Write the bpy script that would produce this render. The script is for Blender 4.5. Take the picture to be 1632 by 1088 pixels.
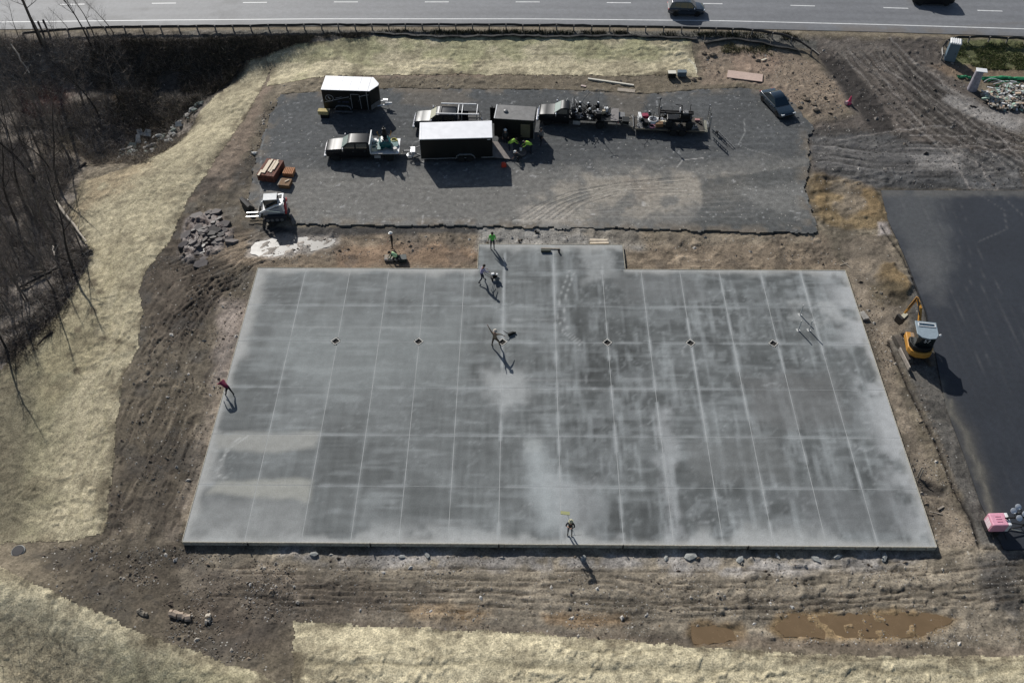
import bpy, bmesh, math, random
import numpy as np
from mathutils import Vector, Matrix, noise as mnoise
for o in list(bpy.data.objects): bpy.data.objects.remove(o, do_unlink=True)
SC = bpy.context.scene
COL = SC.collection
# ------------------------------------------------------------------ camera
PITCH, YAW, ROLL = [math.radians(v) for v in (48.743, 0.738, -0.260)]
CAMH = 56.0
FPX = 1450.0
def cam_axes():
    cp, sp = math.cos(PITCH), math.sin(PITCH)
    f = np.array([0, cp, -sp]); u = np.array([0, sp, cp]); r = np.array([1., 0, 0])
    c, s = math.cos(ROLL), math.sin(ROLL); r, u = c*r+s*u, c*u-s*r
    cy, sy = math.cos(YAW), math.sin(YAW)
    Z = np.array([[cy, -sy, 0], [sy, cy, 0], [0, 0, 1]])
    return np.array([Z@r, Z@u, Z@f])
CM = cam_axes()
cd = bpy.data.cameras.new('camera'); cam = bpy.data.objects.new('camera', cd); COL.objects.link(cam)
cd.sensor_width = 36; cd.lens = FPX/1632*36; cd.clip_start = .5; cd.clip_end = 3000
rm = Matrix([[CM[0][i], CM[1][i], -CM[2][i]] for i in range(3)])
cam.matrix_world = Matrix.Translation((0, 0, CAMH)) @ rm.to_4x4()
SC.camera = cam
# ------------------------------------------------------------------ sky and sun
SUN_AZ, SUN_EL = 26.5, 33.0     # shadows fall 26.5 degrees right of 'towards the camera'
W = bpy.data.worlds.new('World'); SC.world = W; W.use_nodes = True
nt = W.node_tree; bg = nt.nodes['Background']
sky = nt.nodes.new('ShaderNodeTexSky'); sky.sky_type = 'NISHITA'; sky.sun_disc = False
sky.sun_elevation = math.radians(SUN_EL); sky.sun_rotation = math.radians(-SUN_AZ)
sky.air_density = 1.0; sky.dust_density = 1.0; sky.ozone_density = 1.0
nt.links.new(sky.outputs[0], bg.inputs[0]); bg.inputs[1].default_value = 0.064
sd = bpy.data.lights.new('sun', 'SUN'); sun = bpy.data.objects.new('sun', sd); COL.objects.link(sun)
sd.energy = 4.5; sd.angle = math.radians(0.55); sd.color = (1, .975, .93)
tr = Vector((math.sin(math.radians(SUN_AZ))*math.cos(math.radians(SUN_EL)),
             -math.cos(math.radians(SUN_AZ))*math.cos(math.radians(SUN_EL)), -math.sin(math.radians(SUN_EL))))
sun.rotation_euler = tr.to_track_quat('-Z', 'Y').to_euler(); sun.location = (0, 60, 80)
SC.view_settings.view_transform = 'Standard'; SC.view_settings.look = 'None'
SC.view_settings.exposure = 0; SC.view_settings.gamma = 1; SC.view_settings.use_curve_mapping = False
# ------------------------------------------------------------------ noise
_r = np.random.RandomState(7)
LAT = _r.rand(256, 256)
def vnoise(x, y, seed=0):
    x = x+seed*17.31; y = y+seed*31.77
    xi = np.floor(x).astype(np.int64); yi = np.floor(y).astype(np.int64)
    fx = x-xi; fy = y-yi; fx = fx*fx*(3-2*fx); fy = fy*fy*(3-2*fy)
    a, b = xi & 255, (xi+1) & 255; c, d = yi & 255, (yi+1) & 255
    return (LAT[a, c]*(1-fx)+LAT[b, c]*fx)*(1-fy)+(LAT[a, d]*(1-fx)+LAT[b, d]*fx)*fy
def fbm(x, y, f=1., o=4, seed=0, g=.5):
    s = 0; a = 1; t = 0
    for i in range(o):
        s = s+a*vnoise(x*f, y*f, seed+i*3); t += a; a *= g; f *= 2.03
    return s/t
def sst(x, a, b):
    t = np.clip((x-a)/(b-a), 0, 1); return t*t*(3-2*t)
# ------------------------------------------------------------------ terrain macro shape
def rawP(px, py, z=0.):
    d = np.array([(px-816)/FPX, -(py-544)/FPX, 1.])@CM
    t = (z-CAMH)/d[2]; return d[0]*t, d[1]*t
BERM = [(-36.5, 28.4), (-31, 26.9), (-25.5, 24.6), (-20.5, 22.5), (-14, 18.2)]
def seg_dist(X, Y, pts, closed=False):
    X = np.asarray(X, float); Y = np.asarray(Y, float)
    best = np.full(X.shape, 1e9); side = np.zeros(X.shape); along = np.zeros(X.shape); L0 = 0
    n = len(pts); rng = range(n if closed else n-1)
    for i in rng:
        ax, ay = pts[i]; bx, by = pts[(i+1) % n]
        dx, dy = bx-ax, by-ay; L2 = dx*dx+dy*dy+1e-12; L = math.sqrt(L2)
        t = np.clip(((X-ax)*dx+(Y-ay)*dy)/L2, 0, 1)
        ex, ey = X-ax-t*dx, Y-ay-t*dy; d = np.hypot(ex, ey)
        m = d < best
        best = np.where(m, d, best); side = np.where(m, np.sign(dx*ey-dy*ex), side)
        along = np.where(m, L0+t*L, along); L0 += L
    return best, side, along
def macro(X, Y):
    X = np.asarray(X, float); Y = np.asarray(Y, float)
    z = -0.30+0*X
    z = z+.14*sst(Y, 60.9, 62.6)*(1-sst(-X, 21, 24))+.16*sst(Y, 80.5, 83.5)+.14*sst(-X, 21, 24)*sst(Y, 80.5, 83.5)                      # bank north of the gravel pad
    z = z+.14*sst(X, 29.6, 31.5)*(1-sst(Y, 80, 83))+.12*sst(X, 29.6, 31.5)*(1-sst(Y, 60, 63))   # right side
    z = z+.85*sst(Y, 90, 96.5)                        # road embankment
    e = -30.5-.13*(Y-40)*(Y < 60)-2.6*(Y >= 60)       # foot of the left bank
    e = np.where(Y > 72, -33+ (Y-72)*.62, e)
    dl = e-X
    fall = np.clip(dl, 0, 14)*.17
    fall = np.where(dl > 0, fall, 0)*sst(Y, 26, 33)*(1-sst(Y, 88, 94))
    z = z-fall
    d = np.hypot((X+41)/9, (Y-81)/7)
    z = z-1.5*(1-sst(d, .2, 1.1))
    bd, bs, _ = seg_dist(X, Y, BERM)
    sgn = bd*bs                                        # + = towards the slab
    z = z+.85*np.exp(-(np.where(sgn > 0, sgn/1.9, sgn/2.2))**2)
    z = z-.8*sst(-sgn, .8, 6)*(Y < 40)*(X < -12)
    z = z+.35*(1-sst(Y, 22.2, 25.2))*sst(X, -21, -17)   # bottom bank
    return z
def P(px, py, dz=None, z=None):
    """ground point seen at a given pixel of the photograph (z follows the terrain unless given)"""
    if z is None:
        z = 0.
        for _ in range(6):
            x, y = rawP(px, py, z); z = float(macro(x, y))
    else: x, y = rawP(px, py, z)
    return float(x), float(y), z+(dz or 0)
def PX(pts, z=None): return [P(a, b, z=z)[:2] for a, b in pts]
# ------------------------------------------------------------------ objects
def tag(o, label=None, cat=None, group=None, kind=None):
    if label: o['label'] = label
    if cat: o['category'] = cat
    if group: o['group'] = group
    if kind: o['kind'] = kind
    return o
def empty(name, loc, rz=0, label=None, cat=None, group=None):
    o = bpy.data.objects.new(name, None); COL.objects.link(o); o.empty_display_size = .3
    o.location = loc; o.rotation_euler = (0, 0, rz)
    return tag(o, label, cat, group)
def link(name, me, parent=None):
    o = bpy.data.objects.new(name, me); COL.objects.link(o); o.parent = parent; return o
def copy_tree(o, parent=None):
    c = o.copy(); COL.objects.link(c); c.parent = parent
    for ch in list(o.children): copy_tree(ch, c)
    return c
# ------------------------------------------------------------------ materials
MATS = {}
def mat(name, col, rough=.6, metal=0., spec=.5, var=0., vscale=3., bump=0., bscale=30., coat=0., vcol=None, emis=None, trans=0.):
    if name in MATS: return MATS[name]
    m = bpy.data.materials.new(name); m.use_nodes = True; MATS[name] = m
    t = m.node_tree; b = t.nodes['Principled BSDF']
    b.inputs['Roughness'].default_value = rough; b.inputs['Metallic'].default_value = metal
    b.inputs['Specular IOR Level'].default_value = spec; b.inputs['Coat Weight'].default_value = coat
    b.inputs['Coat Roughness'].default_value = .08
    b.inputs['Base Color'].default_value = (*col, 1)
    if trans: b.inputs['Transmission Weight'].default_value = trans
    tc = t.nodes.new('ShaderNodeTexCoord')
    if var > 0:
        n = t.nodes.new('ShaderNodeTexNoise'); n.inputs['Scale'].default_value = vscale; n.inputs['Detail'].default_value = 6
        n.inputs['Roughness'].default_value = .65
        t.links.new(tc.outputs['Object'], n.inputs['Vector'])
        r = t.nodes.new('ShaderNodeValToRGB')
        c2 = vcol or [max(0, c*(1-var)) for c in col]
        c3 = [min(1, c*(1+var*.7)) for c in col]
        r.color_ramp.elements[0].position = .35; r.color_ramp.elements[0].color = (*c2, 1)
        r.color_ramp.elements[1].position = .68; r.color_ramp.elements[1].color = (*c3, 1)
        t.links.new(n.outputs['Fac'], r.inputs['Fac']); t.links.new(r.outputs['Color'], b.inputs['Base Color'])
        mr = t.nodes.new('ShaderNodeMapRange'); mr.inputs['To Min'].default_value = max(.02, rough-.12); mr.inputs['To Max'].default_value = min(1, rough+.18)
        t.links.new(n.outputs['Fac'], mr.inputs['Value']); t.links.new(mr.outputs['Result'], b.inputs['Roughness'])
    if bump > 0:
        n2 = t.nodes.new('ShaderNodeTexNoise'); n2.inputs['Scale'].default_value = bscale; n2.inputs['Detail'].default_value = 4
        t.links.new(tc.outputs['Object'], n2.inputs['Vector'])
        bp = t.nodes.new('ShaderNodeBump'); bp.inputs['Strength'].default_value = bump; bp.inputs['Distance'].default_value = .03
        t.links.new(n2.outputs['Fac'], bp.inputs['Height']); t.links.new(bp.outputs['Normal'], b.inputs['Normal'])
    return m
def ground_mat(name, fine=9., contrast=.5, bump=.5, bdist=.05, specks=0., rough=.93, wet=.22, spec=.18, stretch=None):
    """surface whose base colour comes from the 'Col' attribute (rgb) with gloss in its alpha, plus grain, chips and relief"""
    if name in MATS: return MATS[name]
    m = bpy.data.materials.new(name); m.use_nodes = True; MATS[name] = m
    t = m.node_tree; N = t.nodes; L = t.links; b = N['Principled BSDF']
    b.inputs['Specular IOR Level'].default_value = spec
    g = N.new('ShaderNodeNewGeometry')
    a = N.new('ShaderNodeAttribute'); a.attribute_name = 'Col'
    src = g.outputs['Position']
    if stretch:
        mp = N.new('ShaderNodeMapping'); mp.inputs['Scale'].default_value = stretch; L.new(src, mp.inputs['Vector']); src = mp.outputs[0]
    n1 = N.new('ShaderNodeTexNoise'); n1.inputs['Scale'].default_value = fine; n1.inputs['Detail'].default_value = 5; n1.inputs['Roughness'].default_value = .7
    L.new(src, n1.inputs['Vector'])
    n3 = N.new('ShaderNodeTexNoise'); n3.inputs['Scale'].default_value = fine*.17; n3.inputs['Detail'].default_value = 4
    L.new(g.outputs['Position'], n3.inputs['Vector'])
    mr = N.new('ShaderNodeMapRange'); mr.inputs['From Min'].default_value = .3; mr.inputs['From Max'].default_value = .7
    mr.inputs['To Min'].default_value = 1-contrast; mr.inputs['To Max'].default_value = 1+contrast; L.new(n1.outputs['Fac'], mr.inputs['Value'])
    mr2 = N.new('ShaderNodeMapRange'); mr2.inputs['From Min'].default_value = .3; mr2.inputs['From Max'].default_value = .7
    mr2.inputs['To Min'].default_value = 1-contrast*.45; mr2.inputs['To Max'].default_value = 1+contrast*.45; L.new(n3.outputs['Fac'], mr2.inputs['Value'])
    mu = N.new('ShaderNodeMath'); mu.operation = 'MULTIPLY'; L.new(mr.outputs[0], mu.inputs[0]); L.new(mr2.outputs[0], mu.inputs[1])
    vm = N.new('ShaderNodeVectorMath'); vm.operation = 'SCALE'; L.new(a.outputs['Color'], vm.inputs[0]); L.new(mu.outputs[0], vm.inputs['Scale'])
    out = vm.outputs[0]
    if specks > 0:
        v = N.new('ShaderNodeTexVoronoi'); v.inputs['Scale'].default_value = 3.2; L.new(g.outputs['Position'], v.inputs['Vector'])
        lt = N.new('ShaderNodeMath'); lt.operation = 'LESS_THAN'; lt.inputs[1].default_value = .17; L.new(v.outputs['Distance'], lt.inputs[0])
        sx = N.new('ShaderNodeSeparateColor'); L.new(v.outputs['Color'], sx.inputs[0])
        gt = N.new('ShaderNodeMath'); gt.operation = 'GREATER_THAN'; gt.inputs[1].default_value = 1-specks; L.new(sx.outputs[0], gt.inputs[0])
        m2 = N.new('ShaderNodeMath'); m2.operation = 'MULTIPLY'; L.new(lt.outputs[0], m2.inputs[0]); L.new(gt.outputs[0], m2.inputs[1])
        mx = N.new('ShaderNodeMix'); mx.data_type = 'RGBA'; L.new(m2.outputs[0], mx.inputs['Factor']); L.new(out, mx.inputs[6]); mx.inputs[7].default_value = (.42, .40, .36, 1)
        out = mx.outputs[2]
    L.new(out, b.inputs['Base Color'])
    rr = N.new('ShaderNodeMapRange'); rr.inputs['To Min'].default_value = rough; rr.inputs['To Max'].default_value = wet; L.new(a.outputs['Alpha'], rr.inputs['Value'])
    L.new(rr.outputs[0], b.inputs['Roughness'])
    bp = N.new('ShaderNodeBump'); bp.inputs['Strength'].default_value = bump; bp.inputs['Distance'].default_value = bdist
    L.new(n1.outputs['Fac'], bp.inputs['Height']); L.new(bp.outputs['Normal'], b.inputs['Normal'])
    return m
# ------------------------------------------------------------------ painted fields (albedo, gloss, relief per vertex)
class Field:
    def __init__(s, X, Y, base, gloss=0., z=None):
        s.X, s.Y = np.asarray(X, float).ravel(), np.asarray(Y, float).ravel(); n = s.X.size
        s.C = np.tile(np.array(base, float), (n, 1)); s.G = np.full(n, float(gloss)); s.Z = np.zeros(n) if z is None else np.array(z, float).ravel()
        s.k = 0
    def sdf(s, pts, marg=2.):
        pa = np.array(pts)
        m = (s.X > pa[:, 0].min()-marg) & (s.X < pa[:, 0].max()+marg) & (s.Y > pa[:, 1].min()-marg) & (s.Y < pa[:, 1].max()+marg)
        idx = np.nonzero(m)[0]; X, Y = s.X[idx], s.Y[idx]
        d, _, _ = seg_dist(X, Y, pts, True)
        ins = np.zeros(X.shape, bool); n = len(pts); j = n-1
        for i in range(n):
            xi, yi = pts[i]; xj, yj = pts[j]
            c = ((yi > Y) != (yj > Y)) & (X < (xj-xi)*(Y-yi)/((yj-yi) or 1e-9)+xi)
            ins ^= c; j = i
        return idx, np.where(ins, -d, d)
    def mask(s, pts, soft=.5, warp=.6, wf=.8):
        s.k += 1
        idx, d = s.sdf(pts, marg=soft+warp+1)
        X, Y = s.X[idx], s.Y[idx]
        d = d+warp*2*(fbm(X, Y, wf, 4, seed=40+s.k)-.5)
        m = 1-sst(d, -soft, soft)
        return idx, m
    def apply(s, idx, m, col=None, gloss=None, dz=None, setz=None):
        m1 = m[:, None]
        if col is not None: s.C[idx] = s.C[idx]*(1-m1)+np.array(col)*m1
        if gloss is not None: s.G[idx] = s.G[idx]*(1-m)+gloss*m
        if dz is not None: s.Z[idx] += dz*m
        if setz is not None: s.Z[idx] = s.Z[idx]*(1-m)+setz*m
    def poly(s, px, col=None, k=1., soft=.5, warp=.6, wf=.8, gloss=None, dz=None, setz=None, patchy=0, pf=.6, world=False, z=None):
        pts = px if world else PX(px, z)
        idx, m = s.mask(pts, soft, warp, wf)
        if patchy: m = m*sst(fbm(s.X[idx], s.Y[idx], pf, 4, seed=90+s.k), .5-.5*(1-patchy)-.12, .5-.5*(1-patchy)+.12)
        s.apply(idx, m*k, col, gloss, dz, setz)
        return idx, m
    def line(s, px, w, col=None, k=1., depth=0., berm=0., gloss=None, pair=0., brk=0., world=False, tread=0., wig=0., z=None):
        pts = px if world else PX(px, z)
        s.k += 1; pa = np.array(pts); mg = w*4+pair+1
        m = (s.X > pa[:, 0].min()-mg) & (s.X < pa[:, 0].max()+mg) & (s.Y > pa[:, 1].min()-mg) & (s.Y < pa[:, 1].max()+mg)
        idx = np.nonzero(m)[0]; X, Y = s.X[idx], s.Y[idx]
        if wig: X = X+wig*2*(fbm(X, Y, .5, 3, s.k)-.5); Y = Y+wig*2*(fbm(X, Y, .5, 3, s.k+9)-.5)
        d, sd_, al = seg_dist(X, Y, pts)
        ends = 1-sst(np.hypot(X-pa[-1, 0], Y-pa[-1, 1]), 0, .01)*0
        if pair: d = np.abs(d-pair/2)
        f = np.exp(-(d/w)**2*1.4)
        if brk: f = f*(1-brk+brk*sst(fbm(al, sd_*3, .35, 3, s.k+5), .35, .6))
        s.apply(idx, np.clip(f*k, 0, 1), col, gloss)
        if depth:
            s.Z[idx] -= depth*f*(1+tread*np.sin(al*2*math.pi/.35)*.6)
            if berm: s.Z[idx] += berm*np.exp(-((d-1.9*w)/(w*.8))**2)*(.5+fbm(X, Y, 1.5, 3, s.k))
    def streak(s, px, ang, amp=.03, col=.25, fa=.12, fc=2.2, soft=1., warp=.8, world=False, o=3, z=None):
        """relief and tone drawn out along a direction, as left by wheels and blades"""
        pts = px if world else PX(px, z)
        idx, m = s.mask(pts, soft, warp)
        X, Y = s.X[idx], s.Y[idx]
        X2 = X+1.6*(fbm(X, Y, .09, 2, s.k)-.5)*2; Y2 = Y+1.6*(fbm(X, Y, .09, 2, s.k+4)-.5)*2
        c, n_ = math.cos(math.radians(ang)), math.sin(math.radians(ang))
        u = X2*c+Y2*n_; v = -X2*n_+Y2*c
        q = fbm(u*fa, v*fc, 1., o, seed=s.k+60)-.5
        q = q*(.25+.95*sst(fbm(X, Y, .28, 3, s.k+80), .38, .62))
        s.Z[idx] += m*q*2*amp
        s.C[idx] *= (1+m*q*2*col)[:, None]
def grid_mesh(name, X, Y, Z, nx, ny, C, G, keep=None, material=None, smooth=True):
    """nx*ny vertices in rows of nx"""
    n = nx*ny
    ii = np.arange((nx-1)*(ny-1)); r = ii//(nx-1); c = ii % (nx-1)
    q = np.stack([r*nx+c, r*nx+c+1, (r+1)*nx+c+1, (r+1)*nx+c], 1)
    if keep is not None: q = q[keep]
    used = np.zeros(n, bool); used[q.ravel()] = True
    mp = np.cumsum(used)-1; q = mp[q]
    V = np.stack([np.ravel(X), np.ravel(Y), np.ravel(Z)], 1)[used]
    return raw_mesh(name, V, q, C[used], G[used], material, smooth)
def raw_mesh(name, V, q, C=None, G=None, material=None, smooth=True):
    me = bpy.data.meshes.new(name)
    me.vertices.add(len(V)); me.vertices.foreach_set('co', np.asarray(V, np.float32).ravel())
    me.loops.add(q.size); me.loops.foreach_set('vertex_index', q.ravel().astype(np.int32))
    k = q.shape[1]
    me.polygons.add(len(q)); me.polygons.foreach_set('loop_start', np.arange(0, q.size, k, dtype=np.int32))
    me.update(calc_edges=True)
    me.polygons.foreach_set('use_smooth', np.full(len(q), bool(smooth)))
    if C is not None:
        at = me.color_attributes.new('Col', 'FLOAT_COLOR', 'POINT')
        at.data.foreach_set('color', np.concatenate([np.clip(C, 0, 1), np.clip(G, 0, 1)[:, None]], 1).astype(np.float32).ravel())
    if material: me.materials.append(material)
    return me
def in_poly(X, Y, pts):
    ins = np.zeros(np.shape(X), bool); n = len(pts); j = n-1
    for i in range(n):
        xi, yi = pts[i]; xj, yj = pts[j]
        ins ^= ((yi > Y) != (yj > Y)) & (X < (xj-xi)*(Y-yi)/((yj-yi) or 1e-9)+xi); j = i
    return ins
def poly_sheet(name, pts, res, z, paint, material, ragged=0., drop=.3, parent=None, relief=None):
    """a sheet filling a polygon: fine grid cut at the outline, outline vertices pulled on to it, with a skirt down"""
    pa = np.array(pts); x0, y0 = pa.min(0)-res; x1, y1 = pa.max(0)+res
    nx, ny = int((x1-x0)/res)+2, int((y1-y0)/res)+2
    gx, gy = np.meshgrid(x0+np.arange(nx)*res, y0+np.arange(ny)*res)
    X, Y = gx.ravel(), gy.ravel()
    xc = (gx[:-1, :-1]+res/2).ravel(); yc = (gy[:-1, :-1]+res/2).ravel()
    if ragged:
        wx = ragged*2*(fbm(xc, yc, 1.1, 4, 77)-.5); wy = ragged*2*(fbm(xc, yc, 1.1, 4, 78)-.5)
        keep = in_poly(xc+wx, yc+wy, pts)
    else: keep = in_poly(xc, yc, pts)
    f = Field(X, Y, (.2, .2, .2)); paint(f)
    ii = np.arange((nx-1)*(ny-1)); r = ii//(nx-1); c = ii % (nx-1)
    q = np.stack([r*nx+c, r*nx+c+1, (r+1)*nx+c+1, (r+1)*nx+c], 1)[keep]
    e = np.concatenate([q[:, [0, 1]], q[:, [1, 2]], q[:, [2, 3]], q[:, [3, 0]]])
    key = np.sort(e, 1); kk = key[:, 0].astype(np.int64)*(nx*ny)+key[:, 1]
    _, inv, cnt = np.unique(kk, return_inverse=True, return_counts=True)
    be = e[cnt[inv] == 1]
    bv = np.unique(be)
    Zv = f.Z+z
    if not ragged:
        bx, by = X[bv], Y[bv]; best = np.full(bx.shape, 1e9); nx_, ny_ = bx.copy(), by.copy()
        n = len(pts)
        for i in range(n):
            ax, ay = pts[i]; dx, dy = pts[(i+1) % n][0]-ax, pts[(i+1) % n][1]-ay
            t = np.clip(((bx-ax)*dx+(by-ay)*dy)/(dx*dx+dy*dy+1e-12), 0, 1); qx, qy = ax+t*dx, ay+t*dy
            d = np.hypot(bx-qx, by-qy); m = d < best; best = np.where(m, d, best); nx_ = np.where(m, qx, nx_); ny_ = np.where(m, qy, ny_)
        ok = best < res*1.6
        X[bv] = np.where(ok, nx_, bx); Y[bv] = np.where(ok, ny_, by)
    V = np.stack([X, Y, Zv], 1); n0 = len(V)
    low = V[bv].copy(); low[:, 2] -= drop
    mp = np.zeros(n0, np.int64); mp[bv] = n0+np.arange(len(bv))
    sk = np.stack([be[:, 1], be[:, 0], mp[be[:, 0]], mp[be[:, 1]]], 1)
    V = np.concatenate([V, low]); C = np.concatenate([f.C, f.C[bv]]); G = np.concatenate([f.G, f.G[bv]*0]); q = np.concatenate([q, sk])
    used = np.zeros(len(V), bool); used[q.ravel()] = True; mp2 = np.cumsum(used)-1
    me = raw_mesh(name, V[used], mp2[q], C[used], G[used], material, smooth=False)
    return link(name, me, parent)
# ================================================================== ground
SOIL = (.165, .138, .100); SOILD = (.075, .06, .048); TAN = (.27, .215, .165); GRAV = (.17, .17, .165); STRAW = (.455, .400, .272)
CLAY = (.24, .165, .06); LITTER = (.25, .215, .18); DARKG = (.045, .045, .046); WETG = (.06, .055, .05)
NX, NY = 900, 640
yy = 17+(112-17)*(np.linspace(0, 1, NY)**1.18)
gy = np.repeat(yy[:, None], NX, 1); gx = np.linspace(-1, 1, NX)[None, :]*(28+.40*gy)
GZ = macro(gx, gy)
F = Field(gx, gy, SOIL, 0., GZ)
X, Y = F.X, F.Y
# base tone and lumpy relief everywhere
t = fbm(X, Y, .25, 5, 1)
F.C *= (.62+.76*t)[:, None]
rel = (fbm(X, Y, .9, 4, 2)-.5)*.12+(fbm(X, Y, 3.1, 3, 3)-.5)*.09+(vnoise(X*5.3, Y*5.3, 5)-.5)*.05
F.C *= (.80+.4*vnoise(X*5.3, Y*5.3, 5))[:, None]
F.Z += rel
F.G += .12*sst(fbm(X, Y, .35, 4, 4), .5, .62)
# --- left mud strip: dark churned soil with long wheel lines
LEFTM = [(440, 130), (395, 230), (380, 300), (300, 330), (270, 400), (215, 440), (220, 560), (190, 700), (160, 860), (300, 870), (345, 690), (400, 440), (520, 420), (780, 420), (780, 372), (440, 372), (400, 300), (430, 200)]
F.poly(LEFTM, (.130, .108, .080), .8, soft=1.2, warp=1.)
F.streak([(215, 440), (400, 430), (345, 690), (290, 860), (160, 860), (180, 700)], 82, amp=.05, col=.75, fa=.16, fc=3.4, o=4)
F.poly([(200, 430), (290, 330), (400, 370), (350, 480), (300, 540), (230, 520)], SOILD, .7, soft=1.2, warp=1.3, dz=0)
F.poly([(370, 500), (395, 500), (330, 760), (290, 860), (270, 860), (310, 720)], (.30, .25, .20), .65, soft=.8, warp=.8, patchy=.6)
F.poly([(350, 480), (398, 480), (375, 600), (340, 610)], (.30, .25, .215), .8, soft=.7, warp=.7)
F.poly([(190, 720), (290, 700), (300, 860), (170, 860)], (.085, .07, .055), .7, soft=1., warp=1.2, patchy=.7)
F.poly([(60, 870), (300, 870), (470, 900), (480, 1040), (330, 1060), (220, 985), (100, 950)], (.088, .073, .056), .85, soft=1.2, warp=1.2)
for k in range(9):
    o_ = k*16
    F.line([(300+o_*.2, 330), (230+o_*.9, 560), (190+o_*1.05, 700), (165+o_*1.0, 850)], .10, SOILD, .6, depth=.06, berm=.03, brk=.85, tread=.5, wig=1.0)
# curved churned tracks upper left of the slab
for k in range(16):
    a = k*9
    F.line([(270+a*.3, 420+a*.45), (330+a*.4, 395+a*.42), (400, 375+a*.38), (450, 350+a*.42)], .10, (.05, .038, .028), .65, depth=.10, berm=.05, brk=.7, wig=.4)
    F.line([(225+a*.6, 560-a*.1), (270+a*.5, 500-a*.1), (330+a*.3, 440+a*.1)], .10, SOILD, .55, depth=.08, berm=.04, brk=.75, wig=.6)
# --- strip between the pad and the slab
F.poly([(330, 372), (1310, 372), (1350, 430), (1000, 430), (1000, 398), (765, 398), (765, 430), (415, 430), (330, 410)], (.23, .18, .13), .85, soft=.5, warp=.6)
F.poly([(410, 362), (770, 362), (770, 372), (430, 378)], DARKG, .85, soft=.35, warp=.4)
F.poly([(540, 395), (700, 385), (760, 400), (760, 420), (540, 424)], (.26, .175, .115), .7, soft=.6, warp=.6, patchy=.5)
F.poly([(760, 362), (1010, 362), (1030, 398), (760, 398)], (.27, .26, .24), .85, soft=.7, warp=.7)
F.poly([(880, 364), (1290, 372), (1300, 385), (1000, 392)], (.30, .25, .185), .55, soft=.6, warp=.7)
F.streak([(540, 375), (1310, 375), (1350, 430), (420, 430)], 0, amp=.05, col=.3, fa=.3, fc=2.)
# pale puddle rim and wet mud
F.poly([(395, 385), (440, 374), (540, 376), (545, 388), (500, 402), (430, 412), (395, 408)], (.33, .29, .25), .9, soft=.35, warp=.5, gloss=.35, setz=-.365)
idx, m_ = F.mask(PX([(385, 385), (440, 372), (545, 374), (548, 390), (500, 405), (430, 414), (390, 410)]), .3, .3)
F.Z[idx] += m_*.10*(fbm(X[idx], Y[idx], 1.4, 4, 801)-.5)+m_*.08*(vnoise(X[idx]*2.2-Y[idx]*1.5, Y[idx]*2.5, 802)-.35)
idx, m_ = F.mask(PX([(296, 352), (345, 332), (375, 345), (372, 375), (350, 400), (300, 420), (285, 400)]), .4, .6)
xr, yr = X[idx]*.8+Y[idx]*.6, -X[idx]*.6+Y[idx]*.8
bl = sst(vnoise(xr*1.0, yr*.55, 811)+.35*(vnoise(xr*3, yr*3, 812)-.5), .46, .56)*m_
F.Z[idx] += .24*bl; F.C[idx] = F.C[idx]*(1-.85*bl[:, None])+np.array((.27, .235, .215))*.85*bl[:, None]; F.G[idx] = F.G[idx]*(1-bl)+.45*bl
F.poly([(300, 350), (345, 335), (370, 370), (330, 405), (290, 412)], (.17, .13, .115), .9, soft=.4, warp=.6, gloss=.8)
# --- right of the slab
F.poly([(1340, 380), (1420, 380), (1440, 440), (1440, 520), (1425, 600), (1490, 760), (1560, 870), (1495, 870), (1440, 700), (1347, 430)], (.25, .205, .155), .9, soft=.5, warp=.5)
F.poly([(1285, 285), (1330, 275), (1390, 285), (1410, 330), (1412, 358), (1350, 365), (1305, 350), (1288, 320)], (.20, .145, .078), .85, soft=.5, warp=.9)
F.poly([(1405, 415), (1425, 420), (1450, 455), (1445, 475), (1415, 470), (1395, 440)], (.225, .160, .085), .95, soft=.35, warp=.5, dz=.35)
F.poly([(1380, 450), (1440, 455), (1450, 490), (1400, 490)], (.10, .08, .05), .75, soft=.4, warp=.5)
F.poly([(1295, 272), (1315, 265), (1320, 310), (1312, 345), (1300, 330)], (.215, .150, .075), .7, soft=.3, warp=.4, dz=.2)
F.poly([(1345, 285), (1375, 280), (1400, 310), (1405, 350), (1370, 345), (1352, 310)], (.215, .150, .078), .7, soft=.3, warp=.4, dz=.22)
F.poly([(1325, 290), (1360, 285), (1385, 330), (1350, 352), (1320, 330)], (.17, .145, .115), .75, soft=.5, warp=.9, patchy=.75)
F.streak([(1285, 270), (1410, 285), (1412, 360), (1300, 360)], 4, amp=.12, col=.5, fa=.4, fc=1.6)
F.poly([(1400, 355), (1415, 355), (1425, 375), (1400, 375)], (.5, .44, .40), .9, soft=.2, warp=.3)
F.poly([(1440, 390), (1470, 450), (1500, 560), (1545, 660), (1590, 780), (1600, 870), (1562, 872), (1530, 785), (1470, 650), (1420, 545), (1450, 520), (1450, 440)], (.115, .108, .098), .9, soft=.35, warp=.3)
F.line([(1405, 360), (1440, 410), (1475, 490), (1492, 560)], .13, (.02, .02, .02), .9, depth=.2)
F.line([(1417, 545), (1450, 620), (1495, 710), (1522, 780), (1550, 830), (1562, 872)], .13, (.025, .022, .02), .95, depth=.24)
F.poly([(1465, 766), (1500, 778), (1512, 775), (1505, 790), (1470, 786)], (.05, .045, .04), .8, soft=.2, warp=.2, dz=-.25)
F.streak([(1420, 545), (1500, 560), (1600, 870), (1562, 872), (1500, 720)], -62, amp=.07, col=.4, fa=.2, fc=2.4)
for k in range(26):                                    # bulldozer cleats right of the slab
    y0 = 470+k*13; x0 = 1400+(k*13)*.33
    F.line([(x0, y0), (x0+26, y0+5)], .09, (.12, .09, .065), .45, depth=.05, brk=.7)
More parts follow.
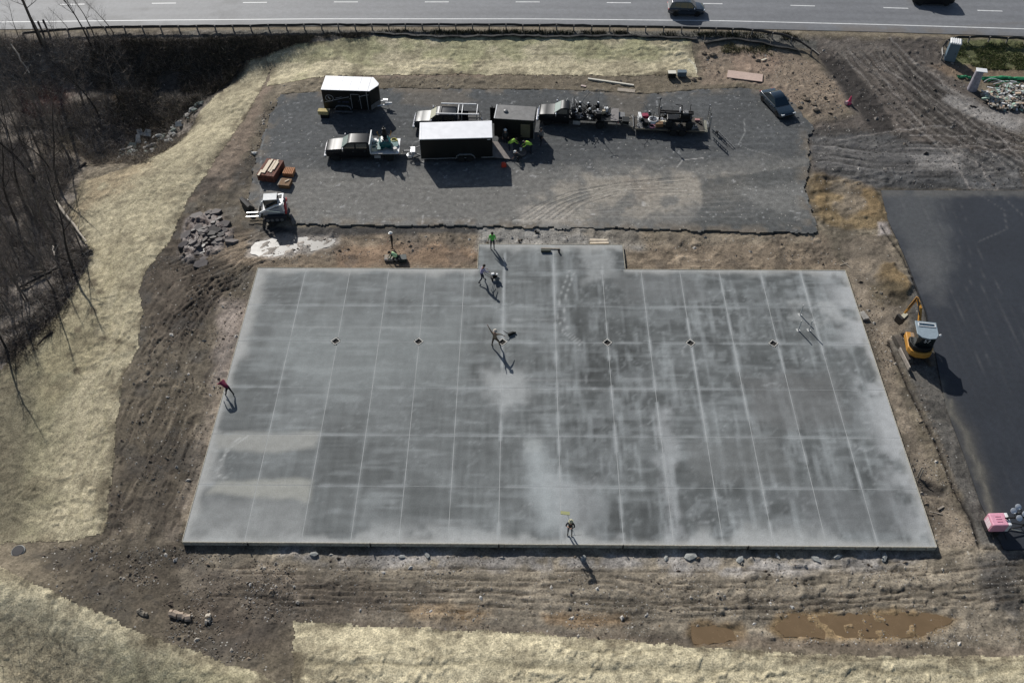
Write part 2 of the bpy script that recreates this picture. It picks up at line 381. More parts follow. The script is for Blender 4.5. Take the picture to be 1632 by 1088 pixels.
# --- churned entrance, dark earth with grey ruts
ENT = [(1285, 70), (1632, 62), (1632, 300), (1400, 300), (1290, 262), (1262, 200), (1340, 130)]
F.poly([(1262, 60), (1500, 60), (1520, 120), (1632, 190), (1632, 305), (1395, 300), (1290, 275), (1285, 200), (1360, 180), (1300, 90)], (.105, .09, .08), .9, soft=.8, warp=.9)
F.poly([(1430, 100), (1475, 110), (1560, 190), (1632, 250), (1632, 285), (1530, 225), (1460, 170)], (.05, .044, .04), .8, soft=.6, warp=.6)
F.poly([(1290, 208), (1400, 205), (1460, 214), (1440, 225), (1300, 228)], (.05, .047, .044), .75, soft=.5, warp=.8)
F.poly([(1385, 270), (1460, 278), (1632, 288), (1632, 303), (1400, 300)], (.035, .034, .034), .85, soft=.4, warp=.6)
F.poly([(1310, 225), (1390, 222), (1400, 285), (1330, 280)], (.20, .175, .15), .6, soft=.9, warp=1., patchy=.7)
F.poly([(1304, 92), (1345, 95), (1400, 160), (1425, 205), (1400, 222), (1350, 150)], (.040, .035, .032), .95, soft=.25, warp=.25)
F.poly([(1285, 60), (1400, 66), (1430, 90), (1340, 90)], (.23, .20, .17), .6, soft=.7, warp=.9, patchy=.6)
F.poly([(1440, 120), (1530, 150), (1590, 230), (1500, 220)], (.07, .062, .055), .75, soft=.9, warp=.9)
F.poly([(1490, 130), (1560, 165), (1632, 175), (1632, 215), (1560, 195)], (.22, .205, .19), .7, soft=.5, warp=.8, patchy=.6)
F.poly([(1290, 215), (1400, 215), (1632, 255), (1632, 300), (1400, 300), (1300, 272)], (.10, .10, .10), .75, soft=.6, warp=.8)
F.poly([(1450, 248), (1530, 245), (1535, 275), (1460, 270)], (.25, .235, .22), .8, soft=.5, warp=.7)
F.streak([(1400, 95), (1480, 100), (1632, 230), (1632, 300), (1500, 260), (1400, 200)], -52, amp=.09, col=.8, fa=.08, fc=2.6, o=4)
F.streak([(1290, 215), (1480, 215), (1632, 255), (1632, 300), (1400, 300), (1300, 272)], -6, amp=.07, col=.7, fa=.12, fc=2.8, o=4)
for k in range(26):
    u = k*6.4+3*(k*k % 3)
    F.line([(1335+u*.75, 85), (1385+u*.8, 140), (1450+u*.9, 205), (1560+u, 275-u*.1)], .09+.02*(k % 3), (.27, .25, .225) if k % 3 == 1 else (.035, .032, .03), .7, depth=.07, berm=.03, brk=.65, wig=.35)
for k in range(10):
    F.line([(1300, 222+k*8+k*k % 5), (1400, 214+k*9), (1500, 198+k*13), (1632, 212+k*11)], .09, (.05, .045, .042) if k % 2 else (.2, .19, .175), .45, depth=.06, berm=.03, brk=.9, wig=1.2)
for (a, b, c, d) in ((1420, 60, 1632, 258, ), (1395, 95, 1600, 262), (1450, 215, 1632, 232), (1440, 235, 1632, 242), (1330, 225, 1500, 200), (1500, 225, 1590, 300), (1470, 210, 1550, 300), (1350, 75, 1480, 215)):
    F.line([(a, b), ((a+c)/2+6, (b+d)/2-4), (c, d)], .10, (.34, .31, .285), .75, depth=.03, brk=.45, wig=.4)
F.poly([(1510, 150), (1600, 185), (1632, 195), (1632, 212), (1560, 190), (1500, 165)], (.33, .31, .29), .7, soft=.5, warp=.8, patchy=.6)
# dirt bank north-east, tan
F.poly([(1115, 65), (1250, 75), (1300, 100), (1345, 150), (1345, 175), (1300, 195), (1265, 175), (1225, 130), (1115, 135)], (.25, .195, .145), .9, soft=.5, warp=.6)
F.poly([(1165, 80), (1250, 90), (1230, 118), (1170, 115)], (.30, .22, .165), .8, soft=.6, warp=.6)
F.poly([(1150, 66), (1240, 72), (1235, 82), (1150, 80)], (.20, .17, .12), .8, soft=.4, warp=.6)
F.poly([(1265, 165), (1330, 160), (1350, 185), (1300, 200)], (.16, .13, .10), .7, soft=.5, warp=.6, dz=.15)
# verge between the road and the blanket, and the strip of bare soil along the pad
F.poly([(300, 48), (1200, 50), (1300, 66), (1300, 80), (1100, 66), (450, 68), (250, 62)], (.14, .135, .12), .85, soft=.3, warp=.3)
F.poly([(440, 133), (1115, 118), (1230, 140), (1262, 175), (1270, 150), (1220, 120), (1115, 118), (700, 112), (540, 108), (430, 122), (410, 160)], (.24, .185, .14), .85, soft=.4, warp=.5)
F.poly([(800, 122), (1120, 122), (1120, 142), (800, 140)], (.17, .14, .10), .6, soft=.5, warp=.6, patchy=.55)
F.poly([(430, 120), (440, 120), (400, 210), (380, 290), (300, 320), (330, 270), (400, 170)], (.22, .17, .13), .8, soft=.6, warp=.8)
F.poly([(300, 300), (420, 240), (400, 300), (375, 320), (300, 325)], (.05, .045, .04), .7, soft=.8, warp=.9, patchy=.6)
# grass corner
F.poly([(1530, 62), (1632, 64), (1632, 118), (1560, 112), (1520, 95)], (.115, .125, .055), .9, soft=.4, warp=.5)
F.poly([(1480, 105), (1632, 108), (1632, 130), (1540, 130)], (.20, .145, .10), .8, soft=.5, warp=.6)
# --- south of the slab
BOT = [(300, 872), (1493, 882), (1632, 880), (1632, 1040), (1500, 1030), (800, 1010), (470, 990), (400, 1000), (300, 930)]
F.poly(BOT, (.285, .243, .185), .9, soft=.8, warp=.8)
F.poly([(450, 875), (700, 880), (900, 884), (1300, 886), (1480, 884), (1400, 905), (1200, 912), (900, 905), (500, 895)], (.37, .345, .32), .85, soft=.5, warp=.8, patchy=.75, pf=.9)
F.poly([(1540, 885), (1632, 878), (1632, 1000), (1570, 960)], (.085, .08, .075), .85, soft=.6, warp=.7)
F.poly([(300, 900), (520, 910), (700, 960), (460, 1000), (400, 1040), (330, 1000)], (.10, .08, .064), .7, soft=1., warp=1.)
F.streak([(300, 895), (1600, 895), (1632, 1000), (1500, 1030), (500, 985), (330, 940)], 1, amp=.035, col=.35, fa=.05, fc=3.2)
for k, (a, b, c, w) in enumerate([(903, 902, 905, .14), (911, 918, 922, .10), (935, 940, 955, .15), (941, 950, 966, .12), (948, 962, 975, .12), (925, 930, 932, .09), (956, 975, 985, .1)]):
    F.line([(330, a), (800, b+4), (1080, c+6), (1300, c), (1480, c-18), (1632, c-34)], w*.72, (.05, .040, .030), .85, depth=.08, berm=.02, brk=.8, tread=.2, wig=.2)
for k in range(7):
    F.line([(1050, 930+k*6), (1250, 958+k*3), (1400, 948+k*3), (1632, 905+k*11)], .06, (.08, .065, .05), .75, depth=.06, berm=.015, brk=.7, wig=.4)
for k in range(12):
    rq = random.Random(k+50); a_, b_ = rq.uniform(330, 1400), rq.uniform(905, 960)
    F.line([(a_, b_), (a_+rq.uniform(60, 130), b_+rq.uniform(-14, 14)), (a_+rq.uniform(150, 260), b_+rq.uniform(-26, 26))], .08, (.07, .055, .042), .6, depth=.07, berm=.02, brk=.6, wig=.4)
F.poly([(1240, 975), (1480, 972), (1530, 985), (1470, 1020), (1250, 1022), (1220, 1000)], (.235, .160, .080), .9, soft=.35, warp=.4, gloss=.5)
F.poly([(1100, 990), (1180, 990), (1200, 1025), (1110, 1030), (1090, 1010)], (.235, .165, .09), .9, soft=.3, warp=.5, gloss=.5)
F.poly([(1225, 1000), (1260, 978), (1480, 974), (1525, 986), (1470, 1016), (1250, 1018)], None, 1, soft=.35, warp=.25, setz=-.37)
F.poly([(1100, 996), (1165, 994), (1182, 1022), (1106, 1028)], None, 1, soft=.3, warp=.25, setz=-.37)
F.poly([(650, 968), (720, 960), (780, 975), (760, 992), (660, 985)], (.25, .18, .11), .7, soft=.4, warp=.6)
F.poly([(860, 975), (1020, 985), (1000, 1000), (870, 992)], (.27, .18, .10), .7, soft=.3, warp=.6)
F.poly([(480, 990), (1100, 1010), (1632, 1030), (1632, 1045), (1100, 1030), (480, 1000)], (.14, .11, .085), .6, soft=.4, warp=.5, dz=-.08)
for k in range(90):                                    # clods and small stones' relief
    pass
pd_ = sst(fbm(X, Y, .55, 5, 901), .50, .62); pl_ = sst(fbm(X, Y, .42, 5, 905), .54, .66); sm_ = (Y < 72)*1.
F.C *= (1-.34*pd_*sm_)[:, None]*(1+.30*pl_*sm_)[:, None]; F.G += .35*pd_*sm_*(1-pl_)
F.Z += .10*(fbm(X*1.6, Y*1.6, 1., 3, 910)-.5)*pd_*sm_
lump = sst(vnoise(X*2.3, Y*2.3, 21), .62, .95)*sst(fbm(X, Y, .2, 3, 22), .42, .6)
F.Z += .11*lump; F.C *= (1+.25*lump)[:, None]
# --- woods floor
WOODS = [(-40, -40), (-40, 700), (0, 600), (35, 560), (110, 490), (150, 410), (105, 335), (150, 250), (240, 262), (330, 165), (430, 85), (520, 62), (300, 55), (0, 55), (-40, 30)]
F.poly([(100, 200), (180, 235), (250, 262), (300, 215), (330, 170), (300, 150), (180, 150), (90, 170)], (.14, .12, .10), .8, soft=1., warp=1.5)
F.poly(WOODS, LITTER, .95, soft=1., warp=1.5)
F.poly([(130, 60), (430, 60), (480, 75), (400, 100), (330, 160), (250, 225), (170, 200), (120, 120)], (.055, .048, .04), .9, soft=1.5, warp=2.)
F.poly([(30, 150), (110, 145), (110, 185), (40, 190)], (.17, .10, .085), .6, soft=1.5, warp=1.5)
F.poly([(175, 120), (230, 125), (225, 165), (180, 160)], (.23, .16, .10), .7, soft=1.2, warp=1.2)
F.poly([(95, 185), (150, 175), (175, 215), (170, 262), (100, 262), (70, 230)], (.30, .245, .18), .75, soft=1.5, warp=1.8)
F.poly([(110, 180), (160, 200), (200, 250), (110, 240), (50, 200)], (.22, .18, .13), .7, soft=1.5, warp=1.5, patchy=.6)
fl = in_poly(X, Y, PX([(-60, -60), (-60, 700), (35, 560), (150, 410), (105, 335), (240, 262), (430, 85), (520, 62), (-40, 30)]))
lf = vnoise(X*4.1, Y*4.1, 31); F.C[fl] *= (.6+.8*lf[fl])[:, None]; F.Z[fl] += .08*(vnoise(X*2.2, Y*2.2, 33)[fl]-.5)
F.poly([(-23.6, 28.9), (28.9, 28.9), (28.9, 30.9), (-23.6, 30.9)], None, 1, soft=.5, warp=.15, world=True, dz=-.16)
# ground sinks under the slabs so that they stand on it
SLAB = [(-23.1, 30.7), (28.5, 30.7), (28.5, 57.58), (9.22, 57.58), (9.22, 60.75), (-3.72, 60.75), (-3.72, 57.58), (-23.1, 57.58)]
PADPX = [(398, 300), (420, 210), (448, 150), (520, 146), (640, 140), (720, 142), (860, 142), (960, 146), (1030, 150), (1120, 142), (1180, 140), (1250, 148), (1275, 178), (1292, 196), (1298, 206), (1287, 214), (1289, 262), (1284, 300), (1303, 372), (1080, 366), (700, 359), (470, 357), (455, 340), (425, 345), (400, 330)]
PAD = PX(PADPX, 0.)
ASPX = [(1404, 303), (1700, 305), (1800, 876), (1562, 874), (1533, 790), (1494, 700), (1466, 640), (1500, 600), (1480, 500), (1440, 400)]
ASPX = [(1404, 303), (1900, 306), (1900, 876), (1600, 875), (1562, 800), (1535, 720), (1508, 650), (1496, 590), (1478, 500), (1445, 415), (1415, 350)]
ASP = PX(ASPX, 0.03)
for poly, lvl in ((SLAB, -.52), (PAD, -.4), (ASP, -.25)):
    idx, d = F.sdf(poly)
    m = sst(-d, .0, .3); F.Z[idx] = F.Z[idx]*(1-m)+np.minimum(F.Z[idx], lvl)*m
_rs = [P(a, b, z=.6)[:2] for a, b in ((-300, 49), (0, 47), (250, 44), (500, 42), (850, 42), (1150, 45), (1400, 51), (1632, 58), (1950, 70))]
_ry = np.interp(X, [p[0] for p in _rs], [p[1] for p in _rs]); m = sst(Y, _ry+.1, _ry+.35); F.Z = F.Z*(1-m)+np.minimum(F.Z, .25)*m
m = sst(Y, _ry-1.5, _ry)*(1-sst(Y, _ry+.1, _ry+.35)); F.Z = F.Z*(1-m)+.555*m
# --- straw erosion blankets, laid on the ground as sheets of their own
BLK = [
 ([(425, 92), (470, 70), (600, 59), (860, 58), (1100, 62), (1105, 90), (1113, 122), (1060, 120), (1000, 122), (880, 120), (720, 119), (540, 121), (470, 130), (425, 138), (432, 112)],
  'pale straw erosion blanket lying along the road bank behind the parked trailers'),
 ([(437, 84), (430, 110), (412, 150), (372, 215), (300, 318), (278, 370), (262, 398), (228, 440), (222, 460), (228, 500), (218, 560), (196, 600), (186, 680), (178, 760), (166, 848), (120, 860), (60, 864), (-60, 870), (-60, 640), (0, 590), (36, 560), (92, 500), (140, 425), (138, 395), (112, 345), (128, 290), (220, 262), (262, 240), (330, 165), (395, 100)],
  'long straw erosion blanket running down the bank between the bare woods and the mud'),
 ([(-80, 905), (0, 905), (60, 930), (130, 965), (220, 1005), (300, 1035), (360, 1055), (420, 1075), (470, 1100), (600, 1240), (-100, 1240)],
  'weathered straw blanket over the berm in the lower left corner'),
 ([(470, 990), (620, 998), (800, 1006), (960, 1018), (1100, 1030), (1240, 1040), (1400, 1046), (1540, 1044), (1760, 1050), (1900, 1240), (520, 1240), (468, 1090)],
  'straw erosion blanket spread along the bottom edge below the brown puddles'),
]
XC = (gx[:-1, :-1]+gx[1:, 1:])/2; YC = (gy[:-1, :-1]+gy[1:, 1:])/2
G_MAT = ground_mat('earth', fine=7, contrast=.5, bump=.9, bdist=.07, specks=.11)
S_MAT = ground_mat('straw_blanket', fine=9, contrast=.62, bump=1., bdist=.06, rough=.95, stretch=(1, 1, 1))
bl_meshes = []
for bi, (px, lab) in enumerate(BLK):
    pts = PX(px)
    bx = XC+.32*2*(fbm(XC, YC, 1.3, 5, 200+bi, .75)-.5); by = YC+.32*2*(fbm(XC, YC, 1.3, 5, 210+bi, .75)-.5)
    keep = in_poly(bx, by, pts).ravel()
    B = Field(X, Y, STRAW, 0., F.Z)
    B.C *= (.80+.4*fbm(X, Y, .3, 4, 220+bi))[:, None]
    hf = vnoise(X*4.6, Y*7.5, 222)*.6+vnoise(X*9., Y*5., 223)*.4; B.C *= (.66+.68*hf)[:, None]
    # wrinkles: crumpled straw mat
    base = macro(X, Y)
    wx_ = X+1.2*fbm(X, Y, .5, 3, 230)*2; wy_ = Y+1.2*fbm(X, Y, .5, 3, 229)*2
    rk = 1-np.abs(2*fbm(wx_*(1. if bi else .5), wy_*1.7, .7, 4, 231)-1); amt = sst(fbm(X, Y, .22, 3, 237), .35, .65)
    B.Z = base*1.0+.07+.10*sst(rk, .84, 1.)*amt+.09*(fbm(X, Y, 2.2, 4, 233)-.5)+.07*(hf-.5)
    if bi in (0, 3): B.C *= 1.16
    if bi == 0:
        g1 = sst(fbm(X, Y, .35, 4, 240)+.25*sst(Y, 89.5, 92.5), .55, .85); B.C = B.C*(1-.6*g1[:, None])+np.array((.33, .33, .175))*.6*g1[:, None]
        for yy_ in (97, 86, 76, 108): B.line([(440, yy_+5), (800, yy_), (1105, yy_+6)], .07, (.30, .27, .17), .5, depth=.05, brk=.4, wig=.3)
        B.line([(1098, 96), (1108, 105), (1113, 118)], .12, (.75, .72, .6), .8, depth=-.1)
    if bi == 1:
        B.C *= .90
        B.poly([(0, 600), (100, 520), (150, 520), (110, 640), (85, 760), (70, 864), (-60, 870)], (.20, .185, .115), .75, soft=1.8, warp=1.6)
        B.poly([(-60, 640), (40, 600), (50, 700), (40, 864), (-60, 870)], (.155, .135, .095), .7, soft=1., warp=1.4)
        B.poly([(150, 250), (250, 262), (200, 300), (150, 330), (115, 350)], (.33, .25, .16), .6, soft=1.5, warp=1.5, patchy=.7)
        B.poly([(120, 400), (200, 380), (180, 560), (80, 640), (60, 560)], (.34, .29, .18), .5, soft=1.5, warp=1.5, patchy=.7)
        for a in (0, 22, 45): B.line([(420-a, 110+a), (340-a, 220+a*.5), (250-a, 330), (215-a, 450), (170-a, 620), (150-a, 850)], .08, (.32, .29, .18), .5, depth=.05, brk=.4, wig=.4)
        for _k in range(14):
            rr_ = random.Random(_k); a_, b_ = rr_.uniform(90, 200), rr_.uniform(360, 600)
            B.poly([(a_, b_), (a_+10, b_-3), (a_+12, b_+5), (a_+2, b_+6)], (.10, .08, .055), .8, soft=.2, warp=.4)
    if bi == 2:
        B.C *= 1.05
        B.poly([(150, 1040), (330, 1060), (470, 1110), (520, 1240), (100, 1240)], (.27, .25, .15), .6, soft=1.3, warp=1.4)
        B.poly([(-100, 960), (60, 985), (170, 1060), (60, 1240), (-100, 1240)], (.33, .28, .19), .7, soft=1., warp=1.2, patchy=.7)
        B.streak(px, -25, amp=.12, col=.3, fa=.3, fc=1.1)
    if bi == 3:
        B.line([(480, 1055), (900, 1062), (1250, 1072), (1632, 1070)], .25, (.22, .19, .12), .6, depth=.12, brk=.5, wig=.5)
        B.line([(1120, 1032), (1240, 1044), (1400, 1050), (1632, 1048)], .1, (.10, .08, .05), .7, depth=.08, brk=.3, wig=.4)
        B.line([(900, 1030), (1000, 1040), (1050, 1037)], .1, (.14, .12, .07), .6, depth=.08, brk=.3, wig=.4)
    e_i, e_d = B.sdf(pts, .5); th = sst(e_d, -1.5, .1)*sst(fbm(X[e_i], Y[e_i], .9, 4, 250+bi), .44, .60)*.75+sst(fbm(X[e_i], Y[e_i], .5, 5, 255+bi), .57, .68)*.38
    thc = np.clip(th, 0, 1)[:, None]; B.C[e_i] = B.C[e_i]*(1-thc)+np.array((.15, .125, .085))*thc
    bi_, bd_ = B.sdf(pts, 1.); wgt = np.zeros(len(X)); wgt[bi_] = sst(-bd_, .1, 1.0)
    B.Z = (F.Z+.03)*(1-wgt)+np.maximum(B.Z, base+.02)*wgt
    me = grid_mesh('erosion_blanket', X, Y, B.Z, NX, NY, B.C, B.G, keep, S_MAT)
    ob = link('erosion_blanket', me); tag(ob, lab, 'erosion blanket', kind=None)
    idx = keep.reshape(NY-1, NX-1)
    vm_ = np.zeros((NY, NX), bool); vm_[:-1, :-1] |= idx; 
    core = idx[1:-1, 1:-1] & idx[:-2, 1:-1] & idx[2:, 1:-1] & idx[1:-1, :-2] & idx[1:-1, 2:]
    low = np.zeros((NY, NX), bool); low[1:-2, 1:-2] |= core; low[2:-1, 2:-1] &= True
    lr = low.ravel(); F.Z[lr] = np.minimum(F.Z[lr], B.Z[lr]-.10)
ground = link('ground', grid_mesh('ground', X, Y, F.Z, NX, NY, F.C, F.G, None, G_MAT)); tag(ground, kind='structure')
GZF = F.Z.reshape(NY, NX)
def gz(x, y):
    """height of the modelled ground at x, y"""
    j = np.interp(y, yy, np.arange(NY)); j0 = int(min(max(j, 0), NY-2)); fy = j-j0
    def row(jj):
        i = (x/(28+.40*yy[jj])+1)/2*(NX-1); i0 = int(min(max(i, 0), NX-2)); f_ = i-i0
        return GZF[jj, i0]*(1-f_)+GZF[jj, i0+1]*f_
    return float(row(j0)*(1-fy)+row(j0+1)*fy)
# the land beyond the detailed ground
def ring():
    k = 40; inner = []
    for i in range(k): inner.append((-(28+.4*yy[0])+2*(28+.4*yy[0])*i/k, yy[0]))
    for i in range(k): y_ = yy[0]+(yy[-1]-yy[0])*i/k; inner.append((28+.4*y_, y_))
    for i in range(k): inner.append(((28+.4*yy[-1])*(1-2*i/k), yy[-1]))
    for i in range(k): y_ = yy[-1]-(yy[-1]-yy[0])*i/k; inner.append((-(28+.4*y_), y_))
    V = []; n = len(inner); cx, cy = 0, 60
    for s, zf in ((1.0, 1), (1.4, .6), (3, .1), (12, 0)):
        for x, y in inner:
            X_, Y_ = (x-cx)*s*(.985 if s == 1 else 1)+cx, (y-cy)*s*(.985 if s == 1 else 1)+cy
            V.append((X_, Y_, (float(macro(x, y))-.3)*zf-.2*(1-zf)))
    Q = [(r*n+i, r*n+(i+1) % n, (r+1)*n+(i+1) % n, (r+1)*n+i) for r in range(3) for i in range(n)]
    Q = [q[::-1] for q in Q]
    C = np.tile((.14, .13, .09), (len(V), 1)); me = raw_mesh('land', np.array(V), np.array(Q), C, np.zeros(len(V)), G_MAT)
    o = link('land', me); tag(o, kind='structure')
ring()
# ================================================================== gravel pad
def paint_pad(f):
    f.C[:] = (.090, .093, .094); X, Y = f.X, f.Y
    f.C *= (.78+.44*fbm(X, Y, .3, 5, 301))[:, None]
    f.Z += .035*(fbm(X, Y, 2., 3, 302)-.5)
    f.poly([(400, 300), (470, 270), (900, 265), (1290, 255), (1300, 372), (400, 360)], (.200, .192, .175), .8, soft=2., warp=1.8, z=0)
    f.poly([(840, 320), (920, 285), (1080, 275), (1200, 290), (1180, 320), (1000, 345), (830, 358)], (.34, .305, .255), .8, soft=1.0, warp=1.4, patchy=.8, z=0)
    f.poly([(825, 330), (880, 330), (930, 358), (830, 358)], (.36, .33, .29), .7, soft=.8, warp=.7, z=0)
    f.poly([(995, 285), (1050, 285), (1055, 310), (1010, 320)], (.32, .27, .215), .5, soft=.7, warp=.8, z=0)
    f.poly([(1125, 285), (1290, 262), (1300, 372), (1080, 366), (1120, 330)], (.080, .084, .084), .75, soft=.25, warp=.5, z=0)
    f.poly([(1180, 300), (1290, 290), (1290, 350), (1200, 330)], (.22, .215, .20), .6, soft=.8, warp=1., patchy=.6, z=0)
    f.poly([(440, 150), (700, 142), (980, 142), (990, 155), (700, 160), (440, 180)], (.085, .09, .092), .7, soft=.5, warp=.5, z=0)
    f.poly([(640, 140), (720, 142), (760, 160), (700, 175), (640, 165)], (.15, .13, .105), .6, soft=.4, warp=.4, z=0)
    f.poly([(960, 146), (1030, 150), (1020, 195), (980, 190)], (.15, .13, .105), .6, soft=.35, warp=.5, z=0)
    f.streak([(400, 145), (1290, 145), (1300, 372), (400, 360)], 1, amp=.012, col=.22, fa=.12, fc=1.6, z=0)
    for k in range(9):
        f.line([(815+k*11, 352-k*.4), (860+k*9, 325), (910+k*7, 306+k), (985, 292+k*2), (1090, 283+k*3)], .11, (.42, .38, .32) if k % 2 else (.09, .09, .085), .55, depth=.03, brk=.6, z=0)
    for k in range(6):
        f.line([(480, 340+k*3), (700, 345+k*2), (900, 330+k*3), (1200, 300+k*9)], .12, (.30, .285, .26), .3, brk=.8, depth=.01, z=0)
        f.line([(440, 215+k*9), (660, 205+k*11), (900, 222+k*9), (1280, 205+k*11)], .1, (.17, .17, .16), .3, brk=.8, z=0)
    f.line([(1078, 268), (1088, 255), (1120, 252)], .06, (.55, .53, .5), .7, z=0); f.line([(1176, 232), (1187, 212), (1186, 190)], .05, (.5, .5, .48), .5, z=0)
    f.line([(1178, 232), (1200, 240), (1228, 247)], .05, (.45, .45, .44), .4, z=0)
    f.line([(416, 365), (416, 240), (425, 200)], .06, (.28, .30, .31), .7, z=0)
    qi, qd = f.sdf(PAD, 1.); q_ = sst(qd, -1.6, .2)*sst(fbm(X[qi], Y[qi], .9, 4, 320), .42, .62); f.C[qi] = f.C[qi]*(1-.7*q_[:, None])+np.array((.20, .165, .125))*.7*q_[:, None]
    sp = sst(vnoise(X*3.7, Y*3.7, 305), .86, .93)*sst(vnoise(X*.9, Y*.9, 306), .5, .7); f.C += sp[:, None]*.16
pad = poly_sheet('parking_lot', PAD, .14, 0., paint_pad, ground_mat('gravel', fine=12, contrast=.55, bump=.7, bdist=.03, specks=.12, rough=.85, wet=.5), ragged=.34, drop=.42)
tag(pad, kind='structure')
# ================================================================== asphalt lot
F_FRONT = 1
def paint_asp(f):
    f.C[:] = (.025, .029, .037); X, Y = f.X, f.Y
    f.C *= (.8+.4*fbm(X, Y, .35, 4, 401))[:, None]
    f.poly([(1404, 303), (1500, 303), (1520, 420), (1500, 470), (1460, 420), (1415, 350)], (.085, .088, .09), .75, soft=1.5, warp=1.2, z=.03)
    f.poly([(1440, 400), (1500, 400), (1500, 480), (1465, 470)], (.11, .11, .11), .5, soft=.8, warp=.9, patchy=.6, z=.03)
    f.poly([(1404, 300), (1700, 302), (1700, 314), (1404, 312)], (.12, .115, .105), .7, soft=.5, warp=.5, patchy=.6, z=.03)
    for k in range(7): f.line([(1430+k*16, 306), (1465+k*14, 380), (1520+k*13, 470), (1570+k*16, 600)], .05, (.12, .12, .12), .35, brk=.8, z=.03)
    f.line([(1555, 306), (1600, 335), (1605, 365), (1560, 385)], .06, (.13, .13, .13), .5, z=.03); f.line([(1590, 306), (1632, 345), (1660, 380)], .08, (.12, .12, .12), .5, brk=.3, z=.03)
    for k in range(10): f.line([(1470+k*19, 470), (1540+k*19, 640), (1620+k*22, 860)], .06, (.045, .047, .052), .4, brk=.6, z=.03)
    for pts in ([(1500, 605), (1530, 680), (1560, 750), (1590, 850)], [(1515, 645), (1540, 690), (1562, 760)]):
        f.line(pts, .22, (.24, .22, .17), .75, brk=.6, depth=-.02, wig=.7, z=.03)
        f.line(pts, .8, (.075, .07, .062), .5, brk=.3, wig=.5, z=.03)
    f.Z += .004*(fbm(X, Y, 1., 2, 404)-.5)
asp = poly_sheet('asphalt_lot', ASP, .2, .03, paint_asp, ground_mat('fresh_asphalt', fine=14, contrast=.28, bump=.25, bdist=.01, rough=.62, wet=.3, spec=.45), drop=.3)
tag(asp, kind='structure')
# ================================================================== road
ROADZ = .60
def rp(px, py): return P(px, py, z=ROADZ)[:2]
RS = [rp(-220, 49), rp(0, 47), rp(250, 44), rp(500, 42), rp(850, 42), rp(1150, 45), rp(1400, 51), rp(1632, 58), rp(1850, 66)]
RNy = 19
def road_y(x, off=0):
    xs = [p[0] for p in RS]; ys = [p[1] for p in RS]
    return np.interp(x, xs, ys)+off
def paint_road(f):
    X, Y = f.X, f.Y
    f.C[:] = (.190, .194, .203); f.C *= (.85+.3*fbm(X*.25, Y*1.6, .6, 4, 501))[:, None]
    d = Y-road_y(X)
    for a in (2.7, 4.3, 6.3, 8.0): f.C *= (1-.10*np.exp(-((d-a)/.4)**2))[:, None]
    f.C *= (1-.22*np.exp(-(d/.9)**2))[:, None]
    f.G += .25
    q = sst(fbm(X, Y, .3, 3, 505), .52, .66)*sst(-X, 25, 40); f.C *= (1-.3*q)[:, None]
    q = sst(fbm(X, Y, .5, 4, 507), .4, .6)*(1-sst(d, .3, 2.2))*sst(X, 30, 36)*(1-sst(X, 48, 60)); f.C = f.C*(1-.65*q[:, None])+np.array((.17, .145, .12))*.65*q[:, None]
    for k in range(6): f.line([rp(1340+k*26, 62), rp(1400+k*24, 52), rp(1500+k*20, 44), rp(1640+k*8, 34)], .12, (.17, .155, .14), .35, brk=.5, world=True)
xs = np.linspace(-95, 95, 60)
poly = [(x, float(road_y(x))) for x in xs]+[(x, float(road_y(x))+RNy) for x in xs[::-1]]
R_MAT = ground_mat('road_asphalt', fine=13, contrast=.2, bump=.2, bdist=.01, rough=.72, wet=.5, spec=.4)
road = poly_sheet('road', poly, .25, ROADZ, paint_road, R_MAT, drop=.7); tag(road, kind='structure')
PAINT = mat('road_paint', (.78, .78, .76), .6, var=.15, vscale=2.)
def strip(name, x0, x1, off, w, n=1):
    xs = np.linspace(x0, x1, n+1); V = []; 
    for x in xs:
        y = float(road_y(x, off)); V += [(x, y-w/2, ROADZ+.006), (x, y+w/2, ROADZ+.006)]
    q = np.array([(2*i, 2*i+2, 2*i+3, 2*i+1) for i in range(n)])
    me = raw_mesh(name, np.array(V), q, None, None, PAINT, False); o = link(name, me, road); return o
strip('edge_line', -94, 94, 1.62, .16, 80); strip('edge_line', -94, 94, 9.6, .16, 80)
for k in range(-8, 9): strip('lane_dash', -22.6+k*10.95+(0), -22.6+k*10.95+2.9, 5.55, .17, 3)
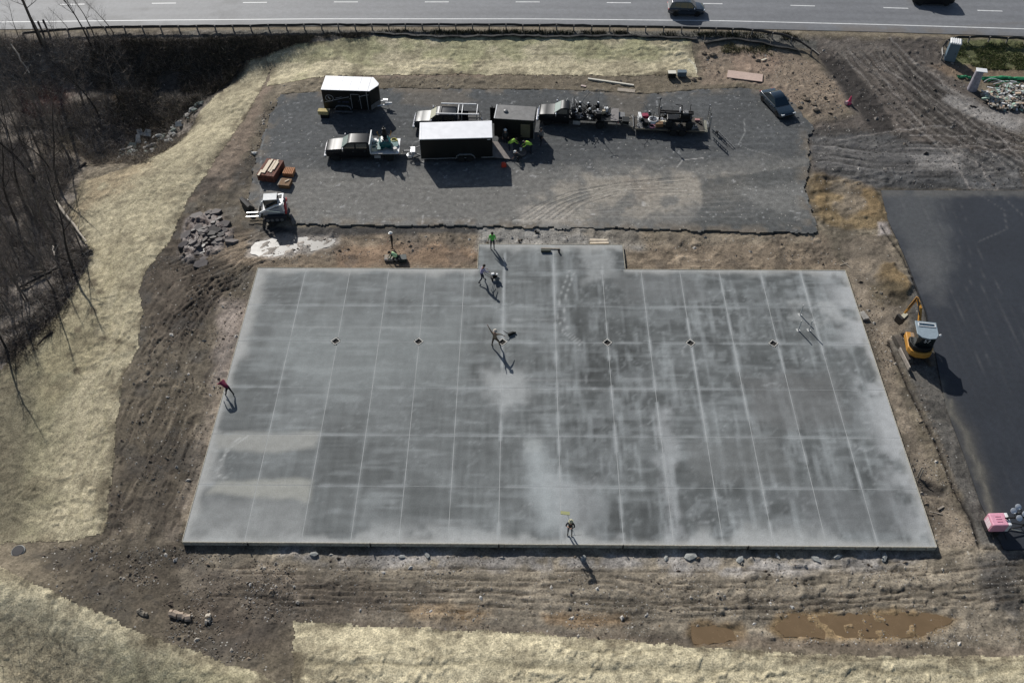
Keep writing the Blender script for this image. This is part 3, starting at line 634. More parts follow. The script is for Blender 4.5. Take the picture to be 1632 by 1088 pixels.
# ================================================================== concrete slab
JX = [-23.1, -18.86, -14.95, -11.55, -8.25, -4.87, -1.40, 2.95, 7.2, 10.62, 14.0, 17.45, 21.05, 24.55, 28.5]
JY = [30.7, 35.27, 39.73, 44.28, 49.03, 53.12, 57.58]
DR = [(-15.09, 49.05), (-8.29, 49.05), (-1.42, 49.05), (7.16, 49.05), (13.95, 49.05), (20.7, 49.05)]
def paint_slab(f):
    X, Y = f.X, f.Y; z = 0
    f.C[:] = (.132, .139, .137)
    f.C *= (.80+.40*fbm(X, Y, .22, 5, 601))[:, None]
    q1 = fbm(X*2.2, Y*.28, .8, 3, 602)-.5; q2 = fbm(X*.22, Y*2.2, .8, 3, 603)-.5
    wv = sst(X, -6, -2)*(1-sst(X, 6, 12)); f.C *= (1+q1*(.36+.35*wv)+q2*(.34))[:, None]
    hz = sst(Y, 34, 36)*(1-sst(Y, 44, 46))*sst(X, 9, 12); f.C *= (1+hz*(fbm(X*.06, Y*2.6, 1., 2, 610)-.5)*.5)[:, None]
    pt = sst(fbm(X, Y, .42, 5, 604), .50, .66)
    rt = sst(X, 0, 6)
    D = (.41, .43, .43)
    def mx(m, c=D): f.C[:] = f.C*(1-m[:, None])+np.array(c)*m[:, None]
    fine = fbm(X*5, Y*.5, 1., 3, 611)-.5; fin2 = fbm(X*.5, Y*5, 1., 3, 612)-.5; f.C *= (1+.45*fine*(.6+wv)+.36*fin2)[:, None]
    mx(pt*(.10+.12*rt))
    dk = sst(fbm(X, Y, .3, 4, 608), .5, .66)*rt; f.C *= (1-.12*rt-.16*dk)[:, None]
    mx(sst(fbm(X*2.6, Y*.35, .8, 5, 606), .52, .72)*rt*.34); mx(sst(fbm(X*.4, Y*2.4, .8, 5, 607), .55, .74)*.22); mx(sst(fbm(X, Y, 1.6, 4, 609), .58, .72)*rt*.22)
    f.C *= np.array((1-.01, 1.0, 1.0-.0))[None]
    pid = np.floor(np.interp(X, JX, np.arange(len(JX)))); pjd = np.floor(np.interp(Y, JY, np.arange(len(JY))))
    hh = (np.sin(pid*12.9898)*43758.5453) % 1; hk = (np.sin(pid*7.23+pjd*78.233)*43758.5453) % 1
    f.C *= (1+.16*(hh-.5)+.14*(hk-.5))[:, None]; f.C *= (1+.10*(1-rt))[:, None]
    sc = 1-np.abs(2*fbm(X*1.1, Y*1.1, .55, 3, 613)-1); mx(sst(sc, .955, 1.)*.22*sst(fbm(X, Y, .3, 3, 614), .45, .6))
    # dust along the joints and edges
    for jx in JX[1:-1]:
        w = .05+.28*fbm(X, Y, .5, 3, int(jx*3)+700)**2; s_ = .75 if jx > -3 else .25
        mx(np.exp(-((X-jx)/w)**2)*s_*sst(fbm(X, Y, .8, 3, int(jx)+720), .3, .6))
    for jy in JY[1:-1]: mx(np.exp(-((Y-jy)/.14)**2)*.5*sst(fbm(X, Y, .6, 3, int(jy)+740), .3, .6))
    e = np.minimum(np.minimum(X-JX[0], JX[-1]-X), np.minimum(Y-JY[0], np.where((X > -3.7) & (X < 9.2), 60.75-Y, 57.58-Y)))
    ed = fbm(X, Y, .6, 4, 750)
    mx(np.exp(-(np.maximum(e, 0)/(.18+1.5*ed*ed))**2)*.75, (.47, .465, .44))
    rr = (1-sst(JX[-1]-X, .5, 3.4))*sst(ed, .35, .6); mx(rr*.8, (.44, .45, .45))
    rr = (1-sst(Y-JY[0], .4, 2.4))*sst(ed, .35, .65); mx(rr*.6, (.44, .45, .44))
    # named patches
    P_ = lambda px, c, k, **kw: f.poly(px, c, k, z=0, **kw)
    P_([(835, 715), (865, 712), (872, 735), (905, 760), (915, 790), (905, 850), (868, 845), (842, 800)], (.40, .425, .425), .75, soft=.9, warp=.6)
    P_([(835, 700), (862, 700), (862, 720), (835, 722)], (.42, .44, .43), .6, soft=.3, warp=.3)
    P_([(770, 590), (835, 590), (850, 630), (800, 665), (780, 630)], (.46, .47, .46), .6, soft=.8, warp=.9)
    P_([(345, 690), (508, 690), (503, 712), (440, 722), (345, 715)], (.36, .355, .325), .75, soft=.3, warp=.25)
    P_([(345, 768), (430, 764), (470, 760), (495, 766), (490, 800), (400, 790), (330, 785)], (.37, .365, .325), .8, soft=.3, warp=.25)
    P_([(330, 790), (490, 800), (482, 865), (300, 858)], (.30, .305, .295), .6, soft=.6, warp=.4)
    P_([(880, 760), (960, 770), (950, 850), (900, 850)], (.33, .34, .34), .5, soft=.7, warp=.8)
    P_([(1040, 650), (1068, 650), (1080, 780), (1100, 860), (1068, 860), (1055, 740)], (.42, .43, .43), .55, soft=.5, warp=.9)
    P_([(1255, 480), (1330, 480), (1350, 510), (1300, 520), (1260, 505)], (.45, .46, .45), .65, soft=.4, warp=.5, patchy=.7)
    P_([(925, 400), (975, 400), (985, 440), (930, 450)], (.42, .43, .42), .5, soft=.6, warp=.7)
    P_([(440, 500), (740, 500), (740, 600), (560, 640), (420, 580)], (.27, .29, .285), .5, soft=2., warp=1.5)
    P_([(1250, 790), (1440, 780), (1470, 850), (1300, 850)], (.17, .175, .175), .5, soft=.8, warp=1.)
    P_([(1090, 700), (1240, 690), (1270, 770), (1110, 770)], (.165, .17, .165), .6, soft=.8, warp=1.)
    P_([(1180, 600), (1330, 590), (1360, 680), (1200, 680)], (.165, .165, .16), .6, soft=.8, warp=1.)
    P_([(980, 440), (1120, 440), (1120, 480), (990, 480)], (.17, .175, .172), .6, soft=.7, warp=.9)
    L_ = lambda px, w, c, k, **kw: f.line(px, w, c, k, z=0, **kw)
    for o_ in (0, 9): L_([(907+o_, 432), (893+o_, 470), (889+o_, 505), (898+o_, 530), (925+o_, 550)], .05, (.42, .43, .42), .7)
    L_([(395, 695), (370, 710), (350, 735), (345, 755), (362, 762)], .06, (.5, .5, .48), .6); L_([(385, 695), (360, 715), (352, 745)], .05, (.5, .5, .48), .5)
    for a, b, c in ((520, 430, 900), (508, 800, 900), (527, 790, 900), (604, 720, 1050), (622, 700, 1100)): L_([(b, a), ((b+c)/2, a+2), (c, a-1)], .08, (.36, .365, .36), .4, brk=.6)
    for k in range(34):
        r_ = random.Random(900+k); a, b = r_.uniform(820, 1480), r_.uniform(440, 850); rad = r_.uniform(6, 26); a0 = r_.uniform(0, 6.28)
        if b > 600: a = min(a, 1380)
        L_([(a+rad*math.cos(a0+t_*.4), b+rad*.8*math.sin(a0+t_*.4)) for t_ in range(6)], .06, (.40, .41, .41), .45, brk=.4)
    f.G += .35+.25*(fbm(X, Y, .5, 3, 640)-.5)
SL_MAT = ground_mat('concrete', fine=11, contrast=.17, bump=.12, bdist=.006, rough=.85, wet=.5, spec=.22)
WOODF = mat('form_board', (.50, .46, .37), .8, var=.35, vscale=4)
slab = empty('concrete_slab', (0, 0, 0)); tag(slab, kind='structure')
GAP = .022
def panel(x0, x1, y0, y1):
    g = GAP; xa = x0+(g if x0 != JX[0] else 0); xb = x1-(g if x1 != JX[-1] else 0); ya = y0+(g if y0 != JY[0] else 0); yb = y1-g
    res = .2; nx, ny = int((xb-xa)/res)+2, int((yb-ya)/res)+2
    xs = np.linspace(xa, xb, nx); ys = np.linspace(ya, yb, ny); px_, py_ = np.meshgrid(xs, ys); x, y = px_.ravel(), py_.ravel()
    f = Field(x, y, (.2, .2, .2)); paint_slab(f)
    ii = np.arange((nx-1)*(ny-1)); r = ii//(nx-1); c = ii % (nx-1)
    q = np.stack([r*nx+c, r*nx+c+1, (r+1)*nx+c+1, (r+1)*nx+c], 1)
    xc = x[q].mean(1); yc = y[q].mean(1); keep = np.ones(len(q), bool)
    for dx, dy in DR: keep &= (np.abs(xc-dx)+np.abs(yc-dy)) > .38
    q = q[keep]
    for dx, dy in DR:                                   # pull the cut corner on to the pocket's diamond
        m = (np.abs(x-dx)+np.abs(y-dy)) < .6
        if m.any():
            u, v = x[m]-dx, y[m]-dy; s_ = .40/np.maximum(np.abs(u)+np.abs(v), .02); near = (np.abs(u)+np.abs(v)) < .40
            x[m] = np.where(near, dx+u*s_, x[m]); y[m] = np.where(near, dy+v*s_, y[m])
    e = np.concatenate([q[:, [0, 1]], q[:, [1, 2]], q[:, [2, 3]], q[:, [3, 0]]]); kk = np.sort(e, 1)[:, 0]*100000+np.sort(e, 1)[:, 1]
    _, inv, cnt = np.unique(kk, return_inverse=True, return_counts=True); be = e[cnt[inv] == 1]; bv = np.unique(be)
    V = np.stack([x, y, f.Z], 1); low = V[bv].copy(); low[:, 2] = -.10; mp = np.zeros(len(V), int); mp[bv] = len(V)+np.arange(len(bv))
    sk = np.stack([be[:, 1], be[:, 0], mp[be[:, 0]], mp[be[:, 1]]], 1)
    V = np.concatenate([V, low]); q = np.concatenate([q, sk]); used = np.zeros(len(V), bool); used[q.ravel()] = True; mp2 = np.cumsum(used)-1
    C = np.concatenate([f.C, f.C[bv]]); G = np.concatenate([f.G, f.G[bv]])
    link('slab_panel', raw_mesh('slab_panel', V[used], mp2[q], C[used], G[used], SL_MAT, False), slab)
for i in range(len(JX)-1):
    for j in range(len(JY)-1): panel(JX[i], JX[i+1], JY[j], JY[j+1])
for x0, x1 in ((-3.72, 2.95), (2.95, 9.22)): panel(x0, x1, 57.58, 60.75)
# ================================================================== mesh builder
class MB:
    def __init__(s): s.v = []; s.f = []
    def add(s, vs, fs, M=None):
        b = len(s.v)
        if M is not None: vs = [tuple(M @ Vector(v)) for v in vs]
        s.v += [tuple(v) for v in vs]; s.f += [tuple(b+i for i in f) for f in fs]; return s
    def box(s, c, d, rz=0, ry=0, rx=0, taper=1.):
        x, y, z = d[0]/2, d[1]/2, d[2]/2
        vs = [(-x, -y, -z), (x, -y, -z), (x, y, -z), (-x, y, -z), (-x*taper, -y*taper, z), (x*taper, -y*taper, z), (x*taper, y*taper, z), (-x*taper, y*taper, z)]
        M = Matrix.Translation(c) @ Matrix.Rotation(rz, 4, 'Z') @ Matrix.Rotation(ry, 4, 'Y') @ Matrix.Rotation(rx, 4, 'X')
        return s.add(vs, [(0, 3, 2, 1), (4, 5, 6, 7), (0, 1, 5, 4), (1, 2, 6, 5), (2, 3, 7, 6), (3, 0, 4, 7)], M)
    def tube(s, p0, p1, r0, r1=None, n=8, cap=True):
        r1 = r0 if r1 is None else r1; a = Vector(p0); b = Vector(p1); d = (b-a)
        if d.length < 1e-6: return s
        q = d.to_track_quat('Z', 'Y'); vs = []
        for (c, r) in ((a, r0), (b, r1)):
            for i in range(n):
                t = 2*math.pi*i/n; vs.append(c+q @ Vector((r*math.cos(t), r*math.sin(t), 0)))
        fs = [(i, (i+1) % n, n+(i+1) % n, n+i) for i in range(n)]
        if cap: fs += [tuple(range(n-1, -1, -1)), tuple(range(n, 2*n))]
        return s.add(vs, fs)
    def path(s, pts, r, n=6):
        for a, b in zip(pts[:-1], pts[1:]): s.tube(a, b, r, r, n)
        return s
    def lathe(s, prof, c=(0, 0, 0), axis='Z', n=16, M=None):
        vs = []; fs = []; k = len(prof)
        for (r, h) in prof:
            for i in range(n):
                t = 2*math.pi*i/n; vs.append((r*math.cos(t), r*math.sin(t), h))
        for j in range(k-1):
            for i in range(n): fs.append((j*n+i, j*n+(i+1) % n, (j+1)*n+(i+1) % n, (j+1)*n+i))
        fs += [tuple(range(n-1, -1, -1)), tuple((k-1)*n+i for i in range(n))]
        R_ = Matrix.Identity(4)
        if axis == 'Y': R_ = Matrix.Rotation(-math.pi/2, 4, 'X')
        if axis == 'X': R_ = Matrix.Rotation(math.pi/2, 4, 'Y')
        return s.add(vs, fs, Matrix.Translation(c) @ (M or Matrix.Identity(4)) @ R_)
    def prism(s, poly, y0, y1, axis='Y'):
        """polygon (x,z) extruded along y, or (x,y) along z"""
        n = len(poly)
        if axis == 'Y': vs = [(p[0], y0, p[1]) for p in poly]+[(p[0], y1, p[1]) for p in poly]
        else: vs = [(p[0], p[1], y0) for p in poly]+[(p[0], p[1], y1) for p in poly]
        fs = [tuple(range(n)), tuple(range(2*n-1, n-1, -1))]+[(i, n+i, n+(i+1) % n, (i+1) % n) for i in range(n)]
        return s.add(vs, fs)
    def loft(s, secs):
        """secs: (x, z0, z1, half width, half width at top, chamfer)"""
        rings = []
        for (x, z0, z1, w, wt, c) in secs:
            rings.append([(x, -w*.94, z0), (x, -w, z0+c), (x, -w, z1-c*1.6), (x, -w+(w-wt)*.6, z1-c*.5), (x, -wt, z1), (x, wt, z1), (x, w-(w-wt)*.6, z1-c*.5), (x, w, z1-c*1.6), (x, w, z0+c), (x, w*.94, z0)])
        n = 10; vs = [p for r in rings for p in r]; fs = []
        for j in range(len(rings)-1):
            for i in range(n): fs.append((j*n+i, j*n+(i+1) % n, (j+1)*n+(i+1) % n, (j+1)*n+i))
        fs += [tuple(range(n-1, -1, -1)), tuple((len(rings)-1)*n+i for i in range(n))]
        return s.add(vs, fs)
    def pane(s, q, t=.012):
        a, b, c, d = [Vector(p) for p in q]; nrm = (b-a).cross(d-a).normalized()*t
        return s.add([a, b, c, d, a+nrm, b+nrm, c+nrm, d+nrm], [(0, 3, 2, 1), (4, 5, 6, 7), (0, 1, 5, 4), (1, 2, 6, 5), (2, 3, 7, 6), (3, 0, 4, 7)])
    def blob(s, c, r, seed=0, sub=1, sq=(1, 1, .7), jag=.35, rz=0):
        bm = bmesh.new(); bmesh.ops.create_icosphere(bm, subdivisions=sub, radius=1); rr = random.Random(seed)
        M = Matrix.Translation(c) @ Matrix.Rotation(rz, 4, 'Z')
        vs = []
        for v in bm.verts:
            k = 1+rr.uniform(-jag, jag); vs.append((v.co.x*r*sq[0]*k, v.co.y*r*sq[1]*k, v.co.z*r*sq[2]*k))
        fs = [tuple(x.index for x in f.verts) for f in bm.faces]; bm.free(); return s.add(vs, fs, M)
    def mesh(s, name, m, smooth=False):
        me = bpy.data.meshes.new(name); me.from_pydata(s.v, [], s.f); me.update()
        bm = bmesh.new(); bm.from_mesh(me); bmesh.ops.recalc_face_normals(bm, faces=bm.faces); bm.to_mesh(me); bm.free()
        if smooth:
            me.polygons.foreach_set('use_smooth', [True]*len(me.polygons))
            me.set_sharp_from_angle(angle=math.radians(38))
        me.materials.append(m); return me
    def build(s, name, m, parent=None, smooth=False, bevel=0.):
        o = link(name, s.mesh(name, m, smooth), parent)
        if bevel:
            b = o.modifiers.new('bevel', 'BEVEL'); b.width = bevel; b.segments = 2; b.limit_method = 'ANGLE'; b.angle_limit = math.radians(35)
        return o
def top(name, mb, m, label, cat, loc=(0, 0, 0), rz=0, group=None, smooth=False, bevel=0.):
    o = mb.build(name, m, None, smooth, bevel); o.location = loc; o.rotation_euler = (0, 0, rz); return tag(o, label, cat, group)
PI = math.pi
def R_(d): return math.radians(d)
# ------------------------------------------------------------------ colours of things
BLK = mat('black_paint', (.008, .009, .011), .42, spec=.3, coat=.05)
BLKM = mat('dark_grey_paint', (.022, .026, .032), .40, spec=.35, coat=.1)
NAVY = mat('dark_blue_paint', (.010, .022, .035), .2, coat=1.)
TBLK = mat('black_panel', (.007, .0085, .008), .45, spec=.35, var=.2, vscale=1.2)
WROOF = mat('white_roof', (.86, .86, .88), .38, var=.05, vscale=1.5)
GROOF = mat('grey_membrane_roof', (.17, .165, .16), .6, var=.35, vscale=1.6)
RUB = mat('rubber', (.012, .012, .012), .8, var=.3, vscale=8)
RIM = mat('steel_rim', (.42, .42, .43), .35, metal=.8)
CHR = mat('chrome', (.75, .76, .78), .14, metal=1.)
ALU = mat('aluminium', (.62, .63, .64), .38, metal=.75, var=.12)
GLS = mat('sky_tinted_glass', (.30, .38, .36), .06, spec=.8, coat=1.)  # windshields: pale green base colour stands in for the reflected sky
GLD = mat('dark_glass', (.012, .017, .018), .05, spec=.8, coat=1.)
STL = mat('dark_steel', (.028, .027, .027), .5, metal=.4, var=.3, vscale=6)
GREY = mat('grey_steel', (.20, .20, .20), .5, metal=.3, var=.25, vscale=5)
WHT = mat('white_paint', (.80, .80, .79), .35, var=.08, vscale=3)
TEAL = mat('teal_paint', (.012, .12, .12), .35, var=.25, vscale=4)
YEL = mat('machine_yellow', (.56, .27, .045), .4, var=.22, vscale=4)
REDP = mat('red_paint', (.42, .025, .035), .4, var=.2)
ORG = mat('orange_red_plastic', (.60, .06, .03), .45)
PINK = mat('pink_paint', (.80, .38, .48), .42, var=.12, vscale=4)
HIV = mat('hi_vis_yellow', (.50, .82, .10), .7, var=.12, vscale=6)
HIG = mat('hi_vis_green', (.14, .62, .10), .7, var=.12, vscale=6)
HIP = mat('pale_lime_cloth', (.55, .78, .42), .7, var=.1)
LUMP = mat('pale_lumber', (.78, .66, .50), .75, var=.15, vscale=6)
LUMR = mat('red_brown_lumber', (.17, .062, .038), .8, var=.4, vscale=5)
LUMO = mat('orange_lumber', (.42, .19, .085), .8, var=.3, vscale=7)
LUMB = mat('brown_plywood', (.20, .11, .05), .8, var=.35, vscale=5)
PLY = mat('pale_plywood', (.55, .41, .34), .8, var=.12, vscale=3)
WOODG = mat('weathered_wood', (.36, .31, .25), .85, var=.3, vscale=6)
BARK = mat('bark', (.150, .128, .108), .9, var=.4, vscale=4)
BARKD = mat('dark_bark', (.042, .035, .030), .9, var=.35, vscale=4)
BARKP = mat('pale_dead_wood', (.50, .44, .36), .85, var=.3, vscale=3)
TWIG = mat('twigs', (.20, .17, .148), .9)
TWIGD = mat('dark_twigs', (.030, .026, .022), .9)
STONE = mat('stone', (.33, .31, .28), .85, var=.35, vscale=2.5, bump=.4, bscale=12)
CONC = mat('broken_concrete', (.34, .345, .325), .85, var=.3, vscale=2.5, bump=.4, bscale=10)
CLOTHK = mat('black_cloth', (.012, .012, .014), .85)
SKIN = mat('skin', (.42, .24, .17), .6)
JEAN = mat('dark_jeans', (.022, .027, .045), .85, var=.25)
BOOT = mat('boot_leather', (.03, .022, .017), .7)
WATERM = mat('muddy_water', (.20, .17, .13), .06, spec=.6)
WATERO = mat('brown_puddle_water', (.185, .125, .068), .22, spec=.5, var=.1, vscale=1)
WATERG = mat('grey_puddle_water', (.22, .20, .175), .36, spec=.35, var=.15, vscale=1.5)
# ------------------------------------------------------------------ slab: base, joints, forms, pockets
mb = MB(); xs0, xs1, ys0, ys1 = JX[0]+.03, JX[-1]-.03, JY[0]+.03, JY[-1]-.0
mb.box(((xs0+xs1)/2, (ys0+ys1)/2, -.26), (xs1-xs0, ys1-ys0, .30)); mb.box((2.75, 59.14, -.26), (12.86, 3.1, .30))
mb.build('slab_base', mat('slab_side_concrete', (.13, .13, .125), .85, var=.2), slab)
JOINT = mat('joint_dust', (.42, .43, .42), .9, var=.25, vscale=.8)
mb = MB()
for x in JX[1:-1]:
    y1_ = JY[-1] if x != 2.95 else 60.7
    segs = [JY[0]+.02]+([48.60, 49.46] if any(abs(x-d[0]) < .2 for d in DR) else [])+[y1_]
    for a, b in zip(segs[0::2], segs[1::2]): mb.box((x, (a+b)/2, -.036), (GAP*2-.004, b-a, .06))
for y in JY[1:]:
    xs_ = [JX[0]+.02]
    if abs(y-49.03) < .1:
        for d in DR: xs_ += [d[0]-.42, d[0]+.42]
    xs_.append(JX[-1]-.02 if y != JY[-1] else 9.2)
    if y == JY[-1]: xs_[0] = -3.7
    for a, b in zip(xs_[0::2], xs_[1::2]): mb.box(((a+b)/2, y, -.040), (b-a, GAP*2-.004, .062))
mb.build('joint_filler', JOINT, slab)
def form(x0, y0, x1, y1, k=0):
    L = math.hypot(x1-x0, y1-y0); n = max(1, round(L/3.66)); a = math.atan2(y1-y0, x1-x0)
    for i in range(n):
        t = (i+.5)/n; m = MB(); m.box((0, 0, -.22), (L/n-.03, .045, .45))
        o = m.build('form_board', WOODF, slab); o.location = (x0+(x1-x0)*t, y0+(y1-y0)*t, .012+.006*((i*7+k) % 3)); o.rotation_euler = (0, 0, a)
    m = MB()
    for i in range(int(L/1.2)):
        t = (i+.5)*1.2/L; nx_, ny_ = math.sin(a), -math.cos(a); x, y = x0+(x1-x0)*t+nx_*.06, y0+(y1-y0)*t+ny_*.06
        m.box((x, y, -.2), (.04, .04, .42))
    m.build('form_stakes', WOODG, slab)
form(-23.13, 30.67, 28.53, 30.67); form(28.535, 30.68, 28.535, 57.6, 1); form(28.53, 57.61, 9.25, 57.61, 2); form(9.245, 57.63, 9.245, 60.78, 3); form(9.24, 60.78, -3.74, 60.78, 1); form(-3.75, 60.76, -3.75, 57.61, 2); form(-3.77, 57.61, -23.13, 57.61, 1); form(-23.135, 57.6, -23.135, 30.68, 2)
# pockets
def pocket():
    r = empty('column_pocket', (0, 0, 0)); n = .40
    m = MB(); c = [(n, 0), (0, n), (-n, 0), (0, -n)]
    for i in range(4):
        a, b = c[i], c[(i+1) % 4]; mx_, my_ = (a[0]+b[0])/2, (a[1]+b[1])/2
        m.box((mx_*.93, my_*.93, -.03), (math.hypot(a[0]-b[0], a[1]-b[1])*.97, .05, .115), rz=math.atan2(b[1]-a[1], b[0]-a[0]))
    m.build('frame', mat('pale_form_wood', (.62, .59, .53), .8, var=.1), r)
    m = MB(); m.box((0, 0, -.095), (.50, .50, .02), rz=PI/4); m.build('pit', mat('pit_soil', (.03, .027, .025), .95, var=.4), r)
    m = MB()
    for a, b in ((.1, .1), (-.1, .1), (.1, -.1), (-.1, -.1)): m.tube((a, b, -.09), (a, b, -.01), .012, n=5)
    o_ = m.build('anchor_bolts', STL, r); o_['kind'] = 'stuff'; return r
pk = pocket()
plab = ['leftmost diamond column pocket in the slab', 'second diamond column pocket from the left', 'diamond column pocket beside the man with raised arms', 'diamond column pocket just right of the middle', 'second diamond column pocket from the right', 'rightmost diamond column pocket below the three standing stakes']
for i, d in enumerate(DR):
    o = pk if i == 0 else copy_tree(pk); o.location = (d[0], d[1], 0); tag(o, plab[i], 'column pocket', 'diamond column pockets across the slab')
# ------------------------------------------------------------------ puddles
def puddle(px, z, m, name='puddle'):
    pts = PX(px, z); sub = []
    n = len(pts); rr = random.Random(len(px)*7+int(px[0][0]))
    for i in range(n):
        a, b = pts[i], pts[(i+1) % n]
        for k in range(5):
            t = k/5; sub.append((a[0]+(b[0]-a[0])*t+rr.uniform(-.16, .16), a[1]+(b[1]-a[1])*t+rr.uniform(-.13, .13)))
    mb = MB(); mb.prism(sub, z-.04, z, 'Z'); o = mb.build(name, m); tag(o, kind='structure'); return o
puddle([(398, 388), (440, 378), (490, 378), (500, 386), (480, 400), (430, 409), (400, 406)], -.335, WATERG)
puddle([(485, 382), (535, 380), (528, 392), (495, 400)], -.33, WATERG)
puddle([(318, 362), (340, 358), (338, 378), (322, 392), (305, 388)], -.36, WATERM); puddle([(338, 350), (362, 352), (355, 372), (342, 368)], -.37, WATERM)
puddle([(716, 373), (750, 370), (754, 376), (720, 379)], -.30, WATERG)
puddle([(1232, 1000), (1262, 980), (1380, 977), (1480, 976), (1520, 986), (1470, 1014), (1330, 1018), (1252, 1016)], -.33, WATERO)
puddle([(1102, 998), (1163, 996), (1180, 1021), (1108, 1026)], -.33, WATERO); puddle([(725, 970), (765, 972), (760, 984), (735, 986)], -.315, WATERO); puddle([(1040, 1000), (1060, 996), (1064, 1006), (1048, 1010)], -.315, WATERO)
puddle([(880, 988), (905, 986), (910, 996), (885, 998)], -.315, WATERO)
puddle([(1462, 95), (1500, 92), (1508, 104), (1470, 108)], .62, WATERM) if False else None
# ================================================================== guard rails, silt fence, poles
def guardrail(line, label, z=.30, closed_end=None):
    r = empty('guardrail', (0, 0, 0)); tag(r, label, 'guardrail')
    pts = [Vector((x, y, 0)) for x, y in line]
    # resample
    dense = []
    for a, b in zip(pts[:-1], pts[1:]):
        n = max(1, int((b-a).length/.95))
        for k in range(n): dense.append(a.lerp(b, k/n))
    dense.append(pts[-1])
    prof = [(.0, -.16), (-.07, -.11), (-.07, -.05), (0, 0), (-.07, .05), (-.07, .11), (0, .16)]
    vs = []; fs = []; k = len(prof)
    for i, p in enumerate(dense):
        d = (dense[min(i+1, len(dense)-1)]-dense[max(i-1, 0)]).normalized(); nrm = Vector((-d.y, d.x, 0))
        g = max(gz(p.x, p.y), .2)
        for (o_, h) in prof: vs.append(tuple(p+nrm*(o_+.10))[:2]+(g+.60+h,))
        for (o_, h) in prof: vs.append(tuple(p+nrm*(o_+.115))[:2]+(g+.60+h,))
    for i in range(len(dense)-1):
        b0 = i*2*k; b1 = b0+2*k
        for j in range(k-1):
            fs.append((b0+j, b0+j+1, b1+j+1, b1+j)); fs.append((b0+k+j, b1+k+j, b1+k+j+1, b0+k+j+1))
        fs.append((b0+k-1, b0+2*k-1, b1+2*k-1, b1+k-1)); fs.append((b0, b1, b1+k, b0+k))
    mb = MB(); mb.add(vs, fs); mb.build('rail', mat('weathered_rail_steel', (.085, .08, .075), .5, metal=.4, var=.3), r)
    pm = MB(); pm.box((0, 0, 0), (.13, .15, 1.1)); pme = pm.mesh('post', mat('rail_post', (.24, .22, .20), .8, var=.3)); 
    for i in range(0, len(dense), 2):
        p = dense[i]; o = link('post', pme, r); o.location = (p.x, p.y, max(gz(p.x, p.y), .15)+.18)
        d = (dense[min(i+1, len(dense)-1)]-dense[max(i-1, 0)]); o.rotation_euler = (0, 0, math.atan2(d.y, d.x))
    return r
GR1 = [P(a, b)[:2] for a, b in ((40, 61), (80, 57), (140, 53), (200, 51), (330, 50), (500, 48), (700, 47), (900, 49), (1000, 51), (1100, 53), (1180, 55), (1215, 58), (1245, 64), (1275, 75), (1292, 88), (1302, 98))]
guardrail(GR1, 'long dark guardrail running between the road and the straw bank, bending down at the entrance')
GR2 = [P(a, b)[:2] for a, b in ((1500, 96), (1500, 84), (1507, 74), (1525, 68), (1560, 67), (1632, 71), (1720, 77))]
guardrail(GR2, 'curved guardrail behind the grey portable toilet at the right of the entrance')
def silt(px, label, h=.55):
    pts = [P(a, b)[:2] for a, b in px]; dense = []
    for a, b in zip(pts[:-1], pts[1:]):
        n = max(1, int(math.hypot(b[0]-a[0], b[1]-a[1])/.4))
        for k in range(n): dense.append((a[0]+(b[0]-a[0])*k/n, a[1]+(b[1]-a[1])*k/n))
    dense.append(pts[-1]); r = empty('silt_fence', (0, 0, 0)); tag(r, label, 'silt fence'); rr = random.Random(5)
    vs = []; fs = []; L = 5
    for i, (x, y) in enumerate(dense):
        g = gz(x, y); hh = h*(.55+.6*fbm(np.array([x]), np.array([y]), .5, 3, 50)[0]); w = .25*math.sin(i*.9)+rr.uniform(-.1, .1)
        for j in range(L):
            t = j/(L-1); vs.append((x, y-.45*t*t+w*.35*t, g-.05+hh*t*1.05-(.5*hh*t**4)))
        for j in range(L): t = (L-1-j)/(L-1); vs.append((x, y-.45*t*t+w*.35*t+.02, g-.05+hh*t*1.05-(.5*hh*t**4)))
    n = 2*L
    for i in range(len(dense)-1):
        for j in range(n-1): fs.append((i*n+j, i*n+j+1, (i+1)*n+j+1, (i+1)*n+j))
    mb = MB(); mb.add(vs, fs); mb.build('fabric', mat('black_geotextile', (.008, .0085, .009), .8), r, True)
    sm = MB(); sm.box((0, 0, 0), (.04, .04, 1.)); sme = sm.mesh('stake', WOODG)
    for i in range(0, len(dense), 6):
        x, y = dense[i]; o = link('stake', sme, r); o.location = (x, y+.03, gz(x, y)+.35); o.rotation_euler = (rr.uniform(-.1, .1), rr.uniform(-.1, .1), 0)
silt([(595, 52), (650, 55), (700, 59), (800, 57), (900, 58), (1000, 56), (1080, 60), (1110, 61)], 'sagging black silt fence along the top edge of the straw blanket')
silt([(1122, 69), (1155, 62), (1185, 63), (1215, 69), (1240, 74), (1272, 80)], 'short piece of sagging black silt fence above the tan dirt bank', .6)
m = MB(); m.tube((0, 0, 0), (0, 0, 11), .17, .11, 10); b = P(67, 72)
m.box((0, 0, 10.2), (2.2, .1, .12)); top('utility_pole', m, BARKD, 'dark wooden utility pole standing at the edge of the woods by the road', 'utility pole', (b[0], b[1], gz(b[0], b[1])-.3))
for px, lab in (((78, 54), 'right one of two short dark leaning posts at the left guardrail end'), ((70, 57), 'left one of two short dark leaning posts at the left guardrail end')):
    b = P(*px); m = MB(); m.box((0, 0, .9), (.16, .16, 2.2)); m.box((0, -.09, 1.7), (.2, .03, .4)); top('post', m, mat('dark_post', (.06, .055, .06), .8), lab, 'post', (b[0], b[1], gz(b[0], b[1])-.2))
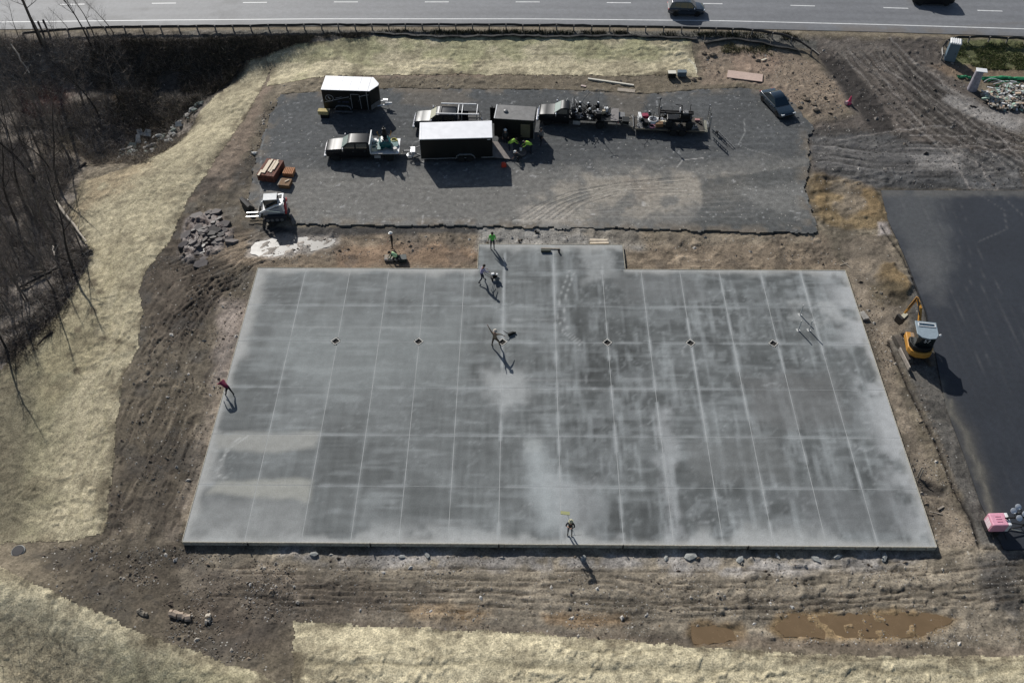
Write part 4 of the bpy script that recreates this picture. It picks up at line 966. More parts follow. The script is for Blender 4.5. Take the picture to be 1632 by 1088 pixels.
# ================================================================== bare woods
def tree_meshes(seed, H, lean=.05, dens=1., mt=BARK, mc=TWIG):
    rr = random.Random(seed); trunk = MB(); crown = MB()
    p = Vector((0, 0, -.3)); d = Vector((rr.uniform(-lean, lean), rr.uniform(-lean, lean), 1)).normalized(); r = H*.0135; n = 7; nodes = []
    for i in range(n):
        q = p+d*(H/n); r2 = r*(.80 if i < n-1 else .3); trunk.tube(p, q, r, r2, 7, cap=(i == n-1)); nodes.append((p.copy(), q.copy(), r, r2))
        p = q; r = r2; d = (d+Vector((rr.uniform(-.12, .12), rr.uniform(-.12, .12), 0))).normalized()
    def branch(p, d, L, r, lev):
        k = 3 if lev < 2 else 2
        for i in range(k):
            q = p+d*(L/k); crown.tube(p, q, r, r*.7, 4 if lev == 0 else 3, cap=False); p0 = p; p = q; r *= .7
            if lev < 3:
                for _ in range(2 if lev < 2 else 1):
                    if rr.random() < .85*dens:
                        s_ = p0.lerp(q, rr.uniform(.3, 1)); nd = (d+Vector((rr.gauss(0, .55), rr.gauss(0, .55), rr.uniform(-.05, .5)))).normalized()
                        branch(s_, nd, L*rr.uniform(.4, .62), r*.75, lev+1)
            d = (d+Vector((rr.gauss(0, .13), rr.gauss(0, .13), rr.uniform(0, .12)))).normalized()
    for i in range(2, n):
        for _ in range(rr.randint(1, 3)):
            a, b, r0, r1 = nodes[i]; s_ = a.lerp(b, rr.random()); t = rr.uniform(0, 2*PI)
            branch(s_, Vector((math.cos(t), math.sin(t), rr.uniform(.5, 1.3))).normalized(), H*rr.uniform(.16, .34)*(1.15-i/n*.6), r0*.42, 0)
    return trunk.mesh('trunk', mt, True), crown.mesh('crown', mc)
TM = [tree_meshes(11, 11, .04), tree_meshes(12, 9, .12), tree_meshes(13, 13, .05), tree_meshes(14, 7, .16), tree_meshes(15, 12, .08, mt=BARKD, mc=TWIGD)]
SM = [tree_meshes(31, 4.5, .2, .9), tree_meshes(32, 3.4, .25, .9), tree_meshes(33, 5.2, .15, .9), tree_meshes(34, 4., .2, .9, BARKD, TWIGD)]
def plant(k, px, py, sc=1., small=False, lab=None, grp=None, cat='tree', name='bare_tree'):
    x, y, _ = P(px, py); b = SM if small else TM; tm, cm = b[k % len(b)]
    rr = random.Random(int(px*13+py*7)); r = empty(name, (x, y, gz(x, y)-.05), rr.uniform(0, 6.28), lab, cat, grp); r.scale = (sc,)*3
    link('trunk', tm, r); link('crown', cm, r); return r
big = [(58, 292, 4, 1.15, 'tall dark leaning trunk among the bare trees at the left, upper of two'), (36, 318, 4, .9, 'dark bare tree at the left frame edge below the tallest dark trunk'),
       (187, 152, 1, .8, 'bare tree beside the patch of tan leaves under the road bank, left of two'), (222, 158, 3, 1.1, 'bare tree beside the patch of tan leaves under the road bank, right of two')]
for px, py, k, s_, lab in big: plant(k, px, py, s_, lab=lab)
def place(px, py):
    a = 'high up near the road' if py < 150 else 'level with the trailers' if py < 260 else 'beside the pale fallen trunk' if py < 370 else 'around the long dark fallen trunk' if py < 460 else 'in the lower corner of the woods'
    return a+(' by the photo edge' if px < 45 else ' towards the straw' if px > 85 else '')
rr = random.Random(3)
spots = [(12, 205), (95, 215), (70, 240), (18, 270), (90, 300), (55, 345), (20, 380), (95, 385), (60, 420), (118, 430), (30, 460), (85, 470), (15, 510), (50, 530), (10, 560), (40, 180), (120, 120), (80, 100), (30, 120), (150, 95), (110, 260), (5, 330), (128, 395), (75, 505), (-20, 440), (-30, 300), (-15, 150), (-25, 540), (140, 210), (165, 190), (30, 420), (75, 330), (45, 260), (100, 360), (25, 350), (65, 190), (10, 430), (45, 480), (110, 410), (80, 270), (130, 160), (60, 150)]
for i, (px, py) in enumerate(spots): plant(i, px+rr.uniform(-6, 6), py+rr.uniform(-6, 6), rr.uniform(.55, .95), lab='slender bare grey tree '+place(px, py), grp='bare trees in the left woods')
WOODPX = [(-30, 60), (420, 66), (400, 92), (320, 160), (240, 235), (130, 245), (95, 330), (140, 408), (90, 490), (30, 550), (-30, 600)]
wp = PX(WOODPX)
n = 0; k = 0
while n < 165:
    k += 1; px, py = rr.uniform(-20, 420), rr.uniform(62, 590)
    x, y, _ = P(px, py)
    if not in_poly(np.array([x]), np.array([y]), wp)[0]: continue
    if 200 < px < 300 and 165 < py < 245: continue
    n += 1
    dark = px > 190
    plant(3 if dark else rr.randint(0, 2), px, py, rr.uniform(.45, 1.15)*(.62 if dark else 1), True, 'thin leafless sapling '+('in the dark thicket under the road bank' if dark else place(px, py)), 'saplings in the '+('dark thicket' if dark else 'left woods'), 'sapling', 'sapling')
for px, py, s_ in ((110, 45, .8), (148, 52, 1.3), (182, 52, 1.2), (175, 58, 1.), (30, 60, 1.), (55, 70, 1.1)):
    plant(rr.randint(0, 2), px, py, s_, True, 'thin leafless sapling standing against the road near the guardrail', 'saplings against the road', 'sapling', 'sapling')
# weeds in the lower left corner
for px, py, s_ in ((10, 1010, .34), (30, 1035, .4), (55, 1060, .36), (5, 1060, .42), (25, 1080, .4), (80, 1075, .3), (45, 1000, .28)):
    plant(rr.randint(0, 2), px, py, s_, True, 'small bare weed stalk on the berm in the lower left corner', 'weed stalks in the lower left corner', 'weed', 'weed_stalk')
# undergrowth: twigs and canes, one mass
def twigs(name, poly, n, lmin, lmax, rad, m, seed, up=.5, hole=None, lift=.0, label=None, cols=None):
    r = np.random.RandomState(seed); pa = np.array(poly); out = []
    while len(out) < n:
        x = r.uniform(pa[:, 0].min(), pa[:, 0].max(), 4000); y = r.uniform(pa[:, 1].min(), pa[:, 1].max(), 4000)
        ok = in_poly(x, y, poly)&(fbm(x, y, .35, 3, seed) > .38)
        out += list(zip(x[ok], y[ok]))
    q = np.array(out[:n]); x, y = q[:, 0], q[:, 1]
    j = np.interp(y, yy, np.arange(NY)).astype(int); i = np.clip(((x/(28+.40*yy[j])+1)/2*(NX-1)).astype(int), 0, NX-1); z = GZF[j, i]
    L = r.uniform(lmin, lmax, n); az = r.uniform(0, 2*np.pi, n); el = np.abs(r.normal(up, .45, n)).clip(.02, 1.5)
    D = np.stack([np.cos(az)*np.cos(el), np.sin(az)*np.cos(el), np.sin(el)], 1)
    S = np.stack([x, y, z+lift+r.uniform(0, .12, n)], 1); bend = r.normal(0, .18, (n, 3)); Mid = S+D*(L*.5)[:, None]+bend*(L*.35)[:, None]; E_ = S+D*L[:, None]+np.array([0, 0, -.12])*L[:, None]
    up_ = np.array([0, 0, 1.]); a = np.cross(D, up_); a /= (np.linalg.norm(a, axis=1)[:, None]+1e-6); b = np.cross(D, a)
    V = np.zeros((n, 9, 3)); ra = r.uniform(.6, 1.4, n)*rad
    for k, (c, s_) in enumerate(((S, 1.), (Mid, .75), (E_, .25))):
        for t in range(3):
            th = t*2*np.pi/3; V[:, k*3+t] = c+(a*np.cos(th)+b*np.sin(th))*(ra*s_)[:, None]
    fq = np.array([(k*3+t, k*3+(t+1) % 3, (k+1)*3+(t+1) % 3, (k+1)*3+t) for k in range(2) for t in range(3)])
    Q = (fq[None]+(np.arange(n)*9)[:, None, None]).reshape(-1, 4)
    C = None; G = None
    if cols is not None:
        c = np.array(cols)[r.randint(0, len(cols), n)]*r.uniform(.6, 1.4, n)[:, None]; C = np.repeat(c, 9, 0); G = np.zeros(n*9)
    o = link(name, raw_mesh(name, V.reshape(-1, 3), Q, C, G, m, False)); tag(o, label, kind='stuff'); return o
TW_MAT = ground_mat('undergrowth', fine=5, contrast=.3, bump=0., rough=.9)
wp2 = PX([(-60, 60), (190, 64), (230, 150), (200, 235), (130, 250), (92, 330), (148, 408), (100, 490), (20, 560), (-60, 640)])
twigs('undergrowth', wp2, 60000, .35, 1.5, .012, TW_MAT, 5, .35, cols=[(.24, .205, .175), (.16, .135, .115), (.36, .32, .28), (.45, .41, .36), (.10, .085, .07)], label='mass of bare twigs and canes on the woods floor')
wp3 = PX([(150, 62), (430, 68), (470, 74), (400, 96), (322, 160), (240, 220), (180, 200), (150, 120)])
twigs('thicket', wp3, 22000, .4, 1.3, .013, TW_MAT, 6, .7, cols=[(.07, .06, .05), (.045, .04, .034), (.15, .125, .10), (.07, .068, .045), (.28, .24, .20)], label='dark tangled thicket below the road bank')
twigs('undergrowth', PX([(90, 170), (190, 150), (330, 150), (310, 200), (240, 262), (130, 262), (92, 330), (60, 250)]), 14000, .3, 1.2, .012, TW_MAT, 15, .4, cols=[(.22, .185, .15), (.13, .11, .09), (.34, .30, .25), (.40, .34, .25), (.09, .075, .06)], label='mass of bare twigs between the woods and the rubble heap')
twigs('thicket', PX([(330, 62), (600, 54), (590, 59), (470, 72), (428, 88), (400, 100), (340, 150), (330, 110)]), 9000, .3, 1.0, .013, TW_MAT, 16, .7, cols=[(.07, .06, .05), (.045, .04, .034), (.13, .11, .09), (.07, .068, .045)], label='dark scrub along the road bank above the top of the straw')
twigs('red_brush', PX([(30, 145), (115, 140), (115, 185), (40, 192)]), 1500, .4, 1.1, .010, TW_MAT, 7, .6, cols=[(.17, .06, .055), (.12, .05, .045)], label='patch of reddish canes in the woods')
twigs('weeds', PX([(-60, 990), (120, 1010), (150, 1110), (-60, 1110)]), 1500, .15, .6, .006, TW_MAT, 8, .6, cols=[(.10, .085, .06), (.06, .055, .035), (.2, .18, .13)], label='dead weeds on the berm')
twigs('bank_brush', PX([(120, 395), (150, 395), (100, 520), (20, 600), (0, 560), (80, 480)]), 2500, .3, 1.1, .012, TW_MAT, 9, .5, cols=[(.045, .036, .03), (.08, .065, .055)], label='dark twigs along the edge of the woods')
def grass(name, poly, n, seed, cols, label, h=.22):
    r = np.random.RandomState(seed); pa = np.array(poly); x = r.uniform(pa[:, 0].min(), pa[:, 0].max(), n*3); y = r.uniform(pa[:, 1].min(), pa[:, 1].max(), n*3)
    ok = in_poly(x, y, poly)&(fbm(x, y, .8, 3, seed) > r.uniform(.3, .6, n*3)); x, y = x[ok][:n], y[ok][:n]; n = len(x)
    j = np.interp(y, yy, np.arange(NY)).astype(int); i = np.clip(((x/(28+.40*yy[j])+1)/2*(NX-1)).astype(int), 0, NX-1); z = GZF[j, i]
    az = r.uniform(0, 6.28, n); w = r.uniform(.02, .05, n); hh = r.uniform(.3, 1., n)*h; ln = r.normal(0, .5, (n, 2))*hh[:, None]
    V = np.zeros((n, 4, 3)); dx, dy = np.cos(az)*w, np.sin(az)*w
    V[:, 0] = np.stack([x-dx, y-dy, z-.02], 1); V[:, 1] = np.stack([x+dx, y+dy, z-.02], 1); V[:, 2] = np.stack([x+ln[:, 0]+dx*.2, y+ln[:, 1]+dy*.2, z+hh], 1); V[:, 3] = np.stack([x+ln[:, 0]-dx*.2, y+ln[:, 1]-dy*.2, z+hh], 1)
    c = np.array(cols)[r.randint(0, len(cols), n)]*r.uniform(.6, 1.4, n)[:, None]
    o = link(name, raw_mesh(name, V.reshape(-1, 3), np.arange(n*4).reshape(-1, 4), np.repeat(c, 4, 0), np.zeros(n*4), TW_MAT, False)); tag(o, label, kind='stuff')
grass('grass', PX([(1528, 68), (1640, 70), (1660, 112), (1570, 112), (1535, 100), (1520, 90)]), 9000, 21, [(.11, .15, .05), (.16, .17, .07), (.22, .20, .11)], 'rough green grass inside the curved guardrail')
grass('verge_weeds', PX([(600, 48), (1250, 52), (1290, 66), (1200, 62), (900, 56), (600, 56)]), 6000, 22, [(.07, .075, .035), (.12, .10, .06), (.05, .05, .03)], 'dark weeds along the guardrail', .35)
grass('straw_tufts', PX([(1150, 66), (1240, 74), (1230, 90), (1140, 84)]), 1500, 23, [(.2, .17, .09), (.14, .14, .07)], 'thin grass on the dirt bank')
# fallen trunks
def log(px0, px1, r0, r1, m, lab, name='fallen_trunk', cat='fallen tree', branches=0, dz=.12, seed=0):
    a, b = P(*px0), P(*px1); rr = random.Random(seed); mb = MB(); A = Vector((a[0], a[1], gz(a[0], a[1])+dz)); B = Vector((b[0], b[1], gz(b[0], b[1])+dz)); prev = A; n = 5
    for i in range(1, n+1):
        q = A.lerp(B, i/n)+Vector((rr.uniform(-.1, .1), rr.uniform(-.1, .1), rr.uniform(-.02, .1)))*(i < n); mb.tube(prev, q, r0+(r1-r0)*(i-1)/n, r0+(r1-r0)*i/n, 8); prev = q
    for k in range(branches):
        t = rr.uniform(.2, .95); p = A.lerp(B, t); t2 = rr.uniform(0, 6.28); mb.tube(p, p+Vector((math.cos(t2), math.sin(t2), rr.uniform(0, .8)))*rr.uniform(.5, 1.6), r1*.7, .01, 4)
    c = (A+B)/2; mb.v = [(v[0]-c.x, v[1]-c.y, v[2]-c.z) for v in mb.v]
    return top(name, mb, m, lab, cat, tuple(c), smooth=True)
log((92, 328), (140, 390), .16, .07, BARKP, 'pale bleached fallen trunk with a broken end at the edge of the woods', branches=5, dz=.5, seed=1)
log((148, 402), (30, 462), .20, .10, BARKD, 'long dark fallen trunk lying along the lower edge of the woods', branches=9, dz=.25, seed=2)
log((95, 475), (70, 490), .14, .08, BARKD, 'short dark log at the woods edge above the straw', branches=3, dz=.15, seed=3)
log((138, 262), (80, 302), .14, .07, BARKD, 'dark fallen branch beside the leafy clearing', branches=6, dz=.2, seed=4)
log((25, 88), (52, 128), .10, .06, BARKP, 'thin pale fallen trunk in the brush below the utility pole', branches=4, dz=.6, seed=5)
log((88, 400), (91, 415), .07, .05, BARKP, 'small pale broken stick in the woods', branches=1, dz=.6, seed=6)
log((85, 530), (60, 550), .1, .05, BARKD, 'dark branch on the straw by the lower woods', branches=3, dz=.12, seed=7)
# ================================================================== vehicles (local +x = forward)
def wheel_part(parent, x, y, r, w, rim=RIM, me={}):
    key = (round(r, 2), round(w, 2), rim.name)
    if key not in me:
        t = MB().lathe([(r*.60, -w/2), (r*.93, -w/2), (r, -w*.36), (r, w*.36), (r*.93, w/2), (r*.60, w/2)], axis='Y', n=20).mesh('wheel', RUB, True)
        q = MB().lathe([(r*.60, -w*.47), (r*.56, -w*.30), (r*.2, -w*.34), (r*.16, -w*.46), (.02, -w*.46)], axis='Y', n=14)
        q.lathe([(r*.60, w*.47), (r*.56, w*.30), (r*.2, w*.34), (r*.16, w*.46), (.02, w*.46)], axis='Y', n=14)
        for i in range(5):
            a = i*2*PI/5
            for s_ in (-1, 1): q.box((math.cos(a)*r*.38, s_*w*.40, math.sin(a)*r*.38), (r*.42, w*.06, r*.13), ry=-a)
        me[key] = (t, q.mesh('rim', rim, True))
    a, b = me[key]; o = link('wheel', a, parent); o.location = (x, y, r); link('rim', b, o); return o
def finish(r, x, y, deg, z=0.): r.location = (x, y, z); r.rotation_euler = (0, 0, R_(deg)); return r
def pickup(label, paint, cab, Lh=1.42, wb=3.9, bed='flat', z0=0.):
    """super-duty cab with hood; x of the front bumper = 0, running back along -x"""
    r = empty('pickup_truck', (0, 0, 0), 0, label, 'pickup truck'); W = 1.0
    cl = 1.55 if cab == 'regular' else 2.75; hx = -.30-Lh; cx = hx-cl
    b = MB()
    b.loft([(-.12, .55, 1.12, .88, .80, .06), (-.30, .50, 1.28, .96, .86, .08), (-.9, .50, 1.36, 1.0, .90, .08), (hx, .48, 1.42, W, .92, .07), (hx-.05, .48, 1.44, W, .98, .05), (cx, .48, 1.46, W, .98, .05)])
    b.build('body', paint, r, True, .015)
    g = MB(); zt = 2.06; th = 1.44
    vs = []
    for x, z, w in ((hx+.02, th-.02, .93), (hx-.68, zt-.06, .76), (hx-1.0, zt, .74), (cx+.25, zt, .74), (cx+.06, zt-.07, .76), (cx, th-.02, .93)):
        vs += [(x, -w, z), (x, w, z)]
    fs = [(2*i, 2*i+1, 2*i+3, 2*i+2) for i in range(5)]+[(10, 11, 1, 0), (0, 2, 4, 6, 8, 10), (11, 9, 7, 5, 3, 1)]
    g.add(vs, fs); g.build('cab', paint, r, True, .03)
    p = MB(); p.pane([(hx-.03, -.84, th+.06), (hx-.03, .84, th+.06), (hx-.63, .69, zt-.10), (hx-.63, -.69, zt-.10)], .015); p.build('windshield', GLS, r)
    n = 1 if cab == 'regular' else 2
    for s_ in (-1, 1):
        for k in range(n):
            xa = hx-.30-(k*1.18) if k else hx-.28; xb = xa-(1.02 if n == 2 else 1.05); 
            if k == 0: q = [(xa, s_*.925, th+.04), (xb, s_*.925, th+.04), (xb, s_*.80, zt-.13), (xa-.42, s_*.80, zt-.13)]
            else: q = [(xa, s_*.925, th+.04), (xb, s_*.925, th+.04), (xb, s_*.80, zt-.13), (xa, s_*.80, zt-.13)]
            if s_ < 0: q = q[::-1]
            m = MB(); m.pane(q, -.02 if s_ < 0 else -.02); m.build('side_window', GLD, r)
            d = MB(); d.box((xa-.52, s_*1.004, .98), (1.06, .012, .84)); do = d.build('door', paint, r, False, .01)
            h = MB(); h.box((xb+.16, s_*1.022, 1.22), (.18, .03, .04)); h.build('handle', CHR, do)
    m = MB(); m.pane([(cx+.035, .72, th+.1), (cx+.035, -.72, th+.1), (cx+.075, -.64, zt-.16), (cx+.075, .64, zt-.16)], -.0); 
    gr = MB(); gr.box((-.10, 0, .90), (.07, 1.35, .42)); 
    for k in range(3): gr.box((-.06, 0, .78+k*.13), (.05, 1.3, .05))
    gr.build('grille', CHR, r)
    bm_ = MB(); bm_.box((-.02, 0, .55), (.22, 1.96, .26)); bm_.build('front_bumper', CHR, r, False, .04)
    for s_ in (-1, 1):
        m = MB(); m.box((-.12, s_*.80, .93), (.10, .26, .30)); m.build('headlight', mat('headlight_glass', (.75, .78, .78), .1, coat=1.), r, False, .03)
        m = MB(); m.box((hx-.20, s_*1.20, 1.55), (.12, .26, .30)); m.box((hx-.20, s_*1.06, 1.48), (.05, .2, .05)); m.build('mirror', CHR, r, False, .04)
        m = MB()
        for k in range(9):
            a = PI*k/8; m.box((-1.02+math.cos(a)*.50, s_*1.01, .42+math.sin(a)*.50), (.2, .09, .05), ry=-(a+PI/2))
        m.build('wheel_arch', paint, r)
    m = MB(); m.box(((hx+cx)/2, 0, .44), (cl, 2.06, .07)); m.build('running_board', STL, r)
    wheel_part(r, -1.02, -.86, .42, .27); wheel_part(r, -1.02, .86, .42, .27)
    fr = MB(); fr.box((-(wb+1.0)/2-1.6, .42, .58), (wb+2.2, .09, .2)); fr.box((-(wb+1.0)/2-1.6, -.42, .58), (wb+2.2, .09, .2)); fr.build('chassis', STL, r)
    return r, hx, cx
# ---- crew-cab flatbed with the teal machine
crew, hx, cx = pickup('black crew cab flatbed truck carrying the teal ride-on trowel machine', BLK, 'crew')
finish(crew, -19.35, 73.72, 181)
L_bed = 2.72; bx = cx-.14-L_bed/2
m = MB(); m.box((bx, 0, .98), (L_bed, 2.36, .09)); m.build('flatbed', mat('pale_deck', (.62, .60, .58), .5, var=.2), crew, False, .01)
m = MB(); m.box((bx, 0, .88), (L_bed, 2.38, .12)); m.build('bed_frame', STL, crew)
m = MB(); m.box((cx-.10, 0, 1.52), (.07, 2.3, 1.10)); m.box((cx-.10, 0, 2.10), (.12, 2.36, .09)); m.build('headboard', WHT, crew, False, .02)
m = MB(); m.box((bx-L_bed/2+.12, 0, 1.06), (.34, 2.36, .09)); m.build('tail_board', WHT, crew, False, .01)
m = MB(); m.box((cx-.75, 1.02, .66), (.62, .34, .38)); m.build('toolbox', ALU, crew, False, .02)
for s_ in (-1, 1):
    m = MB(); m.box((bx-.45, s_*.98, .90), (1.0, .36, .05)); m.build('mudguard', STL, crew)
    wheel_part(crew, bx-.40, s_*.90, .42, .44)
    m = MB(); m.box((bx-L_bed/2-.02, s_*1.0, .88), (.05, .2, .12)); m.build('tail_light', REDP, crew)
def trowel_machine(x, y, z, deg):
    r = empty('ride_on_trowel', (x, y, z), R_(deg), 'teal ride-on trowel machine with two spider rotors strapped on the flatbed', 'trowel machine')
    m = MB()
    m.loft([(-.60, .38, .78, .42, .34, .08), (-.35, .34, .95, .58, .46, .10), (.25, .34, .95, .58, .46, .10), (.55, .38, .74, .44, .36, .08)]); m.build('body', TEAL, r, True, .02)
    for s_ in (-1, 1):
        g = MB(); g.lathe([(.02, .17), (.66, .17), (.68, .20), (.66, .23), (.02, .24)], (s_*.62, 0, 0), n=20)
        g.build('guard_ring', TEAL, r)
        w = MB()
        for i in range(4): a = i*PI/2+.4; w.box((s_*.62+math.cos(a)*.38, math.sin(a)*.38, .05), (.46, .16, .02), rz=a)
        w.build('blades', GREY, r)
    m = MB(); m.box((0, .05, 1.05), (.48, .45, .12)); m.box((0, .28, 1.32), (.46, .1, .5)); m.build('seat', mat('seat_vinyl', (.02, .02, .022), .5), r, False, .04)
    m = MB(); m.box((0, .30, 1.75), (.34, .25, .38)); m.tube((0, .34, 1.7), (0, .34, 2.15), .09, .06); m.build('canister', TBLK, r, False, .03)
    for s_ in (-1, 1):
        m = MB(); m.path([(s_*.3, -.2, .9), (s_*.36, -.3, 1.25), (s_*.42, -.15, 1.42)], .025); m.tube((s_*.42, -.15, 1.38), (s_*.42, -.12, 1.55), .035); m.build('control_lever', STL, r)
        m = MB(); m.path([(s_*.55, .5, .9), (s_*.7, .55, 1.35), (s_*.62, .3, 1.62)], .03); m.build('hand_rail', YEL, r)
    m = MB(); m.box((.2, -.35, .99), (.3, .25, .12)); m.box((-.22, -.3, 1.0), (.2, .2, .16)); m.build('engine', GREY, r, False, .02)
    return r
trowel_machine(-13.35, 73.75, 1.03, 8)
def hosecoil(name, lab, x, y, z, R, r, m, n=3, cat='hose'):
    mb = MB()
    for k in range(n):
        pts = [(R*(1-.1*k)*math.cos(t*PI/8), R*(1-.1*k)*math.sin(t*PI/8), r+k*r*1.8) for t in range(17)]; mb.path(pts, r, 5)
    return top(name, mb, m, lab, cat, (x, y, z))
hosecoil('hose', 'coil of yellow hose on the flatbed behind the teal machine', -12.6, 74.55, 1.03, .38, .04, mat('yellow_hose', (.62, .55, .14), .6), 4)
hosecoil('hose', 'pale hose coil on the flatbed just behind the cab', -14.45, 73.3, 1.03, .36, .045, mat('pale_hose', (.66, .63, .5), .6), 4)
def crate(name, lab, cat, x, y, z, d, m, deg=0, lid=None):
    r = empty(name, (x, y, z), R_(deg), lab, cat); a = MB(); a.box((0, 0, d[2]/2), d); a.build('box', m, r, False, .02)
    b = MB(); b.box((0, 0, d[2]+.025), (d[0]+.03, d[1]+.03, .05)); b.build('lid', lid or m, r, False, .01); return r
crate('storage_box', 'white box near the cab on the flatbed truck', 'box', -14.5, 74.4, 1.03, (.4, .35, .35), WHT, 10); crate('storage_box', 'pinkish white bucket crate on the flatbed beside the teal machine', 'box', -12.35, 73.1, 1.03, (.35, .35, .3), mat('off_white', (.6, .56, .52), .6), 30)
# ---- crew-cab pickup with ladder rack
rack, hx, cx = pickup('dark grey crew cab pickup with a silver ladder rack parked behind the long trailer', BLKM, 'crew')
finish(rack, -10.95, 78.55, 178)
Lb = 2.15; bx = cx-.06-Lb/2
for s_ in (-1, 1):
    m = MB(); m.loft([(cx-.05, .5, 1.46, .99, .95, .03), (cx-Lb, .5, 1.46, .99, .95, .03)])
m = MB(); m.box((bx, -.93, .98), (Lb, .12, .96)); m.box((bx, .93, .98), (Lb, .12, .96)); m.box((bx, 0, .62), (Lb, 1.8, .08)); m.build('bed', BLKM, rack, False, .02)
m = MB(); m.box((cx-.06-Lb, 0, 1.02), (.08, 1.9, .86)); to = m.build('tailgate', BLKM, rack, False, .02)
m = MB(); m.box((cx-.2-Lb, 0, .56), (.2, 1.95, .2)); m.build('rear_bumper', CHR, rack, False, .03)
for s_ in (-1, 1):
    wheel_part(rack, bx-.05, s_*.88, .42, .3)
    m = MB(); m.box(((cx-Lb-.2+hx-.35)/2-.15, s_*.88, 2.28), (4.35 if s_ > 0 else 3.6, .11, .09)); m.build('rack_rail', WHT, rack, False, .01)
    for x in (cx-.15, cx-Lb+.1, cx-.55):
        m = MB(); m.tube((x, s_*.93, 1.45), (x, s_*.88, 2.25), .035); m.build('rack_post', ALU, rack)
for x in (hx-1.05, cx-.15, cx-.55, cx-Lb+.1):
    m = MB(); m.box((x, 0, 2.25), (.06, 1.8, .06)); m.build('rack_bar', ALU if x < cx-.1 else STL, rack)
crate('storage_box', 'black load box inside the bed of the pickup with the ladder rack', 'box', -4.7, 78.4, .66, (1.3, 1.4, .7), TBLK)
# ---- regular-cab flatbed loaded with machines
reg, hx, cx = pickup('black regular cab flatbed truck loaded with walk-behind concrete machines', BLK, 'regular')
finish(reg, 1.75, 79.85, 175)
Lb = 4.75; bx = cx-.25-Lb/2
m = MB(); m.box((bx, 0, 1.02), (Lb, 2.34, .10)); m.box((bx, 0, .9), (Lb*.98, 1.6, .14)); m.build('flatbed', TBLK, reg, False, .01)
m = MB(); m.box((cx-.22, 0, 1.62), (.08, 2.3, .12)); m.box((cx-.22, 0, 2.25), (.08, 1.5, .08)); m.box((cx-.22, -.75, 1.7), (.08, .09, 1.2)); m.box((cx-.22, .75, 1.7), (.08, .09, 1.2)); m.prism([(cx-.26, 1.1), (cx-.20, 1.1), (cx-.20, 2.2), (cx-.26, 2.2)], -.7, .7); m.build('headboard', GREY, reg)
m = MB(); m.box((bx-Lb/2+.35, 0, 1.09), (.8, 2.2, .06)); m.build('tail_deck', mat('dusty_deck', (.22, .20, .19), .7, var=.25), reg)
m = MB(); m.box((cx-.8, .98, .64), (.75, .34, .42)); m.build('toolbox', ALU, reg, False, .02)
for s_ in (-1, 1):
    wheel_part(reg, bx-.55, s_*.9, .42, .44)
    m = MB(); m.box((bx-Lb/2-.03, s_*1.0, .9), (.06, .24, .14)); m.build('tail_light', REDP, reg)
    m = MB(); m.box((bx-Lb/2+.1, s_*.95, .62), (.05, .5, .55)); m.build('mud_flap', GREY, reg)
def to_world(root, x, y, z=0.):
    a = root.rotation_euler[2]; c, s_ = math.cos(a), math.sin(a); return (root.location[0]+x*c-y*s_, root.location[1]+x*s_+y*c, z)
def power_trowel(x, y, z, deg, lab, grp=None, R=.5, col=None, lean=0.):
    r = empty('power_trowel', (x, y, z), R_(deg), lab, 'power trowel', grp); r.rotation_euler = (0, lean, R_(deg))
    m = MB(); m.lathe([(R, .06), (R+.02, .10), (R, .14)], n=18)
    ring = MB(); n = 18
    for i in range(n):
        a, b = 2*PI*i/n, 2*PI*(i+1)/n
        for h in (.06, .20): ring.tube((R*math.cos(a), R*math.sin(a), h), (R*math.cos(b), R*math.sin(b), h), .016, n=4)
        if i % 3 == 0: ring.tube((R*math.cos(a), R*math.sin(a), .06), (R*math.cos(a), R*math.sin(a), .2), .014, n=4)
    for i in range(4): a = i*PI/2+.7; ring.tube((R*math.cos(a), R*math.sin(a), .2), (0, 0, .34), .018, n=4)
    ring.build('guard_ring', col or GREY, r)
    bl = MB()
    for i in range(4): a = i*PI/2; bl.box((math.cos(a)*R*.55, math.sin(a)*R*.55, .02), (R*.75, .15, .012), rz=a)
    bl.build('blades', ALU, r)
    e = MB(); e.box((0, 0, .45), (.34, .30, .26)); e.tube((.05, 0, .55), (.05, 0, .72), .10, .09, 10); e.box((-.1, .16, .52), (.16, .12, .12)); e.build('engine', TBLK, r, False, .03)
    t = MB(); t.tube((.06, -.02, .68), (.06, -.02, .74), .11, .07, 10); t.build('air_filter', WHT, r)
    h = MB(); h.path([(.1, 0, .38), (.55, 0, .8), (1.15, 0, 1.05)], .022, 5); h.path([(1.15, -.26, 1.08), (1.15, .26, 1.08)], .02, 5); h.tube((1.15, .26, 1.08), (1.3, .26, 1.1), .025, n=6); h.tube((1.15, -.26, 1.08), (1.3, -.26, 1.1), .025, n=6); h.build('handle', GREY, r)
    return r
ld = [(-4.2, .35, 40, 'walk-behind trowel just behind the headboard on the far side'), (-4.35, -.5, 160, 'walk-behind trowel just behind the headboard on the near side'), (-5.2, .3, 200, 'walk-behind trowel in the middle of the loaded flatbed, far side'), (-5.3, -.6, 290, 'walk-behind trowel in the middle of the loaded flatbed, near side'), (-6.1, .45, 80, 'walk-behind trowel near the tail of the loaded flatbed')]
for i, (a, b, c, lab) in enumerate(ld): power_trowel(*to_world(reg, a, -b, 1.07), c, lab, 'walk-behind trowels on the loaded flatbed', .46, STL).scale = (1.25, 1.25, 1.5)
